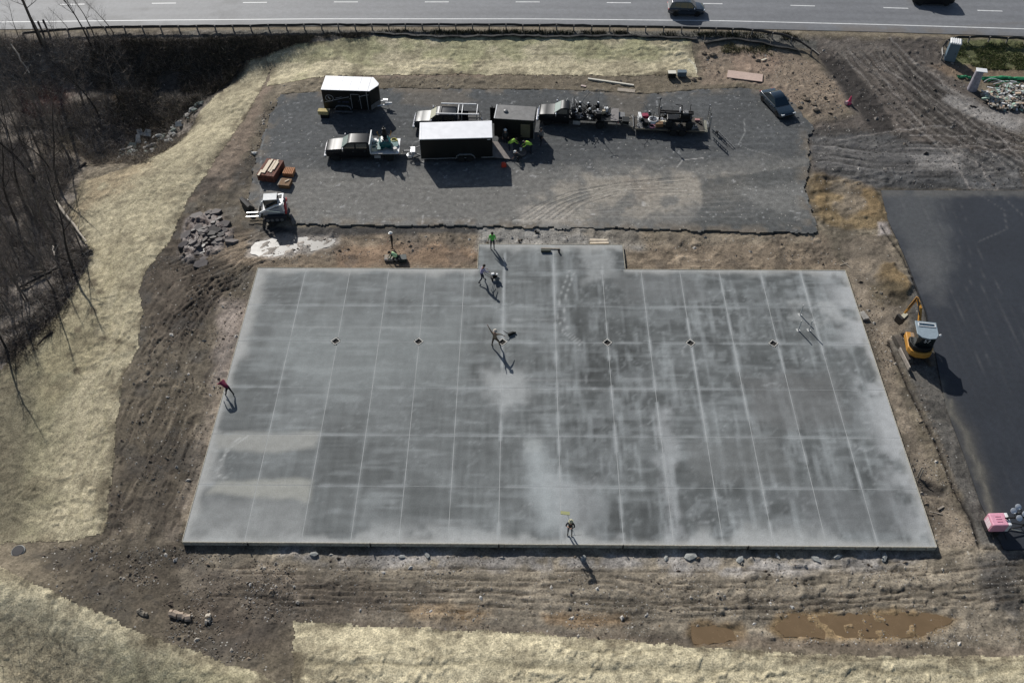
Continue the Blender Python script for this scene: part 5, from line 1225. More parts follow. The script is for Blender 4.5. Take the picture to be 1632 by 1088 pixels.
for a, b, s_, mm, lab in ((-6.25, -.6, .5, BLK, 'black box on the tail of the loaded flatbed'), (-7.0, .55, .35, WHT, 'upright white canister at the tail of the loaded flatbed'), (-6.75, .1, .35, mat('beige_plastic', (.5, .42, .30), .7), 'beige box at the tail of the loaded flatbed'), (-3.6, -.7, .42, BLK, 'black tool chest behind the cab of the loaded flatbed')):
    x, y, z = to_world(reg, a, -b, 1.07); crate('storage_box', lab, 'box', x, y, z, (s_, s_*.9, s_*1.1), mm, 12)
rs = random.Random(8)
for k in range(16):
    a, b = -3.4-rs.random()*4.2, rs.uniform(-1., 1.); x, y, z = to_world(reg, a, b, 1.1); m = MB(); h = rs.uniform(.7, 1.35)
    m.path([(0, 0, 0), (.05, .05, h*.6), (.25, .1, h)], .025, 5); m.box((.27, .1, h), (.14, .05, .05)); m.box((0, 0, .05), (.3, .25, .1)); top('tamper', m, STL if k % 3 else GREY, 'hand tool with an upright bent handle in the load of the black flatbed', 'tool', (x, y, z-.02), rs.uniform(0, 6), 'upright tools on the loaded flatbed')
# ---- equipment trailer
def trail(label, L, W, name='equipment_trailer', cat='trailer'): return empty(name, (0, 0, 0), 0, label, cat)
eq = trail('long open equipment trailer with a plank dovetail and two raised ramps', 8.2, 2.2)
ex, ey = 15.35, 78.35; finish(eq, ex, ey, 176.5)    # local +x points to the truck (left)
dk = mat('deck_plank', (.07, .062, .052), .85, var=.4, vscale=5)
for k in range(9): m = MB(); m.box((.25, -.96+k*.24, .62), (7.1, .225, .05)); m.build('deck_plank', dk, eq)
m = MB(); m.box((.25, 1.1, .58), (7.2, .09, .16)); m.box((.25, -1.1, .58), (7.2, .09, .16)); m.box((3.85, 0, .58), (.1, 2.2, .16)); m.path([(3.8, .9, .56), (5.4, 0, .56), (3.8, -.9, .56)], .06); m.box((5.6, 0, .56), (.5, .12, .12)); m.build('frame', mat('worn_frame', (.14, .12, .09), .6, var=.3), eq)
m = MB(); m.box((3.15, 0, .66), (.55, 2.1, .04)); m.box((3.85, .0, .70), (.08, 2.1, .25)); m.build('front_deck_plate', GREY, eq)
for k in range(10): m = MB(); m.box((-3.6+k*.13-.05, 0, .60-.02*(9-k)*.8), (.07, 2.0, .05)); m.build('dovetail_slat', mat('pale_slat', (.34, .33, .26), .7, var=.2), eq)
for s_ in (-1, 1):
    for x in (-.2, -1.15): wheel_part(eq, x, s_*1.22, .37, .24, GREY)
    m = MB(); m.box((-.68, s_*1.22, .80), (1.95, .3, .05)); m.box((.32, s_*1.22, .68), (.05, .3, .26)); m.box((-1.68, s_*1.22, .68), (.05, .3, .26)); m.build('fender', STL, eq)
    rm_ = MB(); x = -3.85
    for yy2 in (s_*.95, s_*.45): rm_.box((x, yy2, 1.45), (.07, .06, 1.75), ry=.0)
    for h in range(7): rm_.box((x, s_*.70, .70+h*.25), (.05, .5, .04))
    rm_.build('ramp', mat('ramp_steel', (.33, .32, .30), .5, metal=.3) if s_ < 0 else STL, eq)
m = MB(); m.tube((-3.8, 1.02, 1.1), (-3.8, 1.02, 2.35), .06); m.tube((-3.8, -1.02, .65), (-3.8, -1.02, 2.35), .06); m.build('ramp_post', ALU, eq)
def screed(x, y, z, deg, lab):
    r = empty('laser_screed', (x, y, z), R_(deg), lab, 'screed machine')
    for s_ in (-1, 1):
        for xx in (-.9, .9): wheel_part(r, xx, s_*.62, .34, .26, GREY)
    m = MB(); m.box((0, 0, .55), (2.2, .8, .3)); m.box((.5, 0, .85), (.9, .7, .5)); m.build('chassis', BLK, r, False, .04)
    m = MB(); m.box((.5, 0, 1.16), (.5, .45, .16)); m.build('engine_cover', GREY, r, False, .03)
    m = MB(); m.box((-.3, .15, 1.15), (3.0, .12, .14)); m.box((-.3, -.15, 1.15), (3.0, .12, .14)); m.box((-1.85, 0, 1.0), (.14, 1.6, .3)); m.build('boom', STL, r)
    m = MB(); m.box((-.25, .1, 1.0), (.4, .36, .1)); m.box((-.02, .1, 1.25), (.08, .36, .45)); m.build('seat', WHT, r, False, .03)
    m = MB(); m.path([(.2, .3, .9), (.15, .3, 1.6), (-.5, .3, 1.7)], .03); m.path([(.9, .35, 1.0), (.9, .35, 1.75)], .03); m.path([(-1.85, -.7, 1.0), (-1.85, -.7, 1.9)], .03); m.path([(-1.85, .7, 1.0), (-1.85, .7, 1.9)], .03); m.build('masts', STL, r)
    m = MB(); m.lathe([(.1, 0), (.1, .16), (.05, .2)], (-1.85, -.7, 1.85), n=8); m.lathe([(.1, 0), (.1, .16), (.05, .2)], (-1.85, .7, 1.85), n=8); m.build('receivers', GREY, r)
    return r
screed(16.1, 78.15, .66, -4, 'black four-wheeled laser screed with a long boom on the rear of the open trailer').scale = (1.12, 1.12, 1.25)
for a, b, c, lab in ((12.35, 78.3, 200, 'dark walk-behind trowel at the front of the open trailer'), (13.2, 79.3, 120, 'dark walk-behind trowel on the far side of the open trailer'), (14.7, 78.95, 30, 'dark walk-behind trowel between the white sheet and the screed')): power_trowel(a, b, .66, c, lab, 'walk-behind trowels on the open trailer', .46, STL)
for k, (a, b, lab) in enumerate(((10.35, 79.5, 'grey pallet plate lying on the tongue between the flatbed and the open trailer'), (10.75, 78.7, 'dark crate sitting on the trailer tongue'))):
    crate('storage_box', lab, 'box', a, b, .55, (.7, .8, .3), GREY if k == 0 else TBLK, -5)
def cover_bag(x, y, z, s_, m_, lab, cat='tarp', seed=0, name='tarp_bundle', sq=(1, .8, .5)):
    m = MB(); m.blob((0, 0, s_*.4), s_, seed, 2, sq, .16); top(name, m, m_, lab, cat, (x, y, z), smooth=True)
RP = mat('maroon_plastic', (.28, .02, .06), .5)
crate('fuel_can', 'maroon fuel tank near the front of the open trailer', 'fuel can', 12.75, 79.15, .66, (.62, .5, .45), RP, 10); crate('storage_box', 'pale frame box standing at the front edge of the open trailer', 'box', 12.2, 79.0, .66, (.25, .8, .55), WHT, 5)
crate('storage_box', 'dark box below the maroon fuel tank on the open trailer', 'box', 12.85, 78.2, .66, (.8, .6, .35), STL, -8); crate('storage_box', 'brown crate on the open trailer next to the screed wheels', 'box', 14.1, 77.85, .66, (.75, .5, .35), LUMB, 4)
cover_bag(13.9, 78.75, .64, .48, WHT, 'crumpled white sheet bundled on the front of the open trailer', seed=3, sq=(1.1, .6, .4)); cover_bag(14.6, 78.2, .64, .4, mat('cream_cloth', (.62, .56, .42), .8), 'cream sack on the open trailer beside the screed', 'sack', 5, 'sack')
hosecoil('hose', 'white hose loop hanging over the load at the front of the open trailer', 13.5, 78.35, .9, .55, .05, WHT, 3); hosecoil('hose', 'pink hose on the near edge of the open trailer', 13.35, 77.7, .68, .3, .03, mat('pink_hose', (.5, .2, .28), .6), 2)
m = MB(); m.box((0, 0, .12), (.5, .3, .22)); top('battery_box', m, WHT, 'white box on the screed deck of the open trailer', 'box', (16.7, 78.5, 1.55), .3, bevel=.02)
m = MB(); m.box((0, 0, .1), (.7, .5, .2)); m.box((.2, 0, .26), (.2, .3, .12)); top('plate_compactor', m, GREY, 'grey plate compactor on the tail of the open trailer behind the screed', 'compactor', (17.6, 77.5, .66), .4, bevel=.02)
m = MB(); m.box((0, 0, .1), (.5, .25, .2)); top('toolbox', m, mat('pinkish_box', (.5, .25, .24), .5), 'pinkish tool box on the far side tail of the open trailer', 'box', (18.1, 78.75, .66), -.1, bevel=.02)
rs = random.Random(9)
for k in range(14):
    m = MB(); h = rs.uniform(.5, 1.2); m.path([(0, 0, 0), (.1, 0, h*.7), (.3, .05, h)], .03, 5); m.box((0, 0, .06), (.35, .2, .12)); top('tool', m, STL if k % 2 else GREY, 'odd machine part heaped in the load of the open trailer', 'tool', (12.0+k*.50+rs.uniform(-.2, .2), 78.1+rs.uniform(-.5, .8), .65), rs.uniform(0, 6), 'machine parts on the open trailer')
m = MB()
for s_ in (-.13, .13): m.box((0, s_, .08), (3.0, .05, .05))
for k in range(11): m.box((-1.4+k*.28, 0, .08), (.04, .26, .04))
a = P(1142, 212); b = P(1170, 241); top('truss_ladder', m, GREY, 'grey truss ladder lying on the gravel off the tail of the open trailer', 'ladder', ((a[0]+b[0])/2, (a[1]+b[1])/2, .02), math.atan2(b[1]-a[1], b[0]-a[0]))
m = MB(); m.lathe([(.1, 0), (.16, .03), (.16, .12), (.1, .14)], n=12); top('jack_wheel', m, RUB, 'small dark wheel lying where the truss ladder meets the trailer', 'wheel', (19.95, 77.2, .35), 0)
# ---- enclosed trailers
def decal(mb, pts, y, w, s_=1):
    """flat ribbon on a side wall; pts in (x, z)"""
    for (x0, z0), (x1, z1) in zip(pts[:-1], pts[1:]):
        L = math.hypot(x1-x0, z1-z0); mb.box(((x0+x1)/2, y, (z0+z1)/2), (L+w*.5, .014, w), ry=-math.atan2(z1-z0, x1-x0))
big_ = empty('enclosed_trailer', (0, 0, 0), 0, 'long black enclosed trailer with a bright white roof and its ramp door lowered', 'trailer')
BL, BW = 7.05, 2.72; finish(big_, -6.35, 74.05, 2.8)     # local -x = tongue end, +x = ramp end
m = MB(); m.box((0, 0, 1.62), (BL, BW, 2.28)); m.build('body', TBLK, big_, False, .03)
m = MB(); m.box((0, 0, 2.80), (BL+.04, BW+.04, .07)); m.box((-BL/2+.16, 0, 2.845), (.03, BW, .02)); m.build('roof', WROOF, big_, False, .02)
m = MB(); m.box((-1.2, -BW/2-.01, .50), (BL*.62, .04, .06)); m.box((3.0, -BW/2-.01, .50), (1.2, .04, .06)); m.box((-BL/2, 0, .50), (.05, BW, .08)); m.box((-BL/2-.005, -BW/2, 1.6), (.05, .05, 2.2)); m.build('trim', ALU, big_)
for s_ in (-1, 1):
    for x in (.42, 1.24): wheel_part(big_, x, s_*(BW/2-.02), .35, .22)
    m = MB()
    pts = [(-.12, .52), (.02, .80), (.28, .96), (1.38, .96), (1.64, .80), (1.78, .52)]
    for (x0, z0), (x1, z1) in zip(pts[:-1], pts[1:]): m.box(((x0+x1)/2, s_*(BW/2+.08), (z0+z1)/2), (math.hypot(x1-x0, z1-z0)+.04, .20, .035), ry=-math.atan2(z1-z0, x1-x0))
    m.build('fender', ALU, big_)
m = MB(); decal(m, [(3.05, 2.60), (3.32, 2.60)], -BW/2-.008, .07); m.build('maker_plate', WHT, big_)
m = MB(); m.box((0, 0, -.02), (2.2, BW-.14, .06)); o = m.build('ramp_door', mat('ramp_plywood', (.25, .22, .20), .8, var=.3, vscale=2), big_); o.location = (BL/2+1.02, 0, .26); o.rotation_euler = (0, R_(10), 0)
m = MB(); m.path([(-BL/2, .8, .5), (-BL/2-1.4, 0, .5), (-BL/2, -.8, .5)], .06); m.box((-BL/2-1.6, 0, .5), (.5, .12, .12)); m.tube((-BL/2-1.1, .0, .05), (-BL/2-1.1, 0, .95), .05); m.build('tongue', GREY, big_)
crate('propane_box', 'small aluminium box on the tongue between the teal loaded truck and the white roofed trailer', 'box', -10.7, 73.6, .5, (.45, .8, .3), ALU, 5)
hosecoil('chain', 'loose cables and chains coiled on the trailer tongue by the flatbed truck', -10.9, 73.2, .45, .35, .025, ALU, 3, 'chain')
vn = empty('enclosed_trailer', (0, 0, 0), 0, 'black enclosed trailer with a pointed nose, white roof and thin line graphics on its side', 'trailer')
VL, VW = 4.85, 2.5; finish(vn, -17.95, 82.12, -3)         # nose at +x
out = [(-VL/2-.15, -VW/2), (VL/2, -VW/2), (VL/2+.75, -.15), (VL/2+.75, .15), (VL/2, VW/2), (-VL/2-.15, VW/2)]
m = MB(); m.prism(out, .48, 2.72, 'Z'); m.build('body', TBLK, vn, False, .02)
for k in range(5):
    xa, xb = -VL/2-.16+k*.97, -VL/2-.16+(k+1)*.97-.012; m = MB()
    m.box(((xa+xb)/2, 0, 2.755), (xb-xa, VW+.04, .05)); m.build('roof_panel', WROOF, vn, False, .008)
m = MB(); m.prism([(VL/2+.01-.16+.0, -VW/2-.02), (VL/2+.02, -VW/2-.02), (VL/2+.78, -.16), (VL/2+.78, .16), (VL/2+.02, VW/2+.02), (VL/2-.15, VW/2+.02)], 2.735, 2.78, 'Z'); m.build('roof_panel', WROOF, vn)
LN = mat('line_graphic', (.42, .42, .43), .5); m = MB(); y = -VW/2-.010
ring = [(-1.85+.40*math.cos(t*PI/10), 1.78+.36*math.sin(t*PI/10)) for t in range(21)]; decal(m, ring, y, .045); decal(m, [(-1.95, 1.92), (-1.78, 1.64)], y, .09)
decal(m, [(-1.42, 1.55), (-.6, 1.78), (.2, 1.98)], y, .04); decal(m, [(-1.2, 1.78), (-.55, 1.95)], y, .03); decal(m, [(.3, 1.80), (1.0, 1.95), (1.75, 2.2), (2.3, 2.3)], y, .05); decal(m, [(-2.4, 1.30), (-1.9, 1.38), (-1.5, 1.48)], y, .03); m.build('line_graphic', LN, vn)
m = MB()
for cx_, w_ in ((-.9, .20), (-.42, .2), (-.05, .3)): decal(m, [(cx_-w_/2, 1.35), (cx_+w_/2, 1.38)], y, .13)
m.build('side_lettering', mat('faded_blue_print', (.035, .04, .075), .5), vn)
m = MB(); decal(m, [(.42, .60), (.42, 2.30), (1.25, 2.30)], y, .05); decal(m, [(1.38, .60), (1.32, 2.25)], y, .05); decal(m, [(2.1, .55), (2.1, 2.6)], y, .06); m.build('door_frame', ALU, vn)
m = MB(); m.box((.86, -VW/2-.012, 1.42), (.84, .02, 1.62)); d_ = m.build('door', TBLK, vn, False, .01); m = MB(); m.box((1.2, -VW/2-.04, 1.55), (.1, .05, .12)); m.build('handle', CHR, d_)
for s_ in (-1, 1):
    for x in (-.95, -.2): wheel_part(vn, x, s_*(VW/2-.02), .35, .22)
    m = MB(); pts = [(-1.42, .55), (-1.3, .80), (-1.05, .94), (-.1, .94), (.16, .80), (.28, .55)]
    for (x0, z0), (x1, z1) in zip(pts[:-1], pts[1:]): m.box(((x0+x1)/2, s_*(VW/2+.08), (z0+z1)/2), (math.hypot(x1-x0, z1-z0)+.04, .20, .035), ry=-math.atan2(z1-z0, x1-x0))
    m.build('fender', ALU, vn)
m = MB(); m.box((-.5, -VW/2-.28, .36), (1.9, .22, .05)); m.build('step', GREY, vn)
m = MB(); m.prism([(VL/2, -VW/2-.02), (VL/2+.77, -.17), (VL/2+.77, .17), (VL/2, VW/2+.02), (VL/2-.05, VW/2-.05), (VL/2-.05, -VW/2+.05)], .50, 1.05, 'Z'); m.build('stone_guard', GREY, vn)
m = MB(); m.path([(VL/2+.3, .6, .5), (VL/2+1.9, 0, .5), (VL/2+.3, -.6, .5)], .06); m.tube((VL/2+1.5, 0, .1), (VL/2+1.5, 0, .9), .05); m.box((VL/2+1.25, .2, .72), (.5, .3, .28)); m.build('tongue', ALU, vn)
m = MB(); m.box((VL/2+1.65, -.2, .72), (.7, .12, .1)); m.build('spare_coupler', WHT, vn)
b_ = P(517, 190); m = MB(); m.box((0, 0, .22), (1.05, .55, .40), ); m.box((0, 0, .44), (1.1, .6, .05)); top('straw_bale', m, mat('straw_bale', (.52, .42, .19), .9, var=.3, vscale=8), 'pale yellow bale sitting beside the rear corner of the pointed nose trailer', 'bale', (-20.55, 80.25, .35), R_(-4), bevel=.03)
m = MB(); m.box((0, 0, .2), (.85, .55, .38)); top('black_crate', m, TBLK, 'black crate under the pale yellow bale', 'crate', (-20.45, 80.2, 0), R_(-4), bevel=.02)
sh = empty('cargo_trailer', (0, 0, 0), 0, 'short black cargo trailer with a faded grey roof, round vent and open side door', 'trailer')
SL_, SW = 4.0, 2.35; finish(sh, -.58, 77.30, -5.5)
m = MB(); m.box((0, 0, 1.5), (SL_, SW, 2.1)); m.build('body', TBLK, sh, False, .03)
m = MB(); m.box((0, 0, 2.58), (SL_+.03, SW+.03, .06)); m.build('roof', GROOF, sh, False, .02); m = MB(); m.box((-SL_/2+.04, 0, 2.62), (.08, SW, .03)); m.build('roof_edge', WHT, sh)
m = MB(); m.lathe([(.22, 0), (.24, .06), (.20, .16), (.08, .22), (.02, .22)], (-.95, .05, 2.61), n=16); m.build('roof_vent', GREY, sh, True)
m = MB(); m.box((1.15, -SW/2-.03, 1.35), (.95, .05, 1.55)); m.build('side_door', mat('khaki_door', (.14, .125, .075), .6, var=.2, vscale=2), sh); 
m = MB(); m.box((-SL_/2-.35, SW/2-.3, 1.7), (.06, .6, 1.7), rz=.5); m.box((-SL_/2-.3, SW/2-.3, 1.5), (.7, .05, 1.9)); m.build('rear_door', TBLK, sh)
m = MB(); m.box((SL_/2+.02, -SW/2+.0, 1.4), (.05, .05, 2.0)); m.build('trim', ALU, sh)
for s_ in (-1, 1):
    for x in (-.4, .4): wheel_part(sh, x, s_*(SW/2), .34, .2)
    m = MB(); m.box((0, s_*(SW/2+.06), .8), (1.7, .2, .04)); m.build('fender', STL, sh)
# ================================================================== cars
def car(label, paint, L, Wd, H, kind='suv', cat='car', name='parked_car', glass=GLD):
    r = empty(name, (0, 0, 0), 0, label, cat); w = Wd/2; hb = H*.56; z0 = .26
    b = MB()
    b.loft([(L/2, z0+.12, hb*.72, w*.72, w*.62, .06), (L/2-.18, z0, hb*.86, w*.92, w*.78, .08), (L/2-.6, z0-.02, hb*.93, w*.99, w*.84, .08), (L/2-1.15, z0-.04, hb, w, w*.88, .07), (0, z0-.06, hb+.04, w, w*.92, .06), (-L/2+.9, z0-.02, hb+.07, w, w*.92, .06), (-L/2+.22, z0+.04, hb+.05, w*.96, w*.86, .08), (-L/2, z0+.14, hb-.08, w*.80, w*.72, .08)])
    b.build('body', paint, r, True, .02)
    th = hb+.0
    if kind == 'suv': pr = [(L/2-1.05, th), (L/2-1.75, H-.08), (L/2-2.15, H), (-L/2+.75, H-.02), (-L/2+.42, H-.12), (-L/2+.12, th+.05)]
    else: pr = [(L/2-1.35, th), (L/2-2.15, H-.06), (L/2-2.6, H), (-L/2+1.7, H-.01), (-L/2+1.35, H-.08), (-L/2+.60, th+.06)]
    vs = []
    for i, (x, z) in enumerate(pr):
        ww = w*.90 if z < th+.1 else w*.70; vs += [(x, -ww, z), (x, ww, z)]
    n = len(pr); fs = [(2*i, 2*i+1, 2*i+3, 2*i+2) for i in range(n-1)]+[tuple(2*i for i in range(n)), tuple(2*i+1 for i in range(n-1, -1, -1)), (2*n-2, 2*n-1, 1, 0)]
    g = MB(); g.add(vs, fs); g.build('roof', paint, r, True, .03)
    def P2(i, s_, k, inset=.06):     # point between profile vertices i and i+1
        (x0, z0_), (x1, z1_) = pr[i], pr[i+1]; w0 = w*.90 if z0_ < th+.1 else w*.70; w1 = w*.90 if z1_ < th+.1 else w*.70
        return (x0+(x1-x0)*k, s_*((w0+(w1-w0)*k)-inset), z0_+(z1_-z0_)*k)
    m = MB(); m.pane([P2(0, -1, .06), P2(0, 1, .06), P2(0, 1, .95), P2(0, -1, .95)], .02); m.build('windshield', glass, r)
    i = n-2; m = MB(); m.pane([P2(i, -1, .06), P2(i, 1, .06), P2(i, 1, .72), P2(i, -1, .72)], .02); m.build('rear_window', glass, r)
    xa, xb = pr[0][0]-.25, pr[-1][0]+.45; nW = 3 if kind == 'suv' else 2
    for s_ in (-1, 1):
        for k in range(nW):
            a = xa+(xb-xa)*k/nW-(.03 if k else 0); c = xa+(xb-xa)*(k+1)/nW+.03; zt = H-.13; zb = th+.07
            q = [(a, s_*w*.885, zb), (c, s_*w*.885, zb), (c+(.0 if k < nW-1 else .25), s_*w*.735, zt), (a-(.48 if k == 0 else 0), s_*w*.735, zt)]
            m = MB(); m.pane(q, -.02*s_*-1 if s_ > 0 else .02); m.build('side_window', glass, r)
        for k in range(2):
            xx = .55-k*1.05; d = MB(); d.box((xx, s_*(w+.002), hb*.66), (1.0, .012, hb*.52)); do = d.build('door', paint, r); h = MB(); h.box((xx-.35, s_*(w+.015), hb*.84), (.16, .03, .035)); h.build('handle', CHR, do)
        m = MB(); m.box((L/2-1.35, s_*(w+.10), th+.10), (.14, .2, .14)); m.build('mirror', CHR if kind == 'suv' else paint, r, False, .03)
        m = MB(); m.box((L/2-.16, s_*w*.70, hb*.76), (.22, .34, .13)); m.build('headlight', mat('headlight_glass', (.75, .78, .78), .1), r, False, .03)
        m = MB(); m.box((-L/2+.08, s_*w*.74, hb*.86), (.16, .26, .16)); m.build('tail_light', REDP, r, False, .03)
        for x in (L/2-.92, -L/2+.92): wheel_part(r, x, s_*(w-.10), .35, .23)
        if kind == 'suv':
            m = MB(); m.tube((L/2-2.2, s_*w*.62, H+.03), (-L/2+.8, s_*w*.62, H+.03), .022, n=5); m.build('roof_rail', ALU, r)
        else:
            m = MB(); m.pane([(L/2-1.6, s_*w*.885, th+.07), (-L/2+.9, s_*w*.885, th+.07), (-L/2+.9, s_*w*.90, th+.03), (L/2-1.6, s_*w*.90, th+.03)], .012); m.build('chrome_strip', CHR, r)
    m = MB(); m.box((-L/2+.02, 0, hb*.62), (.04, .5, .14)); m.build('number_plate', WHT, r); m = MB(); m.box((L/2-.02, 0, hb*.55), (.08, w*1.0, .2)); m.build('grille', STL, r)
    return r
c1 = car('dark blue grey SUV with roof rails driving in the near lane of the road', mat('blue_grey_paint', (.025, .032, .042), .2, coat=1.), 4.35, 1.9, 1.68, name='suv')
x, y, _ = P(1093, 27, z=ROADZ); finish(c1, x+.05, y+.95, -1.5, ROADZ+.005)
c2 = car('black SUV cut off by the top edge of the photo on the far lane', BLK, 4.9, 2., 1.8, name='suv'); x, y, _ = P(1487, 10, z=ROADZ); finish(c2, x, y+1., -2.5+180, ROADZ+.005)
c3 = car('dark blue sedan parked nose away at the right end of the gravel lot', NAVY, 4.75, 1.86, 1.45, 'sedan', glass=mat('blue_black_glass', (.010, .03, .045), .05, coat=1.))
a = P(1224, 189, z=0); b = P(1214, 152, z=0); 
finish(c3, 26.95, 82.15, -70, 0)
# ================================================================== people
def person(label, px=None, rz=0., pose=None, shirt=CLOTHK, pants=JEAN, hat=None, vest=None, h=1.0, z=0., xy=None, skin=SKIN, hair=(.03, .02, .015), sleeves=True):
    """pose: dict of joint -> (x, y, z) in metres; +y is where the person faces"""
    J = dict(pelvis=(0, 0, .95), chest=(0, .0, 1.32), neck=(0, .0, 1.50), head=(0, .02, 1.66),
             lsh=(-.19, 0, 1.44), rsh=(.19, 0, 1.44), lel=(-.25, -.02, 1.16), rel=(.25, -.02, 1.16), lwr=(-.26, .08, .92), rwr=(.26, .08, .92),
             lhip=(-.10, 0, .91), rhip=(.10, 0, .91), lkn=(-.12, .03, .50), rkn=(.12, .03, .50), lan=(-.13, 0, .09), ran=(.13, 0, .09))
    J.update(pose or {})
    V = {k: Vector(v) for k, v in J.items()}
    vs = []; es = []; rad = []; part = []
    def add(p, r, par=None, pt='shirt'):
        vs.append(Vector(p)); rad.append(r); part.append(pt)
        if par is not None: es.append((par, len(vs)-1))
        return len(vs)-1
    pel = add(V['pelvis'], (.15, .12), None, 'pants'); mid = add(V['pelvis'].lerp(V['chest'], .5), (.15, .115), pel); ch = add(V['chest'], (.18, .13), mid)
    nk = add(V['neck'], (.065, .065), ch, 'skin'); hd = add(V['head'], (.095, .105), nk, 'head'); ht = add(V['head']+(V['head']-V['neck']).normalized()*.11, (.07, .08), hd, 'head')
    fwd = Vector((0, 1, 0)); no = add(V['head']+fwd*.115+Vector((0, 0, -.01)), (.016, .016), hd, 'skin')
    for s_ in (-1, 1): add(V['head']+Vector((s_*.10, 0, 0)), (.014, .022), hd, 'skin')
    for s_, a in ((-1, 'l'), (1, 'r')):
        sh_ = add(V[a+'sh'], (.068, .068), ch); e = add(V[a+'el'], (.046, .046), sh_); w = add(V[a+'wr'], (.030, .030), e, 'shirt' if sleeves else 'skin')
        d = (V[a+'wr']-V[a+'el']).normalized(); side = d.cross(Vector((0, 0, 1)));
        if side.length < .1: side = Vector((0, 1, 0))
        side.normalize(); up = side.cross(d); pm = add(V[a+'wr']+d*.07, (.034, .022), w, 'skin')
        for k, (o_, ln) in enumerate(((-.030, .062), (-.010, .075), (.010, .070), (.030, .055))):
            f1 = add(V[a+'wr']+d*.125+side*o_, (.010, .010), pm, 'skin'); f2 = add(V[a+'wr']+d*(.12+ln*.55)+side*o_*1.1-up*.012, (.009, .009), f1, 'skin'); add(V[a+'wr']+d*(.11+ln)+side*o_*1.1-up*.04, (.008, .008), f2, 'skin')
        t1 = add(V[a+'wr']+d*.06+side*s_*.055, (.011, .011), pm, 'skin'); add(V[a+'wr']+d*.10+side*s_*.065-up*.02, (.009, .009), t1, 'skin')
        hp = add(V[a+'hip'], (.10, .10), pel, 'pants'); kn = add(V[a+'kn'], (.066, .066), hp, 'pants'); an = add(V[a+'an']+Vector((0, 0, .04)), (.045, .045), kn, 'pants')
        fd = Vector((0, 1, 0)); ft = add(V[a+'an']+fd*.10-Vector((0, 0, .04)), (.046, .04), an, 'boot'); add(V[a+'an']+fd*.19-Vector((0, 0, .05)), (.038, .03), ft, 'boot')
    me = bpy.data.meshes.new('body'); me.from_pydata([tuple(v) for v in vs], es, []); me.update()
    o = link('tmp', me); sk = o.modifiers.new('s', 'SKIN'); 
    for i, r_ in enumerate(rad): me.skin_vertices[0].data[i].radius = r_; me.skin_vertices[0].data[i].use_root = (i == 0)
    o.modifiers.new('d', 'SUBSURF').levels = 1
    dg = bpy.context.evaluated_depsgraph_get(); ev = bpy.data.meshes.new_from_object(o.evaluated_get(dg)); bpy.data.objects.remove(o, do_unlink=True)
    ev.name = 'body'; ev.materials.clear()
    hm = mat('hair_%d' % int(sum(hair)*1000), hair, .8); ms = {'shirt': shirt, 'pants': pants, 'skin': skin, 'boot': BOOT, 'head': skin}
    order = ['shirt', 'pants', 'skin', 'boot', 'head']
    for k in order: ev.materials.append(ms[k])
    A = np.array([tuple(vs[a]) for a, b in es]); B = np.array([tuple(vs[b]) for a, b in es])
    pb = [part[b] for a, b in es]
    idx = []
    for p in ev.polygons:
        c = np.array(p.center); d = B-A; t = np.clip(((c-A)*d).sum(1)/((d*d).sum(1)+1e-9), 0, 1); dist = np.linalg.norm(c-A-d*t[:, None], axis=1); k = int(dist.argmin()); pt = pb[k]
        idx.append(order.index(pt))
    ev.polygons.foreach_set('material_index', idx); ev.polygons.foreach_set('use_smooth', [True]*len(ev.polygons))
    if xy is None: x, y, _ = P(*px, z=z)
    else: x, y = xy
    r = empty('person', (x, y, z), R_(rz), label, 'person'); r.scale = (h,)*3; link('body', ev, r)
    up = (V['head']-V['neck']).normalized(); q = up.to_track_quat('Z', 'Y'); M = Matrix.Translation(V['head']) @ q.to_matrix().to_4x4()
    if hat:
        m = MB(); m.lathe([(.165, .045), (.165, .06), (.125, .065), (.12, .11), (.095, .16), (.05, .185), (.01, .19)], n=14, M=M); m.build('hard_hat', hat, r, True)
    else:
        m = MB(); m.lathe([(.112, .0), (.122, .05), (.112, .10), (.08, .145), (.03, .165), (.01, .168)], n=12, M=M @ Matrix.Translation((0, -.02, 0))); m.build('hair', hm, r, True)
    for s_ in (-1, 1):
        m = MB(); m.lathe([(.012, -.004), (.012, .004)], (V['head']+Vector((s_*.035, .098, .02))), axis='Y', n=6); m.build('eye', mat('eye', (.03, .03, .03), .3), r)
    if vest:
        m = MB(); c = V['chest']; p_ = V['pelvis']; d = (c-p_).normalized(); sx = Vector((1, 0, 0)); f_ = sx.cross(d)*-1
        rings = []
        for t, w_, dp in ((.28, .175, .145), (.62, .185, .15), (.98, .215, .165), (1.28, .19, .14), (1.46, .10, .10)):
            cc = p_+(c-p_)*t; rings.append([cc+sx*math.cos(a*PI/6)*w_+sx.cross(d)*math.sin(a*PI/6)*dp for a in range(12)])
        vv = [tuple(v) for rg in rings for v in rg]; ff = [(i*12+j, i*12+(j+1) % 12, (i+1)*12+(j+1) % 12, (i+1)*12+j) for i in range(4) for j in range(12)]; m.add(vv, ff); m.build('vest', vest, r, True)
    return r
LEAN = dict(chest=(0, .38, 1.18), neck=(0, .55, 1.24), head=(0, .68, 1.30), lsh=(-.19, .48, 1.22), rsh=(.19, .48, 1.22), lel=(-.24, .66, 1.0), rel=(.24, .66, 1.0), lwr=(-.16, .86, .86), rwr=(.16, .86, .86), pelvis=(0, -.05, .93), lhip=(-.1, -.05, .89), rhip=(.1, -.05, .89))
PUSH = dict(chest=(0, .14, 1.30), neck=(0, .20, 1.48), head=(0, .25, 1.63), lsh=(-.19, .17, 1.42), rsh=(.19, .17, 1.42), lel=(-.26, .32, 1.18), rel=(.26, .32, 1.18), lwr=(-.2, .56, 1.03), rwr=(.2, .56, 1.03), lkn=(-.12, .22, .52), lan=(-.12, .28, .09), rkn=(.12, -.02, .50), ran=(.12, -.34, .12))
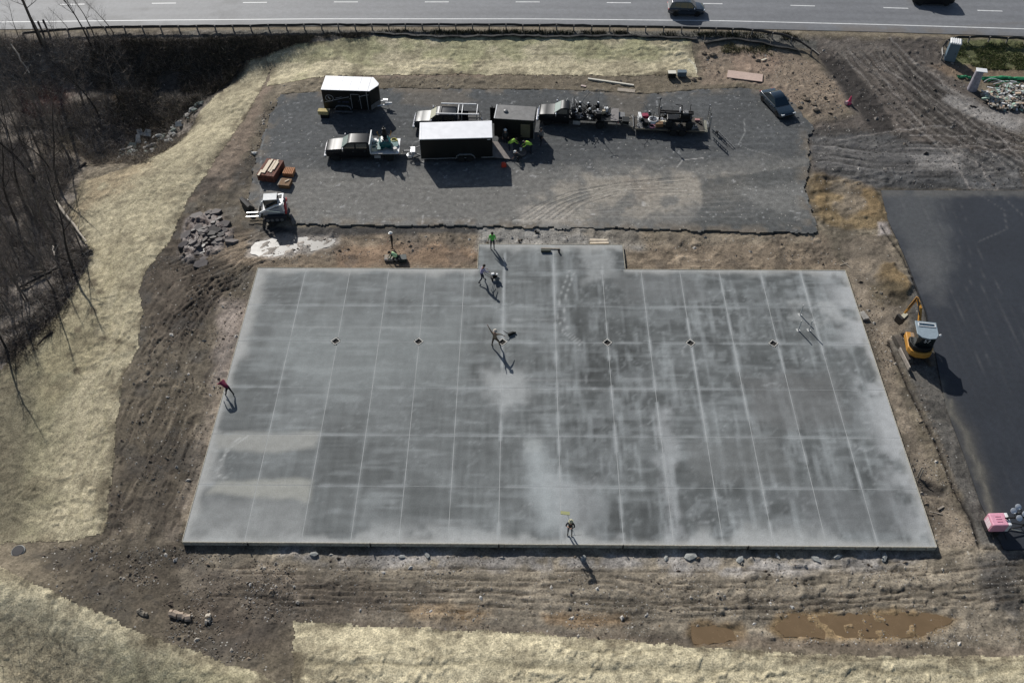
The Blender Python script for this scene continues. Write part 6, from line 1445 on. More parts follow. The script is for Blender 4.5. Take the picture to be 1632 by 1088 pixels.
WALK = dict(lkn=(-.12, .18, .52), lan=(-.14, .26, .09), rkn=(.12, -.04, .50), ran=(.14, -.30, .11))
SHL = mat('lavender_shirt', (.36, .31, .47), .8, var=.1); SHK = mat('khaki_shirt', (.25, .19, .13), .85, var=.2); MAR = mat('maroon_shirt', (.20, .02, .055), .8, var=.2); GSH = mat('grey_shirt', (.15, .145, .15), .85)
wht_hat = mat('white_hard_hat', (.85, .85, .82), .3)
person('person in a lavender shirt guiding the small concrete saw near the slab notch', (767.5, 449), -60, PUSH, SHL, JEAN, h=1.08)
person('person in a bright green hi-vis vest standing at the back edge of the slab notch', (785, 396), 182, dict(lwr=(-.3, .02, .95), rwr=(.3, .02, .95)), HIG, JEAN, vest=HIG, h=1.1)
ARM = dict(lel=(-.36, .05, 1.62), lwr=(-.50, .05, 1.95), lsh=(-.20, 0, 1.46), rel=(.40, .2, 1.30), rwr=(.58, .3, 1.12), rsh=(.2, 0, 1.44), lan=(-.22, -.1, .09), ran=(.30, .15, .09), rkn=(.26, .15, .5), head=(.03, .02, 1.68), lkn=(-.18, 0, .5))
person('person in brown work clothes with one arm raised high beside the column pocket', (789, 552), -20, ARM, SHK, mat('brown_trousers', (.09, .065, .045), .85), h=1.1, hat=mat('tan_cap', (.5, .45, .38), .7))
person('person in a maroon top leaning outward at the left edge of the slab', (366.5, 630), 52, dict(LEAN, lkn=(-.13, .1, .5), lan=(-.16, .2, .09), ran=(.2, -.25, .1), rkn=(.15, -.08, .5)), MAR, mat('dark_trousers', (.02, .018, .02), .85), h=1.08)
bk = person('person in a black shirt carrying a bull float near the front of the slab', (908, 851), 172, dict(lwr=(-.1, .3, 1.35), lel=(-.28, .12, 1.2), rwr=(.18, .28, 1.45), rel=(.3, .1, 1.2)), CLOTHK, mat('grey_trousers', (.16, .16, .165), .85), h=1.05, hat=mat('straw_hat', (.55, .52, .35), .8))
person('person in black with a white hard hat standing on the dirt above the sawhorse planks', (626, 395), 100, dict(lwr=(-.2, .25, 1.0), rwr=(.2, .25, 1.0)), CLOTHK, CLOTHK, hat=wht_hat, z=-.25, h=1.05)
KNEEL = dict(pelvis=(0, -.1, .42), chest=(0, .22, .72), neck=(0, .36, .82), head=(0, .46, .92), lsh=(-.19, .3, .80), rsh=(.19, .3, .80), lel=(-.25, .45, .52), rel=(.25, .45, .52), lwr=(-.15, .62, .32), rwr=(.15, .62, .32), lhip=(-.1, -.1, .4), rhip=(.1, -.1, .4), lkn=(-.15, .32, .34), rkn=(.15, .32, .14), lan=(-.15, .1, .08), ran=(.15, -.22, .09))
person('person in a pale lime vest kneeling beside the dark planks behind the slab', (632, 415), 95, KNEEL, mat('dark_green_sleeves', (.02, .08, .03), .8), CLOTHK, vest=HIP, z=-.28, h=1.1)
person('person in a yellow hi-vis shirt bending left of the round pan by the lowered ramp', None, -75, LEAN, HIV, JEAN, xy=(-1.15, 74.45), h=1.05, vest=HIV)
person('person in a yellow hi-vis shirt bending over the right side of the round pan', None, 100, dict(LEAN), HIV, JEAN, xy=(1.05, 74.25), h=1.05, vest=HIV, hat=mat('black_hat', (.02, .02, .02), .5))
person('person in dark clothes with a light hard hat standing against the short black trailer', None, 190, dict(), mat('charcoal_shirt', (.05, .055, .055), .85), CLOTHK, xy=(-1.55, 75.55), hat=wht_hat, h=1.05)
person('person in a grey shirt standing at the right corner of the short black trailer', None, 150, WALK, GSH, CLOTHK, xy=(2.05, 75.75), h=1.05)
SQ = dict(KNEEL, lkn=(-.2, .3, .5), rkn=(.2, .3, .5), lan=(-.16, .12, .09), ran=(.16, .12, .09))
person('person crouching with a white hard hat at the foot of the lowered ramp', None, 80, SQ, mat('dark_jacket', (.03, .032, .035), .85), CLOTHK, xy=(-.05, 72.95), hat=wht_hat, h=1.05)
# ================================================================== site things
m = MB(); m.lathe([(.02, .30), (.30, .28), (.55, .20), (.60, .12), (.60, .06), (.1, .04)], n=20); r = empty('trowel_pan', (0.0, 74.1, .02), 0, 'round dull metal pan with a white bucket on top between the two hi-vis workers', 'trowel pan'); m.build('pan', mat('dull_metal', (.14, .125, .12), .5, metal=.5, var=.2), r, True)
m = MB(); m.lathe([(.11, 0), (.14, .26), (.12, .27)], (0, .1, .28), n=12); m.build('bucket', WHT, r, True)
r = empty('fuel_can', (P(803, 268)[0], P(803, 268)[1], 0.02), .2, 'orange red fuel can standing on the gravel below the lowered ramp', 'fuel can'); m = MB(); m.box((0, 0, .24), (.50, .36, .46), taper=.85); m.build('can', ORG, r, False, .05); m = MB(); m.tube((.12, 0, .45), (.3, 0, .62), .03, .02); m.build('spout', TBLK, r); m = MB(); m.box((-.05, 0, .52), (.22, .05, .06)); m.build('handle', ORG, r)
for k, (px, py, lab) in enumerate(((826, 257, 'small grey walk-behind saw beside the crouching worker'),)):
    pass
# concrete saw held by the lavender worker
def saw(x, y, z, deg, lab, R=.17):
    r = empty('concrete_saw', (x, y, z), R_(deg), lab, 'concrete saw'); m = MB(); m.box((0, 0, .28), (.55, .34, .12)); m.build('frame', STL, r, False, .02)
    m = MB(); m.box((.02, 0, .46), (.36, .3, .26)); m.build('engine', TBLK, r, False, .03)
    m = MB(); m.box((-.12, .05, .64), (.26, .22, .14)); m.build('tank', WHT, r, False, .03); m = MB(); m.box((.22, -.06, .62), (.14, .18, .1)); m.build('air_cleaner', WHT, r, False, .02)
    m = MB(); m.lathe([(.02, -.01), (.22, -.01), (.22, .01), (.02, .01)], (.2, -.25, .22), axis='Y', n=16); m.build('blade_guard', GREY, r)
    for a, b in ((-.22, .2), (-.22, -.2), (.22, .2), (.22, -.2)): wheel_part(r, a, b, .09, .05, GREY)
    m = MB(); m.path([(-.25, .14, .34), (-.85, .16, .95)], .018, 5); m.path([(-.25, -.14, .34), (-.85, -.16, .95)], .018, 5); m.path([(-.85, -.22, .95), (-.85, .22, .95)], .02, 5); m.build('handle', STL, r); return r
x, y, _ = P(788, 445, z=0); saw(x, y, .0, 15, 'small black and white concrete saw pushed by the person in lavender')
x, y, _ = P(814, 533, z=0)
r = empty('early_entry_saw', (x, y, 0), .5, 'small black hand machine lying on the slab right of the man with the raised arm', 'saw'); m = MB(); m.box((0, 0, .13), (.50, .20, .24)); m.build('motor', TBLK, r, False, .04); m = MB(); m.box((.30, 0, .10), (.34, .10, .14), rz=-.6); m.build('blade_cover', TBLK, r, False, .02); m = MB(); m.path([(-.2, 0, .2), (-.45, .12, .42), (-.5, .3, .42)], .03); m.build('handle', TBLK, r)
# bull float carried
x, y, _ = P(908, 851, z=0); r = empty('bull_float', (x, y, 0), 0, 'pale long-handled bull float resting over the shoulder of the black shirted worker', 'bull float')
m = MB(); m.tube((.35, -.35, .35), (-.25, .25, 2.25), .02, n=6); m.build('pole', WHT, r); m = MB(); m.box((-.40, .30, 2.32), (.62, .24, .05), ry=.2); m.build('blade', mat('float_blade', (.42, .42, .20), .6), r)
m = MB(); m.tube((-.05, -.1, .02), (.75, -.55, .95), .012, n=5); m.build('brace', GREY, r)
# three standing stakes, rod, tools
for px, lab in (((1275, 501.5), 'pale stake standing on the slab at the right, upper left of the three'), ((1272, 526), 'pale stake standing on the slab at the right, lower left of the three'), ((1289, 526), 'pale stake standing on the slab at the right, right one of the three')):
    x, y, _ = P(*px, z=0); m = MB(); m.box((0, 0, .58), (.09, .09, 1.16), rx=.0); m.box((0, 0, .01), (.3, .3, .02)); top('standing_stake', m, mat('pale_grey_post', (.52, .52, .50), .7), lab, 'stake', (x, y, .002), .3, 'standing stakes on the slab')
def plank(p0, p1, w, t, m, lab, name='plank', cat='plank', z=None, grp=None):
    a, b = P(*p0), P(*p1); L = math.hypot(a[0]-b[0], a[1]-b[1]); x, y = (a[0]+b[0])/2, (a[1]+b[1])/2; mb = MB(); mb.box((0, 0, t/2), (L, w, t))
    zz = max(gz(a[0], a[1]), gz(b[0], b[1]), gz(x, y))+.01 if z is None else z; return top(name, mb, m, lab, cat, (x, y, zz), math.atan2(b[1]-a[1], b[0]-a[0]), grp)
plank((862, 400), (892, 401), .10, .05, WOODG, 'straightedge board lying along the back edge of the slab notch', z=.03)
m = MB(); m.box((0, 0, .12), (.9, .28, .2)); x, y, _ = P(870, 401, z=0); top('tool_bundle', m, mat('dark_green_tool', (.05, .055, .04), .8), 'small dark tool bundle on the back edge of the slab notch', 'tool', (x, y, .01), 0, bevel=.04)
m = MB(); m.box((0, 0, .16), (.12, .3, .3), rx=.5); x, y, _ = P(890.5, 402, z=0); top('tool', m, TBLK, 'black upright tool at the right end of the straightedge board', 'tool', (x, y, .01), .3, bevel=.02)
m = MB(); m.box((0, 0, .12), (.45, .2, .14)); m.box((-.18, .05, .2), (.12, .25, .12)); x, y, _ = P(856, 370, z=-.1); top('hand_tool', m, TBLK, 'small black tool lying on the gravel between the pad and the slab notch', 'tool', (x, y, gz(x, y)), -.4, bevel=.02)
for i, (a, b, m_) in enumerate((((940, 383), (968, 383.5), LUMP), ((939, 386), (969, 386.5), WOODG), ((940, 389.5), (970, 389), LUMP), ((950, 395), (971, 393), WOODG))):
    plank(a, b, .16, .09, m_, ['farthest board of the short stack behind the slab notch', 'second board of the short stack behind the slab notch', 'palest near board of the short stack behind the slab notch', 'grey board lying crooked on the notch edge beside the stack'][i])
# boards by the kneeling worker
for i in range(3): plank((613, 409+i*3.4), (634, 409+i*3.4), .2, .12+.05*i, WOODG if i < 2 else mat('grey_board', (.22, .21, .20), .8), ['upper', 'middle', 'lowest'][i]+' grey board of the small stack beside the kneeling worker')
crate('tool_case', 'dark green machine case behind the kneeling worker', 'case', P(642, 415)[0], P(642, 415)[1], -.28, (.7, .8, .45), mat('dark_green_case', (.012, .022, .022), .6), 10).scale = (1, .8, .8)
plank((937, 127), (1010, 137.5), .20, .14, mat('bleached_board', (.70, .66, .55), .7, var=.1), 'long bleached beam lying on the dirt above the loaded flatbed truck')
plank((984, 143), (1012, 146), .6, .03, WOODG, 'grey board lying flat below the long bleached beam'); plank((926, 137), (934, 138.5), .25, .05, mat('pinkish_board', (.5, .40, .36), .8), 'short pinkish board scrap left of the long beam')
plank((1159, 119.5), (1215, 126.5), 1.45, .08, PLY, 'large pale pinkish plywood sheet lying behind the blue sedan', 'plywood_sheet', 'plywood'); plank((1213, 98), (1221, 95), .16, .05, mat('cream_board', (.75, .7, .55), .7), 'short cream board poking from the brush on the dirt bank')
plank((484, 172), (489, 160), .14, .06, WHT, 'short white board on the gravel left of the pointed nose trailer')
crate('generator', 'black boxed generator with a pale lid at the end of the straw blanket', 'generator', *P(1070, 124)[:2], .12, (.85, .6, .55), TBLK, 0, mat('cream_lid', (.7, .66, .55), .6)); crate('water_tank', 'blue grey tank beside the black generator', 'tank', *P(1086, 122)[:2], .12, (.95, .55, .5), mat('blue_grey_tank', (.10, .14, .17), .5), 0)
# lumber stacks on the lot
def lumber(name, lab, p, L, Wd, H, deg, m, rows, cols, lay=True, cat='lumber stack'):
    x, y, _ = P(*p, z=0); r = empty(name, (x, y, 0), R_(deg), lab, cat); rs = random.Random(int(p[0]))
    for z_ in (.05,): 
        for t in (-.35, .35): b = MB(); b.box((0, t*L, .05), (Wd, .1, .1)); b.build('bearer', m, r)
    for k in range(rows):
        for c in range(cols):
            w = Wd/cols; b = MB(); b.box((-Wd/2+w*(c+.5), rs.uniform(-.03, .03), .1+H/rows*(k+.5)), (w*(.90 if rows > 2 and cols != 1 else .74 if cols > 1 else .98), L, H/rows*.9)); b.build('board', m, r)
    return r
lumber('form_lumber_stack', 'tall stack of reddish brown form boards at the left edge of the lot', (433.5, 278), 2.55, 1.75, .78, -12, LUMR, 4, 7)
x, y, _ = P(433.5, 278, z=0)
rr = random.Random(4)
for k, (o_, L) in enumerate(((-.42, 2.3), (-.22, 2.5), (-.60, 1.0), (.14, 2.0), (.34, 2.3), (.48, 1.4))):
    m = MB(); m.box((o_, (.0, .05, -1.05, .15, .2, .25)[k], .92+.03*(k % 2)), (.19, L*.86, .06)); top('loose_board', m, LUMP, ['leftmost long', 'second', 'short lowest', 'fourth', 'fifth', 'rightmost short'][k]+' pale board on top of the reddish form board stack', 'board', (x, y, 0), R_(-12), 'pale boards on the reddish stack')
lumber('lumber_stack', 'low stack of orange brown boards with gaps, right of the reddish stack', (461.5, 278), 1.0, 1.05, .42, -5, LUMO, 2, 6)
lumber('plywood_stack', 'square stack of brown plywood nearest the tracked loader', (456, 296), 1.05, 1.05, .38, -8, LUMB, 5, 1)
x, y, _ = P(457, 295, z=0); m = MB(); m.box((.12, .0, .54), (.5, .09, .05), rz=.75); top('wood_scrap', m, LUMP, 'small pale wood scrap on the brown plywood stack', 'board', (x, y, 0))
m = MB(); m.box((-.62, -.1, .35), (.10, 1.0, .08)); top('leaning_board', m, WOODG, 'grey strip leaning on the left side of the brown plywood stack', 'board', (x, y, 0), -.2)
# tracked skid loader
sk = empty('skid_loader', (-22.85, 64.75, 0.0), R_(186), 'white compact track loader with a red rear and pallet forks at the left', 'track loader')
TRK = mat('rubber_track', (.022, .023, .03), .75, var=.3, vscale=8)
for s_ in (-1, 1):
    m = MB(); pf = [(-.95, .0), (.75, 0), (1.0, .18), (1.0, .30), (.55, .62), (-.85, .62), (-1.12, .40), (-1.12, .22)]; m.prism(pf, s_*.88-.2, s_*.88+.2); t_ = m.build('track', TRK, sk, False, .03)
    m = MB()
    for x in (-.7, -.25, .2, .6): m.tube((x, s_*1.09, .22), (x, s_*1.10, .22), .16, .16, 10)
    m.build('roller', GREY, t_)
m = MB(); m.loft([(1.0, .45, .95, .62, .55, .05), (.1, .45, 1.15, .66, .62, .05), (-1.0, .45, 1.35, .66, .60, .06)]); m.build('body', mat('loader_grey', (.42, .42, .43), .45, var=.15), sk, True, .02)
m = MB(); m.box((.12, 0, 1.55), (1.25, .92, 1.05), taper=.92); m.build('cab', GLD, sk, False, .03)
m = MB(); m.box((.12, 0, 2.10), (1.25, .95, .07)); m.build('cab_roof', mat('pale_grey_roof', (.48, .50, .50), .5, var=.1), sk, False, .02)
m = MB(); 
for a in (-1, 1):
    for b in (-.48, .70): m.box((b, a*.46, 1.58), (.07, .07, 1.1))
m.build('cab_pillars', STL, sk)
for s_ in (-1, 1):
    m = MB(); pts = [(-1.0, 1.0), (-.95, 1.72), (-.3, 1.62), (1.15, .95), (1.35, .45)]
    for (x0, z0), (x1, z1) in zip(pts[:-1], pts[1:]): m.box(((x0+x1)/2, s_*.74, (z0+z1)/2), (math.hypot(x1-x0, z1-z0)+.1, .14, .17), ry=-math.atan2(z1-z0, x1-x0))
    m.build('lift_arm', WHT, sk, False, .02)
    m = MB(); m.tube((-.6, s_*.74, .85), (.5, s_*.74, 1.12), .05, n=8); m.build('cylinder', CHR, sk)
m = MB(); m.box((-.95, 0, 1.78), (.14, 1.5, .12)); m.box((-.55, 0, 1.40), (.6, .9, .25)); m.build('crossbar', WHT, sk, False, .02)
m = MB(); m.box((-1.14, 0, .95), (.16, 1.45, .85), ry=-.08); m.build('rear_grille', REDP, sk, False, .06); m = MB(); m.box((-1.24, 0, .95), (.03, .3, .8), ry=-.08); m.build('rear_panel', WHT, sk)
m = MB(); m.box((1.40, 0, .42), (.10, 1.3, .50)); m.box((1.42, 0, .72), (.05, 1.3, .06)); m.build('fork_carriage', STL, sk)
for s_ in (-.28, .28): m = MB(); m.box((2.05, s_, .17), (1.25, .12, .05)); m.build('fork', mat('worn_fork', (.75, .74, .72), .35, metal=.3), sk)
for px, py, d_ in ((397, 325, 0), ): pass
r = empty('spreader_bucket', (*P(396, 330)[:2], -.2), R_(40), 'dirty steel bucket with a bright edge lying in the mud by the track loader', 'bucket'); m = MB(); m.prism([(-.35, 0), (.35, 0), (.4, .1), (-.1, .7), (-.35, .6)], -.8, .8); m.build('shell', mat('muddy_steel', (.06, .055, .05), .6, var=.4), r); m = MB(); m.box((.38, 0, .04), (.12, 1.7, .04)); m.build('cutting_edge', CHR, r)
# mini excavator
ex_ = empty('excavator', (31.95, 48.3, -.05), R_(-8), 'yellow mini excavator with a blue grey cab roof at the right edge of the slab', 'excavator')
for s_ in (-1, 1):
    m = MB(); m.prism([(-1.35, .0), (1.3, 0), (1.5, .2), (1.5, .34), (1.25, .52), (-1.3, .52), (-1.52, .34), (-1.52, .2)], -.2, .2); t_ = m.build('track', mat('dusty_track', (.10, .085, .07), .85, var=.35), ex_, False, .03); t_.location = (s_*.85-.15, -.1, 0); t_.rotation_euler = (0, 0, R_(108))
m = MB(); m.box((-.15, 0, .50), (1.3, 1.2, .25)); m.lathe([(.5, .6), (.5, .75)], n=18); m.build('undercarriage', STL, ex_)
hs = empty('house', (0, 0, 0)); hs.parent = ex_
m = MB(); out = [(-.95, -.75), (-.75, -1.15), (-.3, -1.38), (.35, -1.38), (.8, -1.15), (.98, -.7), (.98, .9), (-.95, .9)]; m.prism(out, .75, 1.30, 'Z'); m.build('counterweight', YEL, ex_, False, .06)
m = MB(); m.prism([(-.9, -.6), (-.7, -1.05), (-.28, -1.25), (.3, -1.25), (.72, -1.05), (.9, -.6), (.9, 0), (-.9, 0)], 1.30, 1.72, 'Z'); m.build('engine_hood', TBLK, ex_, False, .05)
m = MB(); m.prism([(-.62, -.9), (.75, -.9), (.92, -.4), (.92, .75), (-.62, .75)], 1.30, 2.62, 'Z'); m.build('cab', GLD, ex_, False, .05)
m = MB(); m.prism([(-.68, -.55), (-.35, -.92), (.2, -1.02), (.72, -.9), (.96, -.5), (.96, .85), (-.68, .85)], 2.62, 2.70, 'Z'); m.build('cab_roof', mat('blue_grey_roof', (.28, .34, .38), .45, var=.12), ex_, False, .03)
m = MB(); m.box((.18, .62, 2.735), (1.3, .05, .06)); m.box((.18, .28, 2.735), (1.3, .05, .06)); m.box((-.45, .45, 2.735), (.05, .36, .06)); m.box((.80, .45, 2.735), (.05, .36, .06)); m.build('roof_hatch_frame', WHT, ex_)
m = MB(); m.box((.18, .45, 2.72), (1.2, .28, .03)); m.build('roof_hatch', mat('hatch_glass', (.04, .07, .10), .1), ex_)
m = MB(); m.lathe([(.08, 0), (.1, .12), (.04, .2)], (1.10, -.45, 2.55), n=10); m.build('beacon', WHT, ex_)
def txt(s_, size, m_, parent, loc, rot, name='lettering'):
    c = bpy.data.curves.new(name, 'FONT'); c.body = s_; c.size = size; c.extrude = .008; c.align_x = 'CENTER'; c.align_y = 'CENTER'; c.resolution_u = 3
    o = bpy.data.objects.new('tmp', c); COL.objects.link(o); me = bpy.data.meshes.new_from_object(o.evaluated_get(bpy.context.evaluated_depsgraph_get())); bpy.data.objects.remove(o, do_unlink=True)
    me.materials.clear(); me.materials.append(m_); q = link(name, me, parent); q.location = loc; q.rotation_euler = rot; return q
txt('57', .48, WHT, ex_, (.15, -.925, 2.28), (PI/2, 0, 0))
m = MB(); pts = [(0, .85, 1.1), (-.05, 1.5, 2.1), (-.08, 2.2, 2.75), (-.25, 3.1, 2.9)]
for a, b, w_ in zip(pts[:-1], pts[1:], (.30, .28, .24)):
    A, B = Vector(a), Vector(b); d = B-A; L = d.length; m.box(tuple((A+B)/2), (.20, L+.12, w_), rx=math.atan2(d.z, d.y)*1.0, rz=-math.atan2(d.x, d.y))
m.build('boom', YEL, ex_, False, .02)
m = MB(); A, B = Vector((-.25, 3.2, 3.0)), Vector((-.85, 2.75, 1.5))
m.tube(tuple(A), tuple(B), .13, .10, 6); m.build('stick', YEL, ex_); m = MB(); m.tube((-.15, 1.7, 2.5), (-.3, 2.9, 3.15), .06, n=8); m.tube((-.35, 3.0, 3.15), (-.78, 2.85, 1.8), .05, n=8); m.tube((0, .9, 1.0), (-.05, 1.7, 2.4), .06, n=8); m.build('cylinder', STL, ex_)
m = MB(); m.prism([(-.30, 0), (.2, -.1), (.42, .35), (.2, .75), (-.1, .8)], -.38, .38); o = m.build('bucket', mat('bucket_steel', (.05, .045, .04), .5, metal=.4), ex_); o.location = (-1.1, 2.5, .7); o.rotation_euler = (0, -.2, .6); o.scale = (.8, .8, .9)
m = MB(); m.box((-1.35, -1.0, .45), (.10, 2.1, .4), rz=.0); o = m.build('dozer_blade', mat('blade_steel', (.42, .37, .32), .5, var=.3), ex_); o.rotation_euler = (0, 0, R_(14))
m = MB(); m.path([(-1.3, .2, .35), (-.5, .1, .5)], .07); m.build('blade_arm', STL, ex_)
# light tower with pink housing
lt = empty('light_tower', (*P(1580, 842, z=.03)[:2], .03), R_(2), 'pink boxed generator light tower with four round lamps folded at the right edge', 'light tower')
m = MB(); m.box((0, 0, 1.22), (1.65, 1.5, 1.25)); m.build('housing', PINK, lt, False, .10)
m = MB(); m.box((.98, 0, 1.22), (.36, 1.5, 1.22)); m.build('end_panel', WHT, lt, False, .08)
for k in range(3): m = MB(); m.box((.02, -.3+.3*k, 1.862), (.6, .06, .03)); m.build('top_vent', mat('deep_pink_panel', (.62, .22, .32), .5), lt)  # vent strips in a deeper pink than the housing
for k in range(4): m = MB(); m.box((-.86, 0, .85+k*.22), (.04, 1.0, .08)); m.build('grille_slat', WHT, lt)
for s_ in (-1, 1): wheel_part(lt, 0, s_*.78, .33, .2, GREY); 
m = MB(); m.box((0, 0, .52), (2.2, 1.2, .12)); m.path([(1.1, .5, .5), (3.6, 0, .5), (1.1, -.5, .5)], .06); m.box((3.7, 0, .5), (.3, .12, .12)); m.tube((3.1, 0, .05), (3.1, 0, 1.), .05); m.path([(-.5, -.75, .5), (-.5, -1.5, .45)], .05); m.path([(.8, -.75, .5), (.8, -1.5, .45)], .05); m.build('chassis', STL, lt)
m = MB(); m.tube((.6, 0, 2.0), (3.2, 0, 2.1), .09, n=8); m.tube((.9, 0, 1.8), (.9, 0, 2.1), .1); m.build('mast', STL, lt)
m = MB(); m.tube((1.35, -.75, 1.1), (2.3, -.95, 1.05), .045, n=6); m.build('outrigger', CHR, lt)
m = MB(); m.tube((1.55, -.2, 2.2), (1.55, .9, 2.3), .04, n=6); m.tube((2.4, -.2, 2.2), (2.4, .9, 2.3), .04, n=6); m.box((2., .35, 2.2), (1.1, .1, .1)); m.lathe([(.12, 0), (.12, .2), (.05, .24)], (1.98, .25, 2.3), n=8); m.build('lamp_frame', TBLK, lt)
for (a, b) in ((1.50, .55), (2.15, 1.0), (1.75, -.30), (2.55, .15)):
    h = MB(); M = Matrix.Translation((a, b, 2.45)) @ Matrix.Rotation(R_(35), 4, 'X') @ Matrix.Rotation(R_(-12), 4, 'Y'); h.lathe([(.05, -.30), (.16, -.26), (.30, -.08), (.32, 0)], n=16, M=M); lh = h.build('lamp_head', ALU, lt, True)
    g = MB(); g.lathe([(.29, .005), (.28, .03), (.18, .05), (.01, .06)], n=16, M=M); g.build('lamp_glass', mat('lamp_reflector', (.80, .82, .84), .18, metal=.3), lh, True)
lt.scale = (.66, .66, .70)
# toilet, manhole riser, flag-like red hydrant cover, debris
tl = empty('portable_toilet', (*P(1512.5, 95)[:2], gz(*P(1512.5, 95)[:2])), R_(-18), 'blue grey portable toilet with a ribbed white roof leaning beside the guardrail end', 'portable toilet')
m = MB(); m.box((0, 0, 1.08), (1.12, 1.12, 2.1), taper=.97); m.build('cabin', mat('blue_grey_plastic', (.13, .19, .24), .5, var=.06), tl, False, .04); m = MB(); m.box((0, -.57, 1.05), (.72, .03, 1.8)); d_ = m.build('door', mat('blue_grey_plastic', (.13, .19, .24), .5), tl, False, .01); m = MB(); m.box((.3, -.6, 1.05), (.05, .05, .15)); m.build('handle', TBLK, d_)
m = MB(); m.box((0, 0, 2.2), (1.2, 1.2, .12)); rf = m.build('roof', WHT, tl, False, .05)
for k in range(5): m = MB(); m.box((-.44+k*.22, 0, 2.29), (.09, 1.1, .07)); m.build('rib', WHT, rf, False, .02)
tw = empty('pipe_riser', (*P(1549, 143)[:2], gz(*P(1549, 143)[:2])), R_(5), 'tall pale lavender wrapped riser with a white cap standing by the debris pile', 'pipe riser')
m = MB(); m.lathe([(.52, 0), (.50, .5), (.47, 1.0), (.46, 1.5), (.44, 1.9), (.43, 2.3)], n=12); o = m.build('barrel', mat('lavender_wrap', (.36, .34, .38), .8, var=.35, vscale=3, bump=.6, bscale=6), tw, True)
m = MB(); m.box((.18, 0, 2.36), (1.1, .75, .08), rz=-.3); m.build('cap', WHT, tw, False, .03)
hy = empty('covered_hydrant', (*P(1353, 166)[:2], gz(*P(1353, 166)[:2])), 0, 'pinkish red traffic cone stack and flagging by the dark entrance track', 'traffic cone')
RC = mat('pink_red_cone', (.72, .06, .16), .5); m = MB(); m.box((0, 0, .03), (.55, .55, .06)); m.lathe([(.24, .06), (.05, .95), (.03, .96)], n=14); m.build('cone', RC, hy, True); m = MB(); m.lathe([(.19, .30), (.145, .48)], n=14); m.build('reflective_band', mat('pale_pink_band', (.85, .6, .66), .5), hy)
hy2 = empty('covered_hydrant', (*P(1347, 167)[:2], gz(*P(1347, 167)[:2])), .6, 'pale pink tipped over cone beside the upright red cone', 'traffic cone'); m = MB(); m.lathe([(.22, 0), (.05, .7), (.03, .71)], (0, 0, .2), n=12, M=Matrix.Rotation(1.45, 4, 'Y')); m.build('cone', mat('faded_cone', (.62, .42, .45), .6), hy2, True)
hy.name = 'traffic_cone'; hy2.name = 'traffic_cone'
# debris pile
dp = PX([(1560, 148), (1600, 140), (1640, 138), (1640, 178), (1590, 176), (1570, 165)])
r9 = np.random.RandomState(4); cols = [WHT, STONE, WOODG, mat('mint_scrap', (.45, .6, .48), .7), BARKP, CONC, mat('tan_scrap', (.5, .38, .28), .8), GREY]
pile = MB(); n = 0
mbs = [MB() for _ in cols]
while n < 420:
    x, y = r9.uniform(45, 58), r9.uniform(77, 88)
    if not in_poly(np.array([x]), np.array([y]), dp)[0]: continue
    n += 1; i = r9.randint(len(cols)); L = r9.uniform(.15, .75); g = gz(x, y)
    mbs[i].box((x, y, g+r9.uniform(.05, .45)), (L, r9.uniform(.08, .3), r9.uniform(.04, .16)), rz=r9.uniform(0, 6), ry=r9.uniform(-.5, .5))
for i, mb_ in enumerate(mbs): o = mb_.build('debris', cols[i]); tag(o, 'jumbled construction debris heap at the right edge', kind='stuff')
for k in range(10):
    a = P(1566+k*5, 135+k*1.1), P(1600+k*6, 134+k*.6); m = MB(); z_ = gz(*a[0][:2])+.35-.02*k; pts = [(a[0][0]+(a[1][0]-a[0][0])*t/5, a[0][1]+(a[1][1]-a[0][1])*t/5+.5*math.sin(t*PI/5), z_+.1*math.sin(t+k)) for t in range(6)]
    c = pts[3]; m.path([(p[0]-c[0], p[1]-c[1], p[2]-c[2]) for p in pts], .045, 5); top('pipe', m, [WHT, mat('green_pipe', (.02, .2, .09), .5), GREY][k % 3], 'bent '+['white', 'green', 'grey'][k % 3]+' pipe in the bundle above the debris heap', 'pipe', c, 0, 'bent pipes above the debris heap')
def netting(px, lab, w=.45):
    pts = [P(*p)[:2] for p in px]; dense = []
    for a, b in zip(pts[:-1], pts[1:]):
        for k in range(8): dense.append((a[0]+(b[0]-a[0])*k/8, a[1]+(b[1]-a[1])*k/8))
    dense.append(pts[-1]); vs = []; rr = random.Random(2)
    for i, (x, y) in enumerate(dense):
        for j in range(5): t = j/4; vs.append((x+rr.uniform(-.03, .03), y+(t-.5)*w, gz(x, y)+.12+.16*math.sin(t*PI)+rr.uniform(0, .08)))
    m = MB(); m.add(vs, [(i*5+j, i*5+j+1, (i+1)*5+j+1, (i+1)*5+j) for i in range(len(dense)-1) for j in range(4)]); top('green_netting', m, mat('green_netting', (.015, .22, .085), .6), lab, 'netting')
netting([(1524, 124), (1540, 126), (1546, 126)], 'short crumpled piece of green netting left of the wrapped riser'); netting([(1562, 128), (1600, 126), (1640, 128)], 'long strip of green netting above the debris heap', .6)
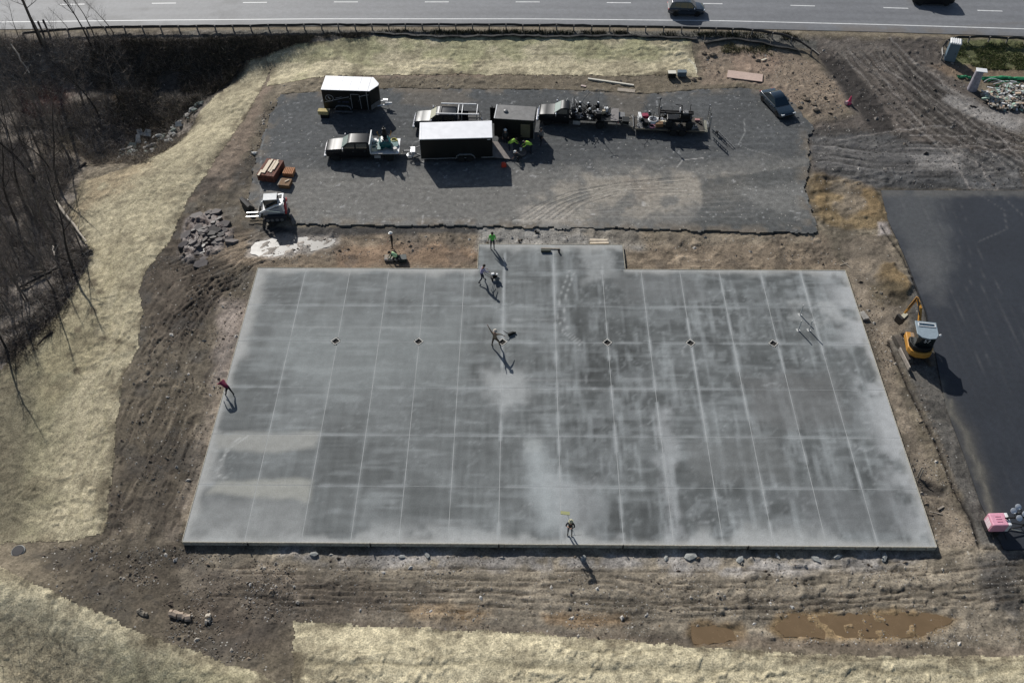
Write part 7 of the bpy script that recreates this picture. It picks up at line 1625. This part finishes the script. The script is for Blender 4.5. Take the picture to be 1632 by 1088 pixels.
# manhole lid, logs, rocks
x, y, _ = P(30, 879); r = empty('manhole_lid', (x, y, gz(x, y)+.05), 0, 'round dark manhole lid on a riser at the lower left', 'manhole'); m = MB(); m.lathe([(.46, -.2), (.46, .10), (.44, .12)], n=24); m.build('riser', CONC, r); m = MB(); m.lathe([(.40, .12), (.40, .16), (.02, .165)], n=24); m.build('lid', mat('dark_iron', (.035, .033, .035), .6, metal=.3, var=.2), r)
log((273, 979), (305, 986), .27, .24, mat('debarked_log', (.42, .33, .25), .85, var=.3, vscale=3), 'thick pale short log lying in the mud at the bottom left', 'log', 'log', dz=.14, seed=21)
log((327, 992), (335, 982), .20, .20, BARKP, 'short pale stump piece right of the thick log', 'log', 'log', dz=.08, seed=22)
log((221, 975), (236, 980), .20, .17, mat('grey_log', (.22, .19, .15), .9, var=.3), 'grey stone-like log left of the thick pale log', 'log', 'log', dz=.08, seed=23)
def rock(px, py, s_, lab, seed, m_=STONE, grp=None, sq=(1, .8, .5), name='rock', cat='rock', dz=.0):
    x, y, _ = P(px, py); m = MB(); m.blob((0, 0, 0), s_, seed, 1, sq, .25); return top(name, m, m_, lab, cat, (x, y, gz(x, y)+s_*.15+dz), seed, grp)
r2 = random.Random(17)
for k in range(70):
    t = r2.random(); px = 192+t*90+r2.uniform(-8, 8); py = 248-t*t*32+r2.uniform(-12, 5)
    if k > 52: px, py = r2.uniform(270, 325), 0; py = 215-(px-270)*.95+r2.uniform(-6, 6)
    x, y, _ = P(px, py); s_ = r2.uniform(.12, .38); m = MB(); m.blob((0, 0, 0), s_, k, 1, (1.2, .7, .45), .3)
    top('rubble_chunk', m, [CONC, STONE, mat('grey_green_stone', (.20, .23, .20), .85, var=.3)][k % 3], 'grey broken stone in the rubble heap below the dark thicket', 'rubble', (x, y, gz(x, y)+.12+.2*r2.random()), r2.uniform(0, 6), 'broken stones in the rubble heap')
for (px, py, w_, l_, a, lab) in ((225, 216, .75, .85, .5, 'upright square concrete slab piece at the back of the rubble heap'), (237, 217, .9, .85, -.1, 'triangular concrete slab piece right of the square one'), (222, 227, .6, 1.1, .2, 'greenish slab piece below the square slab in the rubble'), (213, 236, 1.0, .6, 0, 'flat greenish slab at the left of the rubble heap'), (286, 203, .8, .6, .3, 'grey slab piece at the upper right end of the rubble heap')):
    x, y, _ = P(px, py); m = MB(); m.prism([(-w_/2, -l_/2), (w_/2, -l_/2*.8), (w_/2*.6, l_/2), (-w_/2*.7, l_/2)], -.08, .08, 'Z'); o = top('broken_concrete', m, CONC if a else mat('grey_green_stone', (.20, .23, .20), .85), lab, 'concrete piece', (x, y, gz(x, y)+.35), a); o.rotation_euler = (.5, .15, a)
MUDS = mat('pale_wet_mud', (.17, .148, .138), .6, spec=.2, var=.25, vscale=2)
rm2 = random.Random(77)
for k in range(60):
    px, py = rm2.gauss(335, 22), rm2.gauss(374, 19)
    if (px-298)*.8+(py-338) < 14 or px+py > 760: continue
    x, y, _ = P(px, py); s_ = rm2.uniform(.18, .80)**1.0; n_ = rm2.choice((4, 5, 6)); m = MB()
    m.prism([(s_*rm2.uniform(.7, 1.1)*math.cos(i*2*PI/n_), s_*.6*rm2.uniform(.7, 1.1)*math.sin(i*2*PI/n_)) for i in range(n_)], -.2, .10, 'Z')
    o = top('mud_chunk', m, MUDS if k % 3 else mat('dark_wet_mud', (.07, .058, .05), .5, var=.3), 'flat broken chunk of pale wet mud left of the track loader', 'mud chunk', (x, y, gz(x, y)+.02), R_(35)+rm2.uniform(-.4, .4), 'broken mud slabs left of the track loader'); o.rotation_euler[0] = rm2.uniform(-.35, .35); o.rotation_euler[1] = rm2.uniform(-.25, .25)
rock(406, 246, .30, 'single bright white stone left of the gravel lot', 3, mat('white_stone', (.8, .77, .7), .8), dz=.05)
for i, (px, py, s_) in enumerate(((1122, 85, .4), (1136, 88, .45), (1128, 92, .35), (1200, 90, .3), (1207, 97, .35), (1222, 104, .3), (1105, 128, .4), (1115, 126, .3), (1284, 160, .45), (1296, 168, .4), (1275, 172, .35), (1300, 178, .4))):
    rock(px, py, s_, 'rough brown clod of earth on the tan dirt bank behind the sedan', 40+i, mat('clod', (.19, .15, .11), .95, var=.4), 'earth clods on the dirt bank')
# stones strewn over the mud
def strew(name, polys, n, smin, smax, m_, seed, label, cols):
    r = np.random.RandomState(seed); out = []
    for poly in polys:
        pts = PX(poly); pa = np.array(pts); c = 0
        while c < n:
            x = r.uniform(pa[:, 0].min(), pa[:, 0].max(), 3000); y = r.uniform(pa[:, 1].min(), pa[:, 1].max(), 3000); ok = in_poly(x, y, pts)&(fbm(x, y, .5, 3, seed) > r.uniform(.35, .6, 3000)); k_ = list(zip(x[ok], y[ok]))[:n-c]; out += k_; c += len(k_)
    q = np.array(out); N_ = len(q); j = np.interp(q[:, 1], yy, np.arange(NY)).astype(int); i = np.clip(((q[:, 0]/(28+.40*yy[j])+1)/2*(NX-1)).astype(int), 0, NX-1); z = GZF[j, i]
    base = np.array([(1, 0, 0), (0, 1, 0), (-1, 0, 0), (0, -1, 0), (0, 0, 1)], float); S = r.uniform(smin, smax, N_)*(1+2*(r.rand(N_) > .97)); az = r.uniform(0, 6.28, N_)
    V = base[None]*np.array([1, .7, .6])*r.uniform(.6, 1.3, (N_, 5, 1)); c, s_ = np.cos(az)[:, None], np.sin(az)[:, None]; Vx = V[:, :, 0]*c-V[:, :, 1]*s_; Vy = V[:, :, 0]*s_+V[:, :, 1]*c
    V = np.stack([Vx*S[:, None]+q[:, :1], Vy*S[:, None]+q[:, 1:], V[:, :, 2]*S[:, None]+z[:, None]], 2)
    f = np.array([(0, 1, 4), (1, 2, 4), (2, 3, 4), (3, 0, 4)]); Q = (f[None]+(np.arange(N_)*5)[:, None, None]).reshape(-1, 3)
    cc = np.array(cols)[r.randint(0, len(cols), N_)]*r.uniform(.6, 1.3, (N_, 1)); o = link(name, raw_mesh(name, V.reshape(-1, 3), Q, np.repeat(cc, 5, 0), np.zeros(N_*5), m_, False)); tag(o, label, kind='stuff')
SC_ = [(.16, .13, .10), (.30, .27, .23), (.10, .08, .065), (.42, .39, .35), (.2, .16, .12)]
strew('stones', [LEFTM[4:9]+[(290, 860), (345, 690), (400, 440)], [(60, 870), (300, 870), (470, 900), (480, 1040), (330, 1060), (220, 985), (100, 950)]], 2600, .025, .085, TW_MAT, 31, 'stones and clods strewn over the mud left of the slab', SC_)
strew('stones', [[(300, 880), (1490, 890), (1632, 885), (1632, 1030), (1100, 1025), (480, 990)]], 5600, .02, .07, TW_MAT, 32, 'stones and clods strewn over the mud below the slab', SC_+[(.45, .43, .40)])
strew('stones', [[(430, 373), (1300, 375), (1340, 425), (1000, 395), (765, 395), (430, 424)], [(1350, 440), (1420, 470), (1560, 870), (1495, 870)], [(1120, 70), (1260, 85), (1340, 150), (1300, 195), (1220, 130), (1115, 130)]], 1300, .03, .09, TW_MAT, 33, 'small stones along the slab edges and the dirt bank', SC_)
strew('stones', [[(1290, 70), (1500, 70), (1632, 200), (1632, 300), (1400, 298), (1300, 250)]], 2200, .03, .12, TW_MAT, 34, 'clods thrown up by the ruts in the entrance', [(.06, .052, .045), (.20, .18, .16), (.3, .28, .26), (.1, .085, .07)])
strew('stones', [[(440, 125), (700, 112), (1110, 122), (1110, 138), (700, 140), (440, 150)], [(430, 150), (448, 150), (400, 300), (380, 290)]], 600, .03, .09, TW_MAT, 35, 'small stones on the soil strip behind the trailers', SC_)
# posts and scraps at the right of the slab
for p0, p1, lab in (((1462, 760), (1466, 749), 'left one of two short pale posts stuck in the soil right of the slab'), ((1465, 763), (1474, 749), 'right one of two short pale posts stuck in the soil right of the slab')):
    x, y, _ = P(*p0); m = MB(); m.tube((0, 0, -.1), (.18, .35, .75), .05, n=6); top('stake', m, WOODG, lab, 'stake', (x, y, gz(x, y)))
plank((1494, 812), (1504, 806), .12, .08, WOODG, 'short pale wood block on the soil beside the front right of the slab'); plank((1481, 815), (1502, 819), .06, .03, WOODG, 'thin lath lying beside the front right corner of the slab')
plank((1338, 424), (1350, 420), .06, .04, WOODG, 'thin lath of the crossed pair behind the back right corner of the slab, flatter one'); plank((1341, 416), (1355, 428), .06, .04, WOODG, 'thin lath of the crossed pair behind the back right corner of the slab, steeper one')
m = MB(); x, y, _ = P(1371, 505); m.box((0, 0, .12), (.55, .9, .24)); top('stone_block', m, STONE, 'grey block tilted against the right edge of the slab', 'block', (x+.25, y, gz(x, y)), .3, bevel=.04)
plank((1432, 512), (1444, 500), .35, .06, mat('trench_plate', (.5, .47, .35), .7), 'pale bent plate at the rim of the excavator trench', 'trench_plate', 'plate')
for i, (px, py, s_) in enumerate(((1100, 886, .4), (1062, 888, .22), (1300, 888, .3), (1335, 885, .28), (1410, 886, .3), (680, 882, .25), (640, 885, .2), (930, 888, .25), (1240, 884, .2), (500, 882, .25), (1180, 890, .3))):
    rock(px, py, s_, 'pale lump of spilled concrete along the front edge of the slab', 60+i, CONC, 'concrete lumps along the front of the slab', (1.3, .7, .4))
"""pipe stubs along the front form"""
for i, px in enumerate((394, 590, 795, 993, 1192, 1397)):
    x, y, _ = P(px, 866, z=0); m = MB(); m.tube((0, 0, -.3), (0, 0, .12), .05, n=8); top('form_pin', m, STL, 'short dark pin at the front form of the slab, number %s from the left' % ['one', 'two', 'three', 'four', 'five', 'six'][i], 'form pin', (x, 30.58, 0), 0, 'form pins along the front of the slab')
